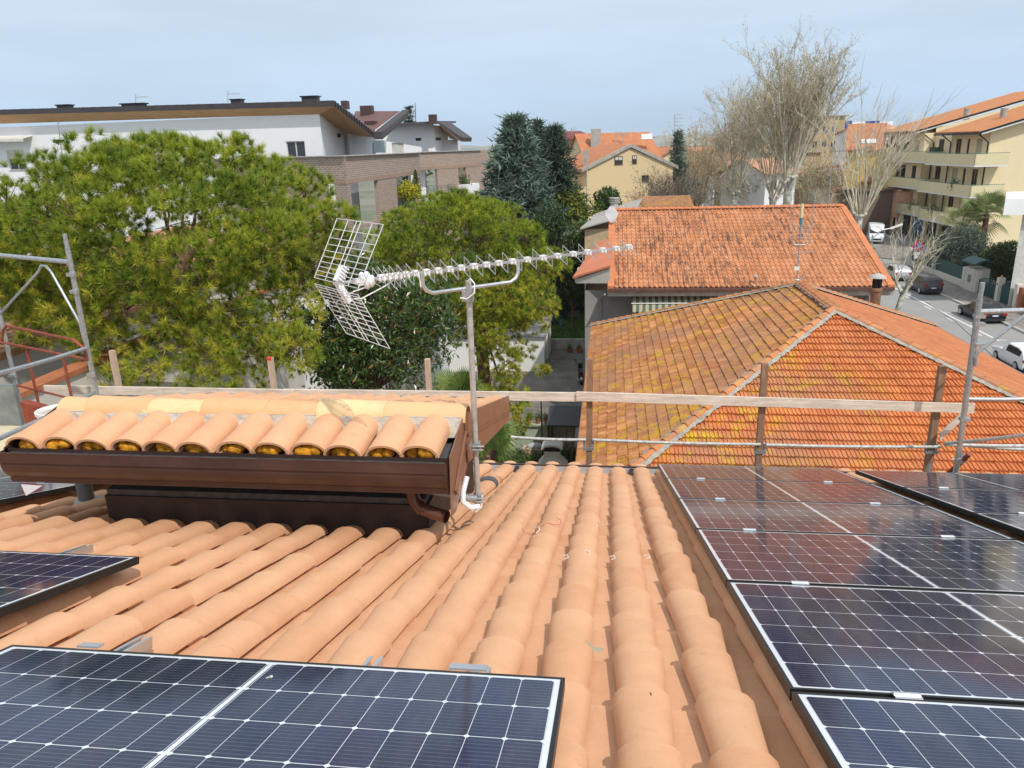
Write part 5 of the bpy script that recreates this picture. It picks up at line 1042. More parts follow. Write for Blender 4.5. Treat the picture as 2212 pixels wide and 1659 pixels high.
for k, (u, D, H, lab) in enumerate(((1600, 70, 3.6, 'small dark leafless tree behind the ridge, left of the white trunks'), (1545, 76, 3.4, 'small dark leafless tree near the blue sign'), (1655, 74, 3.2, 'small dark leafless tree between two plane trunks'), (1500, 72, 3.0, 'small dark leafless tree next to the old brown roof'), (1757, 108, 4.6, 'slim leafless tree before the yellow villa, left one'), (1780, 104, 4.6, 'slim leafless tree before the yellow villa, right one'), (1630, 105, 6, 'distant leafless plane tree in the avenue'), (1560, 120, 7, 'farthest leafless plane tree of the avenue'), (1745, 108, 7, 'distant leafless plane tree right of the tallest one'))):
    far = k > 5; sl_ = k in (4, 5); bare('bare_tree' if not far else 'plane_tree', lab, gp(u, 450, D), H*.75 if sl_ else H*.6, .16 if not far else .3, 5, 8 if not far else 9, 3.0 if not far else 6.0, .3, PALE if (sl_ or far) else GRB, 3500 if far else 0, .45, 3, 2, .5 if not sl_ else .8, thin=.016 if not far else .03, headspread=.9, budsz=.22)
# palms
PALM = foliage('palm_leaf', (.09, .15, .03), (.20, .26, .06), .4, .2, sc=1, isl=.3)
def fan_palm(label, c, R, fans, base, name='fan_palm', up=.3, nseg=26, trunk=True, mt_=PALM, lob=.34):
    r = thing(name, label, 'palm', base); c = np.asarray(c, float); m = MB(); st = MB()
    for i in range(fans):
        d = nrm(rng.normal(size=3)+V3(0, 0, up)); hub = c+d*R*rng.uniform(.45, .7); s = nrm(np.cross(d, V3(0, 0, 1))); u = np.cross(s, d); st.tube([c, (c+hub)/2+V3(0, 0, .05), hub], .012*R+.004, 4)
        al = np.linspace(-2.0, 2.0, nseg); dd = np.cos(al)[:, None]*d+np.sin(al)[:, None]*s; L_ = R*lob*2*rng.uniform(.8, 1.1); tp = hub+dd*L_+V3(0, 0, -1)*(L_*.22); mid = hub+dd*L_*.55+u*.02; wv = np.cross(dd, u); w_ = L_*.035
        V = np.stack([np.broadcast_to(hub, mid.shape), mid+wv*w_, tp, mid-wv*w_], 1).reshape(-1, 3); m.arr(V, np.arange(4*nseg).reshape(-1, 4))
    part('fronds', m, mt_, r); part('stalks', st, mt_, r)
    if trunk: m = MB(); m.tube([V3(*base), c], [R*.14, R*.11], 8); part('trunk', m, BARK, r)
    return r
q = at(992, 850, 22); fan_palm('low fan palm with upright leaves seen behind the middle guard board', q-V3(0, 0, .3), 1.0, 16, (q[0], q[1], 0), up=1.0)
q = at(1050, 985, 17); fan_palm('low fan palm whose leaf tips show under the dormer corner', q, .85, 11, (q[0], q[1], 0), up=.5, lob=.4)
q = at(2132, 462, 82); fan_palm('tall palm with spreading fronds in front of the cream apartments, right', q, 2.6, 24, (q[0], q[1], 0), up=.35, nseg=24, mt_=foliage('palm_leaf_dark', (.10, .15, .04), (.30, .34, .12), .5, .2, sc=.8))
q = at(2078, 484, 84); fan_palm('second palm, paler, leaning left of the tall one', q, 2.6, 20, (q[0], q[1], 0), up=.3, nseg=24, mt_=foliage('palm_leaf_pale', (.22, .25, .10), (.42, .44, .2), .5, .2, sc=.8))
OLV = foliage('olive_leaves', (.08, .11, .08), (.16, .20, .15), .6, .1, sc=1, isl=.4)
q = at(2078, 548, 78); leafy('olive_tree', 'grey-green olive tree leaning over the green fence', q, V3(3.3, 1.6, 2.7), 16000, .24, .08, OLV, (q[0], q[1], 0), lobes=40)
q = at(2172, 572, 72.5); leafy('citrus_tree', 'dark glossy citrus tree with yellowish leaves right of the olive', q, V3(2.2, 1.3, 2.7), 9000, .25, .12, LAUR, (q[0], q[1], 0), lobes=34)
q = at(2020, 545, 90); leafy('broadleaf_tree', 'low dark shrub behind the first green fence panel', q, V3(2.0, 1.4, 1.3), 4000, .25, .12, DARKL, (q[0], q[1], 0), lobes=20)
for k, (u, v, D, rr) in enumerate(((1735, 437, 114, 1.6), (1752, 432, 116, 1.7), (1765, 440, 112, 1.5), (1722, 425, 118, 1.5), (1780, 436, 114, 1.3), (1800, 442, 112, 1.5))):
    q = gp(u, v, D); leafy('clipped_bush', 'clipped dark green bush in the villa garden, %s from the left' % ['third', 'fourth', 'fifth', 'first', 'sixth', 'seventh'][k] if k != 3 else 'clipped bluish bush in the villa garden, leftmost by the white trunk', q+V3(0, 0, rr), V3(rr, rr, rr), 1500, .2, .12, DARKL, (q[0], q[1], 0), lobes=14, cat='bush')
# ------------------------------------------------------------------ white apartment building with brick balconies (left)
BR = NT('brown_brick'); BR.xyz(); bt = BR.node('ShaderNodeTexBrick'); bt.inputs['Scale'].default_value = 1; bt.inputs['Brick Width'].default_value = .26; bt.inputs['Row Height'].default_value = .13; bt.inputs['Mortar Size'].default_value = .018
mpp = BR.node('ShaderNodeMapping'); mpp.inputs['Rotation'].default_value = (radians(90), 0, 0); bt.inputs['Color1'].default_value = (.37, .25, .19, 1); bt.inputs['Color2'].default_value = (.26, .19, .155, 1); bt.inputs['Mortar'].default_value = (.48, .41, .35, 1)
cb = BR.node('ShaderNodeCombineXYZ'); BR.ln(BR.mth('ADD', BR.co[0], BR.mth('MULTIPLY', BR.co[1], .6)), cb.inputs[0]); BR.ln(BR.co[2], cb.inputs[1]); BR.ln(cb.outputs[0], bt.inputs['Vector'])
BR = BR.done(BR.mix(BR.mth('MULTIPLY', BR.rng(BR.noise(.7, 6, .7), .55, .7), .35), bt.outputs[0], (.45, .40, .36)), .9)
SOFF = NT('wood_soffit'); SOFF = SOFF.done(SOFF.mix(SOFF.rng(SOFF.noise(3, 6, .7, scale3=(.3, 3, 1)), .35, .65), (.50, .27, .12), (.64, .38, .18)), .6)
FASC = mat('dark_zinc', (.075, .065, .068), .45, .3); WAP = mat('white_render', (.86, .865, .88), .85, var=.03, scale=.4)
ap = thing('white_apartments', 'white apartment building with brick parapets and wooden eaves behind the big pine', 'apartment building', (-14, 55, 0))
def V_(P, z): return V3(P[0], P[1], z)
def G(u, D, v=333): return at(u, v, D)
zp = 13.72
bL, bC, bR1 = G(420, 57, 345), G(745, 48.5), G(905, 64.5)
cL, cC, cR = G(905.5, 76), G(987, 81), G(1037.5, 87)
# penthouse
w0, w1, w2 = G(-60, 61), G(698, 53.5), G(757, 66)
m = MB(); uz = lambda u, v: None
Lw = np.linalg.norm((w1-w0)[:2])
def wu(u): # metres along w0->w1 of an image column
    r_ = ray(u, 330); A = np.array([[ (w1-w0)[0], -r_[0]], [(w1-w0)[1], -r_[1]]]); s = np.linalg.solve(A, (CAM-w0)[:2]); return s[0]*Lw
zt_ = at(698, 250, 53.5)[2]
HW = [(wu(619), wu(660), zp-.35, zp+1.08), (wu(411), wu(452), zp-.3, zp+1.1), (wu(207), wu(244), zp-.4, zp+1.05), (wu(14), wu(51), zp-.4, zp+1.1)]
P = wallface(m, w0, w1, 0, zt_+.1, HW); wallface(m, w1, w2, 0, zt_+.1); part('wall', m, WAP, ap)
for i, h in enumerate(HW): window(ap, P, h, 'w' if i == 0 else 'ws')
# lamps on the wall, awning
def onw(u, v): r_ = ray(u, v); s = wu(u)/Lw; q = w0+(w1-w0)*s; t = q[1]/r_[1]; return CAM+r_*t
for (u, v) in ((531, 297), (381, 295)): m = MB(); c = onw(u, v)+V3(0, -.08, 0); m.obox(c, V3(.26, .05, 0), V3(0, .07, 0), V3(0, 0, .14)); part('wall_lamp', m, BLK, ap)
m = MB(); a, b = onw(-40, 300), onw(72, 298); V = []
for i in range(40): s = i/39; q = a*(1-s)+b*s; V += [q+V3(0, 0, .15), q+V3(-.1, -1.0, -.05), q+V3(-.1, -1.02, -.22-.06*abs(sin(i)))]
m.arr(V, [[3*i+j, 3*i+3+j, 3*i+4+j, 3*i+1+j] for i in range(39) for j in range(2)]); part('awning', m, mat('cream_cloth', (.62, .60, .54)), ap)
# main roof slab: fascia line from the picture, soffit of wood
f0, f1, f2 = at(-60, 249, 59), at(722, 229, 51.6), at(809, 297, 60.5)
s0, s1, s2 = w0+V3(0, 0, 0), w1, w2; zs0, zs1 = at(-60, 270, 61)[2], at(698, 248, 53.5)[2]
sofit = MB(); sofit.poly([f0, f1, V_(w1, zs1), V_(w0, zs0)]); q2 = at(756, 291, 64); sofit.poly([f1, f2, q2, V_(w1, zs1)]); part('soffit', sofit, SOFF, ap)
m = MB(); up_ = V3(0, 0, .36); bk = V3(2, 20, .5)
m.poly([f0-V3(0, 0, .02), f1-V3(0, 0, .02), f1+up_, f0+up_]); m.poly([f1-V3(0, 0, .02), f2-V3(0, 0, .1), f2+up_*1.1, f1+up_]); m.poly([f0+up_, f1+up_, at(760, 245, 72), at(-60, 236, 74)]); m.poly([f1+up_, f2+up_*1.1, at(815, 290, 72), at(760, 245, 72)])
for i in range(16): s = (i+.5)/16; q = (f1*(1-s)+f2*s); m.obox(q+V3(.03, -.03, .19), nrm(f2-f1)*.03, V3(.04, -.03, 0), V3(0, 0, .20))
for i in range(34): s = (i+.5)/34; q = (f0*(1-s)+f1*s); m.obox(q+V3(0, -.02, .33), V3(.02, 0, 0), V3(0, .02, 0), V3(0, 0, .05))
rf = part('roof', m, FASC, ap)
for (u, v, w_) in ((141, 232, .55), (290, 229, .95), (513, 220, .45), (671, 214, .6)):
    c = at(u, v, 63 if u < 600 else 57); m = MB(); m.box(c[0]-w_, c[0]+w_, c[1]-.3, c[1]+.3, c[2]-.6, c[2]+.12); o = part('chimney', m, FASC, rf); m = MB(); m.box(c[0]-w_*1.15, c[0]+w_*1.15, c[1]-.4, c[1]+.4, c[2]+.13, c[2]+.22); part('cap', m, BLK, o)
# butterfly second roof
g1, g2 = at(870, 237, 68), at(812, 297, 61); 
m = MB(); m.poly([f2+V3(0, 0, .38), at(811, 280, 61), at(865, 240, 68), at(768, 240, 74), at(760, 258, 66)]); part('second_roof', m, mat('red_brown_roof', (.15, .075, .065), .7, var=.1), ap)
m = MB(); m.prism([f2-V3(0, 0, .15), at(868, 251, 68), g1, f2+V3(0, 0, .42)], V3(.3, 1.2, 0)); part('second_fascia', m, FASC, ap)
for (u, v, w_, h_, D) in ((793, 238, .55, .95, 70), (746, 228, .25, .3, 66), (802, 272, .45, .2, 64)): c = at(u, v, D); m = MB(); m.box(c[0]-w_, c[0]+w_, c[1]-.4, c[1]+.4, c[2]-h_, c[2]+.38); part('chimney', m, mat('dark_brown_metal', (.075, .045, .045), .5), ap)
def seg_(p, q, u): r_ = ray(u, 330); A = np.array([[(q-p)[0], -r_[0]], [(q-p)[1], -r_[1]]]); return np.linalg.solve(A, (CAM-p)[:2])[0]*np.linalg.norm((q-p)[:2])
# inner white walls and lower wing
m = MB(); a1, a2, a3 = G(756, 63), G(793, 67), G(813, 72)
wallface(m, a1, a2, zp-1, at(775, 290, 65)[2]); wallface(m, a2, a3, zp-1, at(800, 292, 69)[2])
part('wall', m, WAP, ap); m = MB()
b1, b2, b3 = G(800, 77), G(940, 84), G(970, 90)
hb = [(seg_(b1, b2, 847.5), seg_(b1, b2, 873), zp-.1, zp+1.0)]
P = wallface(m, b1, b2, zp-1, at(870, 268, 80)[2], hb); wallface(m, b2, b3, zp-1, at(955, 272, 87)[2]); wallface(m, G(959, 88), G(988.5, 89), zp-1, at(970, 302, 88)[2]); wallface(m, G(988.5, 89), G(995, 98), zp-1, at(970, 302, 88)[2]); part('wall', m, WAP, ap); window(ap, P, hb[0], 's')
m = MB(); m.poly([at(842, 271, 77), at(945, 264, 81), at(955, 266, 86), at(842, 275, 84)]); m.poly([at(945, 264, 81), at(994, 305, 87), at(972, 300, 91), at(952, 268, 87)]); part('soffit', m, SOFF, ap)
m = MB(); m.prism([at(842, 271.5, 77), at(946, 265, 81), at(946, 261, 81), at(842, 267, 77)], V3(.2, 9, .2)); m.prism([at(946, 265, 81), at(996, 306, 87.5), at(998, 297, 87.5), at(946, 261, 81)], V3(.3, 5, 0)); part('third_roof', m, FASC, ap)
c = at(935, 255, 80); m = MB(); m.box(c[0]-.4, c[0]+.4, c[1]-.3, c[1]+.3, c[2]-.6, c[2]+.35); part('chimney', m, mat('dark_brown_metal', (0, 0, 0)), ap)
m = MB(); m.prism([at(808, 330, 70), at(834, 330, 72), at(834, 303, 72), at(808, 303, 70)], V3(0, .04, 0)); part('glass_screen', m, mat('frosted_glass', (.42, .50, .50), .2), ap)
for (u, v, D) in ((905, 301, 77), (948, 300, 82), (730, 293, 60)): c = at(u, v, D); m = MB(); m.obox(c+V3(0, -.2, 0), V3(.28, 0, 0), V3(0, .08, 0), V3(0, 0, .14)); part('wall_lamp', m, BLK, ap)
# brick storeys
def seg(p, q, u): r_ = ray(u, 400); A = np.array([[(q-p)[0], -r_[0]], [(q-p)[1], -r_[1]]]); return np.linalg.solve(A, (CAM-p)[:2])[0]*np.linalg.norm((q-p)[:2])
hbeam = zp-1.72; fl = hbeam-2.75
m = MB()
H1 = [(seg(bC, bR1, 757), seg(bC, bR1, 817), fl, hbeam), (seg(bC, bR1, 857), seg(bC, bR1, 903), fl, hbeam)]
H2 = [(seg(cL, cC, 908), seg(cL, cC, 946), fl, hbeam)]; H3 = [(seg(cC, cR, 991), seg(cC, cR, 1008), fl, hbeam)]
lo = lambda H: [(h[0], h[1], h[2]-3.05, h[3]-3.05) for h in H]+[(h[0], h[1], h[2]-6.1, h[3]-6.1) for h in H]
PB0 = wallface(m, bL, bC, 0, zp, [(2, 4.2, fl, hbeam-.3), (6.5, 8.5, fl, hbeam-.3)]); PB1 = wallface(m, bC, bR1, 0, zp, H1+lo(H1), .3); wallface(m, bR1, cL, 0, zp); PB2 = wallface(m, cL, cC, 0, zp, H2+lo(H2), .3); PB3 = wallface(m, cC, cR, 0, zp, H3+lo(H3), .3); wallface(m, cR, cR+V3(5, 25, 0), 0, zp)
part('brick_wall', m, BR, ap)
for (p_, q_) in ((bL, bC), (bC, bR1), (cL, cC), (cC, cR)):
    m = MB(); m.beam(V_(p_, zp+.03), V_(q_, zp+.03), .34, .07); part('coping', m, mat('coping_grey', (.45, .44, .42), .7), ap)
    m = MB(); m.beam(V_(p_, hbeam+.14), V_(q_, hbeam+.14), .06, .26); part('soldier_course', m, mat('brick_pale', (.36, .25, .19), .9, var=.3, scale=9), ap)
for (PP, H) in ((PB1, H1+lo(H1)), (PB2, H2+lo(H2)), (PB3, H3+lo(H3))):
    for h in H: window(ap, PP, h, 'o', .3)
for h in ((2, 4.2, fl, hbeam-.3), (6.5, 8.5, fl, hbeam-.3)): window(ap, PB0, h, 's')
# loggia interiors
h = H1[0]; m = MB(); c0 = PB1(h[0]+.0, fl, 1.3); m.poly([PB1(h[0], fl, .3), PB1(h[0], fl, 1.5), PB1(h[0], hbeam, 1.5), PB1(h[0], hbeam, .3)]); m.poly([PB1(h[0], fl, 1.49), PB1(h[0]+1.5, fl, 1.49), PB1(h[0]+1.5, hbeam, 1.49), PB1(h[0], hbeam, 1.49)]); part('loggia_wall', m, WAP, ap)
m = MB(); TP = mat('taupe_shutter', (.36, .31, .25), .6)
for i in range(20): q = PB1(h[0]+1.7, fl+.1+i*.13, 1.40); m.obox(q, nrm(bR1-bC)*.62, V3(0, .02, 0), V3(0, 0, .06))
part('shutter', m, TP, ap); m = MB(); m.obox(PB1(h[0]+2.9, (fl+hbeam)/2, 1.38), nrm(bR1-bC)*.5, V3(0, .02, 0), V3(0, 0, 1.3)); part('loggia_wall', m, WAP, ap)
h = H2[0]; m = MB(); m.poly([PB2(h[0], fl, 1.2), PB2(h[1]-.5, fl, 1.2), PB2(h[1]-.5, hbeam, 1.2), PB2(h[0], hbeam, 1.2)]); part('loggia_wall', m, WAP, ap)
def railing(PP, u0, u1, z0, zt, lab, k=-1.0):
    m = MB(); a, b = PP(u0, z0, k), PP(u1, z0, k); n_ = 5
    for i in range(7): z = (zt-z0)*i/6; m.tube([a+V3(0, 0, z), b+V3(0, 0, z)], .02, 4); m.tube([b+V3(0, 0, z), PP(u1, z0+z, 0)], .02, 4)
    for i in range(5): q = a+(b-a)*i/4; m.tube([q, q+V3(0, 0, zt-z0)], .025, 4)
    s = MB(); s.prism([PP(u0, z0-.35, 0), PP(u0, z0-.35, k-.05), PP(u1, z0-.35, k-.05), PP(u1, z0-.35, 0)], V3(0, 0, .33)); o = part('balcony', s, WAP, ap); part('railing', m, mat('dark_rail', (.10, .11, .12), .5), o)
railing(PB2, H2[0][0]-.3, H2[0][1]+1.6, fl+.1, fl+1.15, '')
m = MB(); m.prism([PB3(H3[0][0]-.1, fl-.1, 0), PB3(H3[0][1]+1.5, fl-.1, 0), PB3(H3[0][1]+1.5, fl+1.0, -.0), PB3(H3[0][0]-.1, fl+1.0, 0)], (PB3(0, 0, -.9)-PB3(0, 0, 0))); part('balcony', m, WAP, ap)
m = MB(); m.box(cR[0]+.2, cR[0]+1.6, cR[1]+1, cR[1]+9, fl-.4, fl-.1); o = part('balcony', m, WAP, ap)
m = MB()
for i in range(8): m.tube([V3(cR[0]+1.6, cR[1]+1+i*1.1, fl-.1), V3(cR[0]+1.6, cR[1]+1+i*1.1, fl+.95)], .03, 4)
m.tube([V3(cR[0]+1.6, cR[1]+1, fl+.95), V3(cR[0]+1.6, cR[1]+9, fl+.95)], .03, 4); part('railing', m, mat('dark_rail', (0, 0, 0)), o)
q = at(878, 412, 61); pl_ = thing('balcony_plant', 'bright yellow variegated shrub on the brick balcony', 'plant', q); leafcloud('foliage', q+rng.normal(0, .5, (1400, 3))*[1, .8, .62], .2, .1, LYEL, pl_)
q = at(899, 405, 62.5); pl_ = thing('balcony_cypress', 'narrow green cypress beside the yellow shrub on the brick balcony', 'plant', q); zz = rng.random(900); leafcloud('foliage', q+np.c_[rng.normal(0, .24, 900)*(1.1-zz), rng.normal(0, .2, 900)*(1.1-zz), zz*2.3-.9], .16, .07, LGRN, pl_, 1)
q = at(1002, 392, 83); pl_ = thing('balcony_plant', 'round green plant in the white balcony box on the right brick wing', 'plant', q); leafcloud('foliage', q+rng.normal(0, .35, (500, 3)), .2, .1, LGRN, pl_)
for (u, v, dv_, D, lab) in ((293, 203, 20, 63, 'small rooftop aerial left, above the widest chimney of the white building'), (492, 196, 24, 63, 'small rooftop aerial in the middle of the white building roof')):
    a = at(u, v+dv_, D); b = at(u, v, D); o = thing('roof_antenna', lab, 'antenna', a); m = MB(); m.tube([a, b], .035, 5); part('mast', m, GALV, o); m = MB(); c = b-V3(0, 0, .25); m.tube([c-V3(.1, 0, 0), c+V3(1.0, 0, 0)], .02, 4)
    for i in range(6): m.tube([c+V3(.1+i*.16, 0, -.1), c+V3(.1+i*.16, 0, .1)], .012, 4)
    part('yagi', m, STEEL, o)
mast(134, 335, 125, 262, 40, 'tv mast with two aerials in front of the white wall, above the pine top', [('yagi', yagi(130, 273, 40, 1.0, (1, .1, 0), 7, .22, (0, 0, 1)), STEEL), ('cross_aerial', yagi(110, 302, 40, 1.6, (1, 0, 0), 4, .25, (0, 0, 1)), STEEL), ('amplifier', lambda m, a, b: m.obox(ht(127, 305, 40), V3(.3, 0, 0), V3(0, .08, 0), V3(0, 0, .08)), BLK)], r=.03)
# ------------------------------------------------------------------ low buildings behind the pines on the left
house_box('low_house', 'low white house with an orange tiled roof glimpsed through the big pine', 'house', G(-120, 24, 700), G(470, 27, 700), 9, 6.6, mat('white_plaster', (0, 0, 0)), 'gf', mat('pantile_far', (.55, .24, .13), .85, var=.2, scale=3), 1.9, wins=[(2, 3.2, 2.5, 4, 's'), (7, 8.2, 2.5, 4, 's')])
house_box('white_annex', 'white low building with slatted shutters behind the magnolia', 'house', G(480, 33, 700), G(930, 33, 700), 8, 6.3, mat('white_plaster', (0, 0, 0)), 'flat', CONC, wins=[(1, 2.4, 2.6, 4.4, 's'), (4, 5.4, 2.6, 4.4, 's'), (7, 8.2, 2.6, 4.4, 's')])
COPE = mat('brick_coping', (.42, .15, .07), .8, var=.2, scale=6); LW = mat('boundary_white', (.64, .61, .55), .9, var=.06, scale=.8)
xw = -10.4; wa, wb = ha(0, 872, xw), ha(330, 772, xw)
m = MB(); m.box(xw-.3, xw, 6, 24, 0, wa[2]-.05); bw_ = part('wall', m, LW, thing('boundary_wall', 'pale boundary wall with a red brick coping beside the left scaffold', 'wall', (xw, 12, 0)))
m = MB(); m.box(xw-.35, xw+.06, 6, 24, wa[2]-.05, wa[2]+.05); part('coping', m, COPE, bw_.parent)
nb2 = thing('white_neighbour_house', 'plain white neighbour house behind the boundary wall at the left edge', 'house', (-16, 18, 0)); m = MB(); m.prism([V3(-13.2, 9, 0), V3(-13.2, 30, 0), V3(-13.2, 30, 9.9), V3(-13.2, 9, 9.9)], V3(-8, 0, 0)); part('wall', m, mat('boundary_pink', (.66, .62, .60), .9, var=.04), nb2)
m = MB(); m.prism([V3(-13.0, 8.8, 9.9), V3(-13.0, 30.2, 9.9), V3(-17, 30.2, 11.2), V3(-17, 8.8, 11.2)], V3(0, 0, .15)); m.prism([V3(-21, 8.8, 9.9), V3(-21, 30.2, 9.9), V3(-17, 30.2, 11.2), V3(-17, 8.8, 11.2)], V3(0, 0, .15)); part('roof', m, TERR2, nb2)
for (a, b, c, d_) in (((735, 1030), (870, 985), (870, 950), (735, 1000)),):
    pass
p = ht(232, 790, 15); m = MB(); m.box(p[0]-.3, p[0]+1.7, 15, 17.6, 0, p[2]-.3); m.box(p[0]-.5, p[0]+1.9, 14.8, 17.8, p[2]-.3, p[2]-.1); m.box(p[0]-.42, p[0]+1.82, 14.88, 17.72, p[2]-.1, p[2]+.12); single('plinth_chimney', m, LW, 'squat white block with a moulded cap behind the split wooden post', 'chimney')
m = MB(); m.box(-9.9, -4.75, 5.4, 7.8, ht(60, 960, 7)[2]-.3, ht(60, 960, 7)[2]); single('terrace', m, mat('osb_sand', (.60, .52, .36), .9, var=.12, scale=6, bump=.3), 'sand-coloured terrace deck at the left edge behind the dormer', 'terrace')
TZ = ht(60, 960, 7)[2]
m = MB(); q = ht(20, 925, 7.6); m.box(-9.2, q[0]+.22, 7.55, 7.6, TZ+.002, TZ+.50); single('toe_board', m, mat('zinc_plate', (.24, .27, .27), .5, .4, var=.3, scale=6), 'grey zinc toe plate at the foot of the left scaffold', 'plate')
m = MB(); m.prism([ht(42, 868, 7.5), ht(58, 925, 7.5), ht(112, 912, 7.5), ht(112, 886, 7.5)], V3(0, .1, 0)); single('rusty_channel', m, RED, 'rusty red steel channel lying behind the dormer corner, beside the zinc plate', 'channel')
q = ht(125, 905, 6.4); bk = thing('bucket', 'white plastic bucket full of mortar behind the left end of the dormer', 'bucket', (q[0], q[1], TZ)); rb = .17; zb2 = ht(125, 884, 6.4)[2]
m = MB(); m.lathe((q[0], q[1], zb2), [(.001, -.32), (rb*.82, -.32), (rb, -.03), (rb*1.08, -.03), (rb*1.08, 0), (rb*.97, 0), (rb*.95, -.05)], 18); part('pail', m, WHT, bk)
m = MB(); m.lathe((q[0], q[1], zb2), [(rb*.96, -.03), (.001, -.02)], 18); part('mortar', m, MORT, bk)
# ------------------------------------------------------------------ middle distance, centre
CR2 = mat('gable_cream', (.72, .56, .33), .9, var=.05, scale=.4, dirt=(.6, .42, .22), dscale=.4, damt=.2)
yl, yr = G(1266, 95, 420), G(1452, 97, 420); z1_ = at(1266, 365, 95)[2]; ap_ = at(1351, 318, 96)[2]
W_ = np.linalg.norm((yr-yl)[:2]); uu = lambda u: seg(yl, yr, u)
zz_ = lambda v, u=1340: at(u, v, 96)[2]
gab = house_box('gable_house', 'cream gable house with a grey concrete verge beyond the cedars', 'house', yl, yr, 14, z1_, CR2, 'none', wins=[(uu(1386), uu(1402), zz_(395), zz_(380), 'wb')])
gab.children[-1]; bpy.data.objects.remove([o for o in gab.children if o.name.startswith('roof')][0])
dG = nrm(V3(*(yr-yl)[:2], 0)); nG = V3(dG[1], -dG[0], 0); mid = V_((yl+yr)/2, ap_)
m = MB(); m.poly([V_(yl, z1_), V_(yr, z1_), mid-V3(0, 0, .12)]); part('gable', m, CR2, gab)
Pg = wallface(MB(), yl, yr, 0, 1)
for h in ((uu(1327), uu(1344), zz_(355), zz_(337)), (uu(1364.5), uu(1374), zz_(354), zz_(336))): window(gab, Pg, h, 'ws', -.03, fr=WBR)
for (a, b) in ((V_(yl-dG*.6, z1_-.35), mid), (V_(yr+dG*.6, z1_-.35), mid)):
    m = MB(); m.prism([a+nG*.25, b+nG*.25, b+nG*.25+V3(0, 0, .42), a+nG*.25+V3(0, 0, .42)], -nG*.4); part('verge', m, CONC, gab)
    m = MB(); m.prism([a-nG*.16, b-nG*.16, b-nG*14, a-nG*14], V3(0, 0, .35)); part('roof_slope', m, ORANGE, gab)
for z in (zz_(430, 1250), zz_(404, 1250)):
    m = MB(); m.obox(V_(yl-dG*.8-nG*1.5, z-.45), dG*.8, nG*1.6, V3(0, 0, .5)); part('balcony', m, CR2, gab)
m = MB(); m.tube([V_(yl+dG*.1+nG*.1, 0), V_(yl+dG*.1+nG*.1, z1_)], .08, 5); part('downpipe', m, SHUT, gab)
q = at(1266, 338, 95); m = MB(); m.box(q[0]-.35, q[0]+.3, q[1]+.5, q[1]+1.1, q[2]-2.2, q[2]+.8); part('chimney', m, CONC, gab)
house_box('orange_roof_house', 'long house with a wide bright orange roof and skylight behind the cream gable', 'house', G(1268, 122, 350), G(1425, 124, 350), 13, at(1340, 345, 122)[2], CREAM, 'gf', ORANGE, 4.2, ov=.4)
q = at(1386, 302, 124); m = MB(); m.prism([q, q+V3(1.7, .1, 0), q+V3(1.7, .7, .8), q+V3(0, .6, .8)], V3(0, -.1, .1)); single('skylight', m, WHT, 'white skylight set in the wide orange roof', 'skylight')
q = at(1287, 295, 124); m = MB(); m.box(q[0]-.8, q[0]+.8, q[1]-.3, q[1]+1, q[2]-3.5, q[2]+1.2); single('chimney', m, CONC, 'tall grey chimney on the left end of the wide orange roof', 'chimney')
mh = house_box('maroon_roof_house', 'flat-gabled house with a maroon roof and lilac balcony beyond the cedars', 'house', G(1213, 140, 320), G(1272, 142, 320), 12, at(1240, 297, 140)[2], mat('beige_plaster', (.50, .40, .27)), 'gf', MAROON, 1.2, ov=1.2, wins=[(1.2, 2.4, 11.4, 12.6, 'w'), (3.4, 4.8, 14.6, 15.6, 'w')])
q0, q1_ = G(1212, 138, 330), G(1262, 139.5, 330); m = MB(); m.box(q0[0], q1_[0], q0[1]-1, q0[1]+1.5, at(1240, 333, 139)[2], at(1240, 322, 139)[2]); part('balcony', m, mat('lilac', (.45, .42, .52)), mh)
for k, (u0, u1, D, v, wm, rm, rf_, lab) in enumerate(((1205, 1252, 112, 352, WHITE, TERR2, 'gf', 'small white house with a pink roof just right of the cedars'), (1040, 1062, 150, 352, CREAM, ORANGE, 'gf', 'small house with an orange roof left of the cedars'), (1052, 1075, 132, 368, mat('beige_plaster', (0, 0, 0)), TERR2, 'gf', 'small beige house tucked beside the brick wing'),
    (1425, 1500, 150, 336, CREAM, ORANGE, 'gs', 'orange-roofed house behind the bushy grey tree'), (1505, 1560, 165, 335, PINK, ORANGE, 'gf', 'orange-roofed house behind the bare planes, left'), (1560, 1612, 140, 346, CREAM, ORANGE, 'hip', 'cream house with an orange hip roof behind the bare planes'), (1600, 1650, 120, 372, CREAM, TERR2, 'gf', 'low cream house behind the plane trunks'), (1420, 1470, 115, 395, CREAM, CONC, 'flat', 'low cream building with flat roof behind the grey tree'),
    (1490, 1545, 118, 380, WHITE, ORANGE, 'gf', 'white house with red eaves behind the small dark trees'), (1655, 1720, 100, 372, WHITE, TERR2, 'gf', 'white house with pink tiles right of the tallest plane trunk'), (1720, 1772, 128, 330, mat('tan_plaster', (.42, .32, .18)), CONC, 'flat', 'tan building half hidden by the tallest plane tree'))):
    a, b = G(u0, D, v), G(u1, D+2, v); W2 = np.linalg.norm((b-a)[:2]); z_ = at((u0+u1)/2, v, D)[2]; nw = max(1, int(W2/3.4)); wi = [(.9+i*W2/nw, .9+i*W2/nw+1.1, z_-2.3-f*3, z_-1.0-f*3, 'w') for i in range(nw) for f in range(2) if z_-2.3-f*3 > .5]
    house_box('village_house', lab, 'house', a, b, 9, z_, wm, rf_, rm, 1.7, wins=wi)
tb_ = G(1712, 170, 300), G(1800, 176, 300)
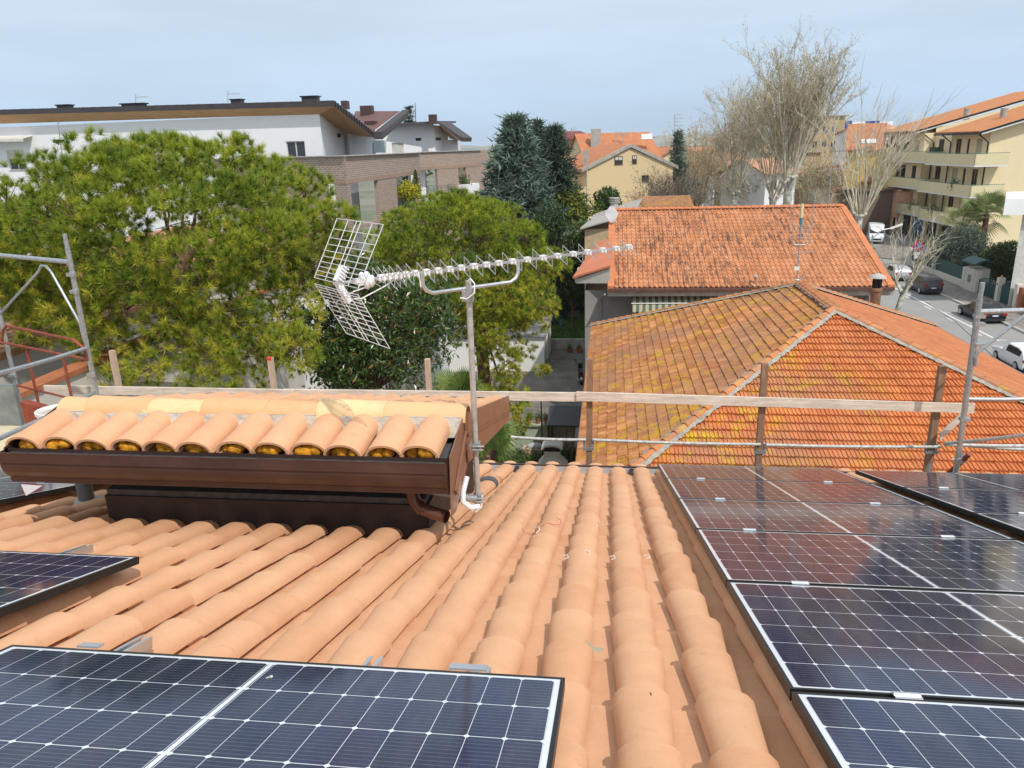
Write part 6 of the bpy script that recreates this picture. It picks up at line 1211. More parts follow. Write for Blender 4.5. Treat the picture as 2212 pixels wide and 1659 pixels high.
house_box('tan_block', 'tall tan apartment block behind the crown of the tallest plane tree', 'apartment building', G(1748, 160, 300), G(1822, 163, 300), 12, at(1780, 252, 160)[2], mat('tan_block', (.46, .33, .18)), 'flat', mat('tan_dark', (.25, .18, .11)), wins=[(1+i*2.4, 2.3+i*2.4, 12+f*3, 13.4+f*3, 'w') for i in range(3) for f in range(2)])
wb = house_box('blue_white_block', 'white modern apartment block with blue balcony panels in the far distance', 'apartment building', G(1822, 215, 300), G(1925, 222, 300), 14, at(1870, 264, 215)[2], WHITE, 'flat', WHITE, ov=0, wins=[(1.0+i*3.3, 2.8+i*3.3, 10+f*3, 11.4+f*3, 'w') for i in range(4) for f in range(3)])
BLUE = mat('blue_panel', (.05, .09, .35), .6)
for (u0, u1, v0, v1) in ((1819, 1831, 262, 312), (1867, 1890, 262, 300), (1905, 1912, 270, 290)):
    a, b = at(u0, v1, 213), at(u1, v1, 213.5); m = MB(); m.box(a[0], b[0], a[1]-1.5, a[1]+.6, a[2], at(u0, v0, 213)[2])
    for k in range(3): pass
    part('blue_balconies', m, BLUE, wb)
house_box('white_house', 'white house with dark eaves at the far right of the blue and white block', 'house', G(1905, 135, 320), G(1955, 138, 320), 10, at(1930, 285, 135)[2], WHITE, 'gf', TERR2, 1.6, wins=[(1, 2.4, 12, 13.4, 'w'), (1, 2.4, 9, 10.4, 'w')])
yh = house_box('yellow_house', 'yellow house with a bright red gable roof and skylight, far right', 'house', G(1827, 118, 340), G(1902, 116, 340), 11, at(1860, 320, 117)[2], YELL, 'gf', ORANGE, 3.6, ov=.4, wins=[(7.3, 9.3, at(1885, 316, 117)[2]-1.3, at(1885, 316, 117)[2]-.2, 'w')])
q = at(1860, 311, 115.5); m = MB(); m.prism([q, q+V3(2.4, .1, 0), q+V3(2.4, .6, .6), q+V3(0, .5, .6)], V3(0, -.1, .1)); part('skylight', m, WHT, yh)
for (u, v0, v1, D, lab) in ((1458, 290, 247, 105, 'tall comb-shaped aerial above the bare grey tree'), (1331, 300, 284, 125, 'small aerial on the wide orange roof, left one'), (1345, 300, 286, 125, 'small aerial on the wide orange roof, right one'), (1234, 290, 276, 142, 'aerial on the maroon roof')):
    a, b = at(u, v0, D), at(u, v1, D); o = thing('roof_antenna', lab, 'antenna', a); m = MB(); m.tube([a-V3(0, 0, 1.5), b], .05, 5); part('mast', m, DULL, o); m = MB()
    for k in range(4): c = b-V3(0, 0, .05+k*(b[2]-a[2])*.18); m.tube([c-V3(.15, 0, 0), c+V3(.9+.3*(k % 2), 0, 0)], .03, 4)
    part('rods', m, DULL, o)
# pinkish house with tiled hip roof and yellow villa
pk = house_box('tiled_villa', 'pinkish house with a large tiled roof and brown shutters before the avenue', 'house', G(1816, 126, 400), G(1874, 118, 400), 14, at(1850, 378, 120)[2], PINK, 'hip', TERR2, 3.4, ov=1.1, wins=[(1.4, 2.6, 4.6, 6.8, 's'), (4.8, 6.0, 4.6, 6.8, 's')])
for (u0, u1, D0, D1, vt, vb, lab, nm_) in ((1874, 1925, 118, 124, 362, 415, '', 'wing'),):
    m = MB(); wallface(m, G(u0, D0), G(u1, D1), 0, at(1890, 372, 118)[2], [(2.6, 5.2, 5.4, 7.0)]); part('wing_wall', m, CREAM, pk)
vl = house_box('yellow_villa', 'yellow villa with red eaves, arched porch and clipped garden', 'house', G(1728, 130, 400), G(1814, 122, 400), 10, at(1770, 388, 126)[2], mat('lime_yellow', (.62, .58, .20), .9), 'gs', mat('red_eaves', (.46, .13, .07), .8, var=.15, scale=3), 2.2, ov=1.3, wins=[(2.6, 4.2, 5.2, 7.0, 'w'), (6.6, 8.2, 5.2, 7.0, 'w')])
q0, q1_ = G(1725, 127, 400), G(1802, 119, 400); m = MB(); nn_ = nrm(np.cross(q1_-q0, V3(0, 0, 1))); z_ = at(1760, 412, 123)[2]
m.prism([V_(q0, z_), V_(q1_, z_), V_(q1_, z_)-nn_*2.2+V3(0, 0, .7), V_(q0, z_)-nn_*2.2+V3(0, 0, .7)], V3(0, 0, .15)); part('porch_roof', m, mat('red_eaves', (0, 0, 0)), vl)
m = MB(); m.prism([V_(q0, z_+.5)-nn_*.8, V_(q1_, z_+.5)-nn_*.8, V_(q1_, z_+1.3)-nn_*.8, V_(q0, z_+1.3)-nn_*.8], -nn_*.1); part('balcony', m, mat('tan_plaster', (0, 0, 0)), vl)
for i in range(4): s = i/3; m = MB(); c = q0*(1-s)+q1_*s; m.box(c[0]-.2, c[0]+.2, c[1]+.2, c[1]+.6, 0, z_); part('column', m, mat('brick_column', (.42, .2, .12)), vl)
house_box('shop_building', 'brown-fronted shop building between the villa and the pollarded plane', 'building', G(1812, 116, 440), G(1852, 112, 440), 6, at(1830, 412, 114)[2], mat('shop_brown', (.20, .14, .11)), 'flat', mat('shop_brown2', (.14, .09, .07)), ov=.4, wins=[(.6, 1.9, 1, 3, 'w'), (2.6, 3.9, 1, 3, 'w')])
ar = house_box('arched_house', 'peach house with rounded arches behind the van', 'house', G(1862, 116, 440), G(1944, 113, 440), 8, at(1900, 412, 115)[2], mat('peach', (.66, .38, .24), .9), 'flat', mat('peach', (0, 0, 0)), ov=.2, wins=[(1.6, 3.6, 0, 2.6, 'o'), (4.6, 6.4, 0, 2.4, 'o'), (7.4, 9, 0, 2.6, 'o')])
# ------------------------------------------------------------------ cream apartments on the right
AP = thing('cream_apartments', 'four-storey cream apartment building with stepped balconies and orange roofs at the right', 'apartment building', (40, 75, 0))
Q = at(2139, 300, 91); fdir = nrm(_h(V3(.066, .998, 0))); rdir = V3(fdir[1], -fdir[0], 0)
def A_P(s, w_, z): return V3(Q[0], Q[1], 0)+fdir*s+rdir*w_+V3(0, 0, z)
ze2 = at(2118, 283, 90)[2]; CRW = mat('apartment_cream', (.84, .70, .45), .9, var=.04, scale=.4, dirt=(.5, .42, .3), dscale=.4, damt=.2); CRB = mat('balcony_cream', (.74, .65, .41), .9, var=.05)
z0B = at(2130, 333, 89.5)[2]; SH = 3.62; zB = [z0B-SH*i for i in range(4)]
blocks = [(0, 9.4, 0, [(1.6, 3.0), (4.6, 5.2), (6.6, 8.0)]), (9.4, 17.5, 1.6, [(1.4, 3.4), (5.2, 6.8)]), (17.5, 30, .2, [(1.5, 2.9), (5, 6.6), (9, 10.8)])]
m = MB(); hol = []
for (s0, s1, w_, cols_) in blocks:
    wins = [(s1-s0-b, s1-s0-a, max(3.6, z-1.25), z+1.75, 'wb' if (k+i) % 3 else 's') for i, z in enumerate(zB[:3]) for k, (a, b) in enumerate(cols_)]
    PP = wallface(m, A_P(s1, w_, 0), A_P(s0, w_, 0), 0, ze2+.05, [q[:4] for q in wins], .15); hol.append((PP, wins))
for (s, a, b) in ((9.4, 0, 1.6), (17.5, .2, 1.6)): m.poly([A_P(s, a, 0), A_P(s, b, 0), A_P(s, b, ze2), A_P(s, a, ze2)])
wallface(m, A_P(0, 0, 0), A_P(0, 18, 0), 0, ze2); m.poly([A_P(0, 0, ze2), A_P(0, 18, ze2), A_P(0, 18, ze2+5)]); m.poly([A_P(17.5, 1.6, ze2-2), A_P(17.5, 18, ze2-2), A_P(17.5, 18, ze2+4.9), A_P(17.5, 1.6, ze2+.6)]); wallface(m, A_P(30, 14, 0), A_P(30, .2, 0), 0, ze2+1)
part('wall', m, CRW, AP)
for (PP, wins) in hol:
    for w_ in wins: window(AP, PP, w_, w_[4], .15, fr=mat('shutter_cream', (.5, .46, .36)) if w_[4] == 's' else None)
RO = roofmat('apartment_roof2', (.56, .20, .07), (.66, .28, .11), 4)
def aroof(s0, s1, w0_, zz, wid, sl2):
    m = MB(); a, b = A_P(s0, w0_, zz), A_P(s1, w0_, zz); up_ = rdir*wid+V3(0, 0, wid*sl2); m.prism([a, b, b+up_, a+up_], V3(0, 0, .10)); o = part('roof_slope', m, RO, AP)
    m = MB(); m.prism([a-V3(0, 0, .02), b-V3(0, 0, .02), b-V3(0, 0, .30), a-V3(0, 0, .30)], -rdir*.14); part('gutter', m, BLK, o)
    m = MB(); m.prism([a-V3(0, 0, .30), a+up_-V3(0, 0, .30), a+up_+V3(0, 0, -.12), a+V3(0, 0, -.12)], -fdir*.12); part('verge', m, WHT, o)
    m = MB(); m.prism([a-V3(0, 0, .12), a+up_-V3(0, 0, .12), a+up_+V3(0, 0, .10), a+V3(0, 0, .10)], -fdir*.16); part('flashing', m, BLK, o)
aroof(-1.0, 10.8, -1.6, ze2-.1, 18, .285); aroof(17.6, 31, -1.2, at(1970, 284, 108)[2], 20, .265)
for (s, w_, z) in ((18.6, 6.0, ze2+2.4), (5.2, 3.9, ze2+1.9)): m = MB(); c = A_P(s, w_, z); m.tube([c-V3(0, 0, .8), c+V3(0, 0, .75)], .42, 10); part('chimney', m, CONC, AP)
for (s, w_, z) in ((24, 9, .265), (22, 13, .265), (4, 12, .285)): c = A_P(s, w_, ze2+.08+(w_+1.4)*z); m = MB(); m.obox(c, fdir*.4, (rdir+V3(0, 0, z))*.9, V3(0, 0, .06)); part('skylight', m, mat('skylight_grey', (.5, .5, .5)), AP)
def balc(s0, s1, w0_, dep, z, right=0., h=1.28):
    m = MB(); t = .14; z0, z1 = z-h, z
    P4 = [A_P(s1, w0_-dep, 0), A_P(s0, w0_-dep, 0), A_P(s0, w0_+right, 0), A_P(s1, w0_, 0)]
    for a, b in ((0, 1), (1, 2), (3, 0)): p, q = P4[a], P4[b]; d_ = nrm(q-p); n_ = V3(-d_[1], d_[0], 0); m.prism([p+V3(0, 0, z0), q+V3(0, 0, z0), q+V3(0, 0, z1), p+V3(0, 0, z1)], n_*t)
    o = part('balcony', m, CRB, AP); m = MB(); m.prism([q+V3(0, 0, z0-.18) for q in P4], V3(0, 0, .17)); part('floor_slab', m, WHT, o)
    m = MB(); m.tube([P4[0]+V3(0, 0, z1+.1), P4[1]+V3(0, 0, z1+.1), P4[2]+V3(0, 0, z1+.1)], .04, 5); part('handrail', m, mat('green_rail', (.10, .22, .18), .5), o)
for i in range(3): balc(-1.6+.0*i, 11.2 if i != 1 else 12.5, 0, 2.2, zB[i], 1.7 if i < 2 else .2); balc(12.6, 29, .6, 1.9, zB[i]+.1)
for (s, w_) in ((-.08, -.1), (9.0, -.1), (17.3, 1.5)): m = MB(); m.tube([A_P(s, w_-1.4, ze2-.3), A_P(s, w_-.1, ze2-1.3), A_P(s, w_-.1, 1)], .085, 6); part('downpipe', m, BLK, AP)
for (s, w_, z) in ((13.6, .2, zB[0]+.1), (3, -1.9, zB[1]), (7.5, -1.9, zB[2]), (16, -1.0, zB[2])):
    c = A_P(s, w_, z-.1); leafcloud('foliage', c+rng.normal(0, .35, (260, 3)), .22, .1, LGRN, AP)
m = MB(); c = A_P(14.6, .4, zB[0]+.35); m.obox(c, fdir*.9, rdir*.3, V3(0, 0, .35)); part('barbecue_cover', m, BLK, AP)
m = MB(); m.prism([A_P(-.5, -.4, 0), A_P(30, -.3, 0), A_P(30, -.3, 3.1), A_P(-.5, -.4, 3.1)], rdir*.1); part('shop_front', m, mat('shop_glass', (.03, .05, .07), .12, spec=.6), AP)
for s in range(0, 30, 4): m = MB(); c = A_P(s, -.7, 1.6); m.obox(c, fdir*.3, rdir*.2, V3(0, 0, 1.6)); part('pillar', m, CRW, AP)
m = MB(); m.prism([A_P(12.2, -.8, .6), A_P(16, -.8, .6), A_P(16, -.8, 3.0), A_P(12.2, -.8, 3.0)], -rdir*.05); part('blue_window', m, mat('blue_glass', (.06, .16, .26), .2), AP)
# far-right white house corner
wh = thing('white_corner_house', 'corner of a white house with a terrace at the right edge of the photo', 'house', (*at(2230, 480, 60)[:2], 0))
a, b = at(2172, 430, 60), at(2400, 425, 60); m = MB(); m.prism([V3(a[0], a[1], at(2172, 466, 60)[2]), V3(b[0], b[1], at(2172, 466, 60)[2]), V3(b[0], b[1], a[2]), V3(a[0], a[1], a[2])], nrm(V3(a[0], a[1], 0))*9); part('parapet', m, WHITE, wh)
a, b = at(2205, 490, 61.5), at(2400, 490, 61.5); m = MB(); m.prism([V3(a[0], a[1], 0), V3(b[0], b[1], 0), V3(b[0], b[1], at(2172, 466, 61)[2]-.02), V3(a[0], a[1], at(2172, 466, 61)[2]-.02)], nrm(V3(a[0], a[1], 0))*7); part('wall', m, mat('grey_white', (.55, .54, .50)), wh)
# ------------------------------------------------------------------ street side: fence, gates, cars, signs
GRN = mat('green_panel', (.022, .085, .085), .5, .1, var=.08); WPO = mat('fence_white', (.70, .68, .62), .85, var=.06, scale=1, dirt=(.45, .42, .36), dscale=1, damt=.4)
fx = 33.35
gw = thing('garden_wall', 'white garden wall with green sheet panels along the pavement', 'fence', (fx, 80, 0))
m = MB(); m.box(fx-.1, fx+.15, 74.6, 90.5, 0, .75); part('base_wall', m, WPO, gw)
for y in (76.4, 83.6, 90.2): m = MB(); m.box(fx-.22, fx+.22, y-.25, y+.25, 0, 2.05); part('pillar', m, WPO, gw)
for (y0, y1) in ((76.7, 83.3), (83.9, 89.9)): m = MB(); m.box(fx-.02, fx+.03, y0, y1, .76, 1.95); part('panel', m, GRN, gw)
def arc_gate(name, label, y0, y1, h, dip):
    o = thing(name, label, 'gate', (fx, (y0+y1)/2, 0)); k = 10; ys = np.linspace(y0, y1, k+1); tp = [h-.45-dip*sin(pi*i/k)*-.0 for i in range(k+1)]
    m = MB(); m.prism([V3(fx, y0, .12), V3(fx, y1, .12)]+[V3(fx, ys[i], h-.75) for i in range(k, -1, -1)], V3(.05, 0, 0)); part('panel', m, GRN, o)
    m = MB(); top = [V3(fx, ys[i], h-.72+dip*sin(pi*i/k)) for i in range(k+1)]; m.tube(top, .035, 5)
    for i in range(k*2): s = i/(k*2-1); m.tube([V3(fx, y0+(y1-y0)*s, h-.76), V3(fx, y0+(y1-y0)*s, h-.72+dip*sin(pi*s))], .02, 4)
    part('grille', m, mat('green_bar', (.03, .13, .12), .5), o); return o
kio = thing('mailbox_pillar', 'thick white gate pillar with letterbox under a curved green canopy', 'pillar', (fx, 75, 0)); m = MB(); m.box(fx-.35, fx+1.0, 74.0, 75.8, 0, 2.2); part('pillar', m, WPO, kio)
m = MB(); k = 6; m.prism([V3(fx-.7+1.9*i/k, 73.3, 2.75+.38*sin(pi*i/k)) for i in range(k+1)]+[V3(fx-.7+1.9*i/k, 73.3, 2.68+.36*sin(pi*i/k)) for i in range(k, -1, -1)], V3(0, 2.8, 0)); part('canopy', m, GRN, kio)
m = MB(); m.box(fx-.37, fx-.34, 74.5, 75.1, .9, 1.6); part('letterbox', m, mat('letterbox', (.25, .26, .26), .4, .5), kio)
arc_gate('entrance_gate', 'green entrance gate with an arched grille, the farther of the two gates', 70.2, 73.6, 2.05, .35)
for (y, lab) in ((73.85, 'white gate pillar beside the letterbox pillar'), (69.7, 'white gate pillar with a small no-parking sign and amber lamp between the two gates'), (66.6, 'white gate pillar right of the nearer green gate')):
    m = MB(); m.box(fx-.24, fx+.24, y-.24, y+.24, 0, 2.15); po = single('gate_pillar', m, WPO, lab, 'pillar', loc=(fx, y, 0), group='white gate pillars')
    if y == 69.7:
        m = MB(); m.ell((fx, y, 2.25), (.09, .09, .12), 6); part('lamp', m, mat('amber', (.8, .35, .02), .3), po)
        m = MB(); m.box(fx-.26, fx-.245, y-.15, y+.15, 1.2, 1.85); pp = part('no_parking_plate', m, WHT, po); m = MB(); m.lathe((fx-.265, y, 1.6), [(.001, 0), (.12, 0), (.12, .01)], 12, (-1, 0, 0)); q_ = part('disc', m, mat('sign_red', (.6, .03, .03), .4), pp)
arc_gate('carriage_gate', 'large green gate with a high arched grille, the nearer of the two gates', 66.9, 69.4, 2.2, .55)
m = MB(); m.box(fx-.3, fx+.3, 65.4, 66.0, 0, 2.0); brp = single('brick_pillar', m, mat('brick_red', (.38, .13, .07), .9, var=.25, scale=8), 'red brick gate pillar at the right edge', 'pillar', loc=(fx, 65.7, 0))
m = MB(); m.box(fx-.1, fx+.1, 52, 65.3, 0, 1.0); m.box(fx-.02, fx+.02, 52, 65.3, 1.0, 2.0); single('fence_wall', m, GRN, 'dark green fence beyond the red brick pillar, at the right edge', 'fence')
m = MB(); m.box(fx+.1, fx+1.2, 45, 52, 0, 1.5)
# cars
TYRE = mat('tyre', (.018, .018, .018), .85); RIM = mat('rim', (.45, .46, .48), .3, .8); CGL = mat('car_glass', (.015, .02, .025), .06, spec=.7); TAIL = mat('tail_lens', (.40, .015, .015), .25); HEAD = mat('head_lens', (.7, .72, .75), .15); PLATE = mat('plate_white', (.7, .7, .72))
PBL = mat('plate_blue', (.02, .08, .4), .4)
def paint(name, c, met=.3): t = NT(name); t.b.inputs['Coat Weight'].default_value = .5; t.b.inputs['Coat Roughness'].default_value = .12; return t.done(c, .45, met)
def car(label, loc, rz, pm, L_=4.1, W=1.76, H=1.48, hatch=.25, hood=.28, cat='car', name='parked_car', van=False, plate='FD 217 KR'):
    r = thing(name, label, cat, (0, 0, 0)); r['group'] = 'vehicles parked in the street'
    hl = L_/2; gh = .62 if not van else .9; zb_ = .22; belt = H-gh+.10
    if van: belt = 1.35
    # stations: y, half width, bottom, shoulder z, roof z (roof=shoulder where no cabin)
    if van: st = [(-hl, .90, .35, 1.2, 2.25), (-hl+.15, .98, .28, 1.25, 2.42), (0, 1.0, .28, 1.3, 2.46), (hl-1.9, 1.0, .28, 1.3, 2.40), (hl-1.2, .98, .28, 1.28, 1.95), (hl-.75, .96, .28, 1.22, 1.35), (hl-.2, .90, .30, 1.0, 1.02), (hl, .80, .38, .75, .76)]
    else: st = [(-hl, W*.40, .42, .62, .66), (-hl+.06, W*.47, .28, belt*.93, belt*.95), (-hl+.18, W*.49, .24, belt, belt+gh*.30), (-hl+.18+hatch*1.6, W*.5, .22, belt, H-.10), (-hl+1.0, W*.5, .20, belt, H), (.15, W*.5, .20, belt-.01, H-.005), (hl-L_*hood-.85, W*.5, .20, belt-.03, H-.12), (hl-L_*hood, W*.495, .20, belt-.05, belt-.02), (hl-.35, W*.48, .22, belt-.16, belt-.13), (hl-.06, W*.42, .28, belt-.32, belt-.30), (hl, W*.34, .40, .55, .57)]
    V = []; 
    for (y, w_, b, s, t) in st:
        cab = t-s; wr = w_*(1-.20*min(1, cab/.5)) if not van else w_*(1-.07*min(1, cab))
        V += [V3(-w_*.88, y, b), V3(-w_*.99, y, b+.14), V3(-w_, y, (b+s)/2), V3(-w_*.97, y, s), V3(-wr, y, t-.05*min(1, cab*3)), V3(-wr*.82, y, t), V3(0, y, t+.02), V3(wr*.82, y, t), V3(wr, y, t-.05*min(1, cab*3)), V3(w_*.97, y, s), V3(w_, y, (b+s)/2), V3(w_*.99, y, b+.14), V3(w_*.88, y, b)]
    k = 13; n_ = len(st); F = [[i*k+j, i*k+(j+1) % k, (i+1)*k+(j+1) % k, (i+1)*k+j] for i in range(n_-1) for j in range(k)]
    m = MB(); m.arr(V, F); m.F.append(np.array([list(range(k))[::-1]])); m.F.append(np.array([[(n_-1)*k+j for j in range(k)]])); part('body', m, pm, r, smooth=True)
    # glass strips pushed 6 mm out, from the same stations
    Vn = np.array(V).reshape(n_, k, 3)
    def strip(nm_, cells, out):
        m = MB()
        for (i, j0, j1, a0, a1, b0, b1) in cells:
            A0_, A1_, B0, B1 = Vn[i, j0], Vn[i, j1], Vn[i+1, j0], Vn[i+1, j1]; f = lambda s, t: (A0_*(1-s)+B0*s)*(1-t)+(A1_*(1-s)+B1*s)*t
            m.poly([f(a0, b0)+out, f(a1, b0)+out, f(a1, b1)+out, f(a0, b1)+out])
        part(nm_, m, CGL, r)
    if van:
        strip('windscreen', [(3, 5, 7, .25, 1, .04, .96), (4, 5, 7, 0, .96, .04, .96)] if 0 else [(3, 4, 8, .3, 1, .02, .98), (4, 4, 8, 0, .95, .02, .98)], V3(0, .02, .02)); strip('side_window', [(3, 3, 4, .1, .9, .1, .8)], V3(-.012, 0, 0)); strip('side_window', [(3, 8, 9, .1, .9, .2, .9)], V3(.012, 0, 0))
    else:
        strip('windscreen', [(6, 4, 8, .08, .95, .03, .97)], V3(0, .012, .012)); strip('rear_window', [(2, 4, 8, .0, .92, .05, .95)], V3(0, -.012, .012))
        for (j0, j1, o) in ((3, 4, -.010), (9, 8, .010)): strip('side_window', [(3, j0, j1, .0, 1, .1, .85), (4, j0, j1, 0, .95, .08, .88), (5, j0, j1, 0.03, .98, .08, .86)], V3(o, 0, 0))
    wr_ = .32 if not van else .36
    for (x, y) in ((-1, hl-.80), (1, hl-.80), (-1, -hl+.78), (1, -hl+.78)):
        m = MB(); X0 = x*(W/2-.10 if not van else .86); m.lathe((X0-.11, y, wr_), [(.001, 0), (wr_-.02, 0), (wr_, .03), (wr_, .20), (wr_-.02, .225), (.001, .225)], 20, (1, 0, 0)); o = part('wheel', m, TYRE, r, smooth=False)
        m = MB(); m.lathe((X0+x*.115-.005, y, wr_), [(.001, 0), (wr_*.62, 0), (wr_*.66, .01), (.001, .012)], 14, (x, 0, 0)); 
        part('rim', m, RIM, o)
    for x in (-1, 1):
        wq = W*.5 if not van else .95
        m = MB(); m.obox(V3(x*wq*.80, -hl+.055, belt-.14 if not van else 1.1), V3(wq*.17, 0, 0), V3(0, .05, 0), V3(0, 0, .085)); part('tail_light', m, TAIL, r)
        m = MB(); m.obox(V3(x*wq*.74, hl-.12, belt-.26 if not van else .85), V3(wq*.18, 0, 0), V3(0, .09, 0), V3(0, 0, .08)); part('headlight', m, HEAD, r)
        m = MB(); m.ell((x*(wq+.09), hl-L_*hood-.40 if not van else hl-1.35, belt+.05 if not van else 1.5), (.10, .06, .07), 6); part('mirror', m, pm, r)
    m = MB(); m.box(-.26, .26, -hl-.012, -hl+.0, .60, .71); pp = part('number_plate', m, PLATE, r)
    m = MB(); m.box(-.26, -.215, -hl-.016, -hl-.013, .60, .71); m.box(.215, .26, -hl-.016, -hl-.013, .60, .71); part('blue_band', m, PBL, pp)
    m = MB(); m.box(-W*.43, W*.43, -hl+.0, -hl+.09, .24, .40); part('bumper', m, mat('bumper_dark', (.03, .03, .032), .6), r)
    if van: m = MB(); m.box(-.6, .6, hl-.02, hl+.03, .55, .75); part('grille', m, BLK, r)
    r.location = loc; r.rotation_euler = (0, 0, rz); return r
car('black sedan parked behind the scaffold pole, nearest of the three cars by the gates', (29.15, 63.3, .012), .06, paint('black_paint', (.012, .012, .016)), 4.3, 1.78, 1.40, .45)
car('dark grey crossover parked between the silver hatchback and the black sedan', (29.2, 75.1, .012), .05, paint('grey_paint', (.075, .072, .08), .5), 4.2, 1.80, 1.62, .12)
car('silver hatchback partly hidden by the leaning plane trunk', (29.1, 82.2, .012), .05, paint('silver_paint', (.42, .44, .46), .2), 3.9, 1.72, 1.46, .16)
car('white hatchback driving at the right edge of the photo', (25.6, 49.6, .012), .0, paint('white_paint', (.76, .78, .80), 0), 4.1, 1.76, 1.46, .22)
car('white delivery van facing the camera at the street corner', (36.6, 112.5, .012), pi-.25, paint('van_white', (.72, .75, .76), 0), 5.4, 2.0, 2.46, van=True, cat='van', name='delivery_van')
for (u, v, D, c, lab) in ((1655, 438, 118, (.72, .74, .76), 'white car far up the avenue, seen just above the pantile ridge'), (1672, 443, 112, (.10, .14, .22), 'dark blue car far up the avenue beside the white one'), (1560, 428, 135, (.65, .66, .68), 'pale car among the bare trees, far left of the avenue'), (1590, 405, 170, (.03, .035, .05), 'dark car farther along the avenue behind the bare trees')): q = gp(u, v, D); car(lab, (q[0], q[1], .015), .6, paint('paint_%d' % u, c, .1))
# signs and lamps
def sign(label, u, vt, vb, D, shape, face_, w_=.6, h_=.6, name='road_sign'):
    g = gp(u, vb, D); zt = at(u, vt, D)[2]; o = thing(name, label, 'sign', (g[0], g[1], 0)); m = MB(); m.tube([g, V3(g[0], g[1], zt)], .035, 6); part('post', m, GALV, o); c = V3(g[0], g[1]-.06, zt-h_/2)
    m = MB(); 
    if shape == 'disc': m.lathe(c+V3(0, -.0, 0), [(.001, 0), (w_/2, 0), (w_/2, .02)], 20, (0, -1, 0))
    else: m.box(c[0]-w_/2, c[0]+w_/2, c[1]-.02, c[1], c[2]-h_/2, c[2]+h_/2)
    f = part('plate', m, face_, o); return o, f, c
SB = mat('sign_blue', (.02, .10, .52), .4); SW = mat('sign_white', (.78, .78, .78), .4); SR = mat('sign_red', (.6, .03, .03), .4)
o, f, c = sign('round blue and red no-parking sign behind the leaning plane tree', 1967, 515, 650, 84, 'disc', SR, 1.15, 1.15)
m = MB(); m.lathe(c+V3(0, -.03, 0), [(.001, 0), (.42, 0), (.42, .01)], 20, (0, -1, 0)); f2_ = part('blue_field', m, SB, f); m = MB(); m.obox(c+V3(0, -.05, 0), nrm(V3(1, 0, -1))*.44, V3(0, .006, 0), nrm(V3(1, 0, 1))*.07); part('bar', m, SR, f)
m = MB(); m.box(c[0]-.38, c[0]+.38, c[1]-.03, c[1]-.01, c[2]-.95, c[2]-.65); m.box(c[0]-.30, c[0]+.30, c[1]-.03, c[1]-.01, c[2]-1.35, c[2]-1.0); part('supplementary_plates', m, SW, o)
def crossing(o, f, c, s):
    m = MB(); m.prism([c+V3(-.40*s, -.03, -.38*s), c+V3(.40*s, -.03, -.38*s), c+V3(0, -.03, .40*s)], V3(0, -.008, 0)); t_ = part('white_triangle', m, SW, f)
    m = MB(); q = c+V3(0, -.05, 0)
    m.ell(q+V3(0, 0, .16*s), (.05*s, .01, .05*s), 5)
    for (a, b) in (((0, .1), (0, -.08)), ((0, -.08), (-.14, -.3)), ((0, -.08), (.12, -.3)), ((0, .06), (-.12, -.06)), ((0, .06), (.13, -.02))): m.tube([q+V3(a[0]*s, 0, a[1]*s), q+V3(b[0]*s, 0, b[1]*s)], .022*s, 4)
    for i in range(4): m.obox(q+V3((-.27+.18*i)*s, 0, -.345*s), V3(.04*s, 0, 0), V3(0, .005, 0), V3(0, 0, .03*s))
    part('pedestrian', m, BLK, f)
o, f, c = sign('blue pedestrian crossing sign above the first green fence panel', 1990, 527, 660, 82, 'sq', SB, 1.15, 1.15); crossing(o, f, c, 1.15)
o, f, c = sign('blue pedestrian crossing sign just above the pantile ridge', 1683, 442, 462, 96, 'sq', SB, 1.5, 1.4); crossing(o, f, c, 1.4)
o, f, c = sign('tall blue and white sign board behind the bare trees', 1562, 386, 440, 125, 'sq', SB, 2.6, 3.2)
m = MB(); m.box(c[0]-1.0, c[0]+1.0, c[1]-.05, c[1]-.03, c[2]-1.3, c[2]+.2); part('white_panel', m, SW, f)
def lamp(label, ua, va, ub, vb, D, uv_head, D2):
    g = gp(ua, vb, D); a = at(ua, va, D); a = V3(g[0], g[1], a[2]); h = at(*uv_head, D2); o = thing('street_lamp', label, 'street lamp', g); m = MB(); m.tube([g, a], [.09, .06], 8); part('pole', m, GALV, o)
    m = MB(); m.tube([a-V3(0, 0, .3), a*.5+h*.5+V3(0, 0, .12), h], .04, 6); part('arm', m, GALV, o); d_ = nrm(h-a); m = MB(); m.obox(h+d_*.4, d_*.45, nrm(np.cross(d_, (0, 0, 1)))*.13, V3(0, 0, .06)); part('lamp_head', m, WHT, o)
lamp('street lamp whose arm reaches over the white van', 1868, 502, 1868, 660, 62, (1925, 493), 60)
lamp('street lamp with a white head behind the ridge, by the blue sign', 1535, 392, 1535, 470, 100, (1556, 381), 98)
m = MB(); g = gp(1957, 640, 80); 
for (u, D) in ((1936, 92), (1949, 90)): m = MB(); g = gp(u, 560, D); m.tube([g, V3(g[0], g[1], at(u, 500 if u < 1940 else 508, D)[2])], .05, 6); single('pole', m, GALV, 'thin grey pole at the crossing corner, %s of a pair' % ('left' if u < 1940 else 'right'), 'pole', loc=g, smooth=True)
m = MB(); P = [at(2128, 771, 22), at(2060, 700, 38), at(2000, 651, 56), at(1983, 633, 66)]
P = [ht(1905, 645, 33.4), ht(2000, 650, 42), at(2180, 790, 40)]
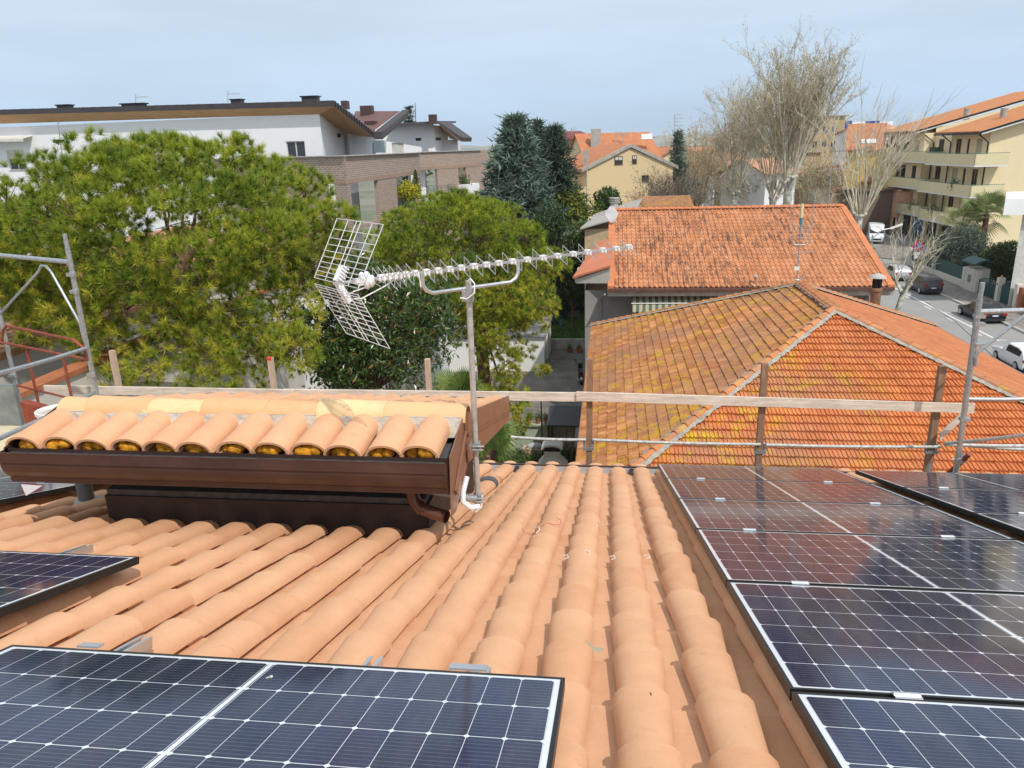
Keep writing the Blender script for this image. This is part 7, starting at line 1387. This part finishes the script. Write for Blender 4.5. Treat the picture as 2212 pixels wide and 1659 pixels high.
m.tube([at(2065, 696, 44), at(2000, 652, 60)], .02, 4); m.tube([at(2180, 802, 34), at(2065, 696, 44)], .02, 4); single('cable', m, BLK, 'thin black cable hanging across the street above the cars', 'cable')
# distant town strip at the horizon
for k in range(26):
    u = 1000+k*12+random.uniform(-4, 4) if k < 8 else random.uniform(1480, 1900); D = random.uniform(330, 900); g = G(u, D, 330); w_ = random.uniform(8, 16); hh = random.uniform(6, 10) if k < 8 else random.uniform(8, 16)
    m = MB(); m.box(g[0]-w_/2, g[0]+w_/2, g[1], g[1]+10, 0, hh); o = thing('distant_house', ['tiny far house in the haze left of the cedars', 'tiny far house in the haze behind the avenue trees'][k >= 8], 'house', (g[0], g[1], 0), 'far houses left of the cedars' if k < 8 else 'far houses behind the avenue trees')
    part('wall', m, [CREAM, WHITE, PINK][k % 3], o); m = MB(); m.prism([V3(g[0]-w_/2-.4, g[1]-.4, hh), V3(g[0]-w_/2-.4, g[1]+10.4, hh), V3(g[0]-w_/2-.4, g[1]+5, hh+2.4)], V3(w_+.8, 0, 0)); part('roof', m, [ORANGE, TERR2][k % 2], o)
m = MB(); n = 26000; uu_ = rng.uniform(-2600, 2600, n); yy_ = rng.uniform(220, 1700, n); keep = (np.sin(uu_*.013)+np.sin(yy_*.021+uu_*.004)+rng.normal(0, .5, n)) > .3; p = np.c_[uu_, yy_, rng.uniform(.5, 7, n)][keep]; leafcloud('distant_trees', p, 6.0, 5.0, foliage('distant_green', (.05, .08, .035), (.10, .13, .06), .9, 0), None)['kind'] = 'stuff'
# ------------------------------------------------------------------ the air
m = MB(); m.box(-4200, 4600, -700, 4400, -1.5, 62)
hm_ = bpy.data.materials.new('haze'); hm_.use_nodes = True; t_ = hm_.node_tree; t_.nodes.clear(); o_ = t_.nodes.new('ShaderNodeOutputMaterial'); v_ = t_.nodes.new('ShaderNodeVolumePrincipled')
v_.inputs['Color'].default_value = (.92, .96, 1, 1); v_.inputs['Density'].default_value = .00012; t_.links.new(v_.outputs[0], o_.inputs['Volume'])
struct('haze', m, hm_, 'stuff')
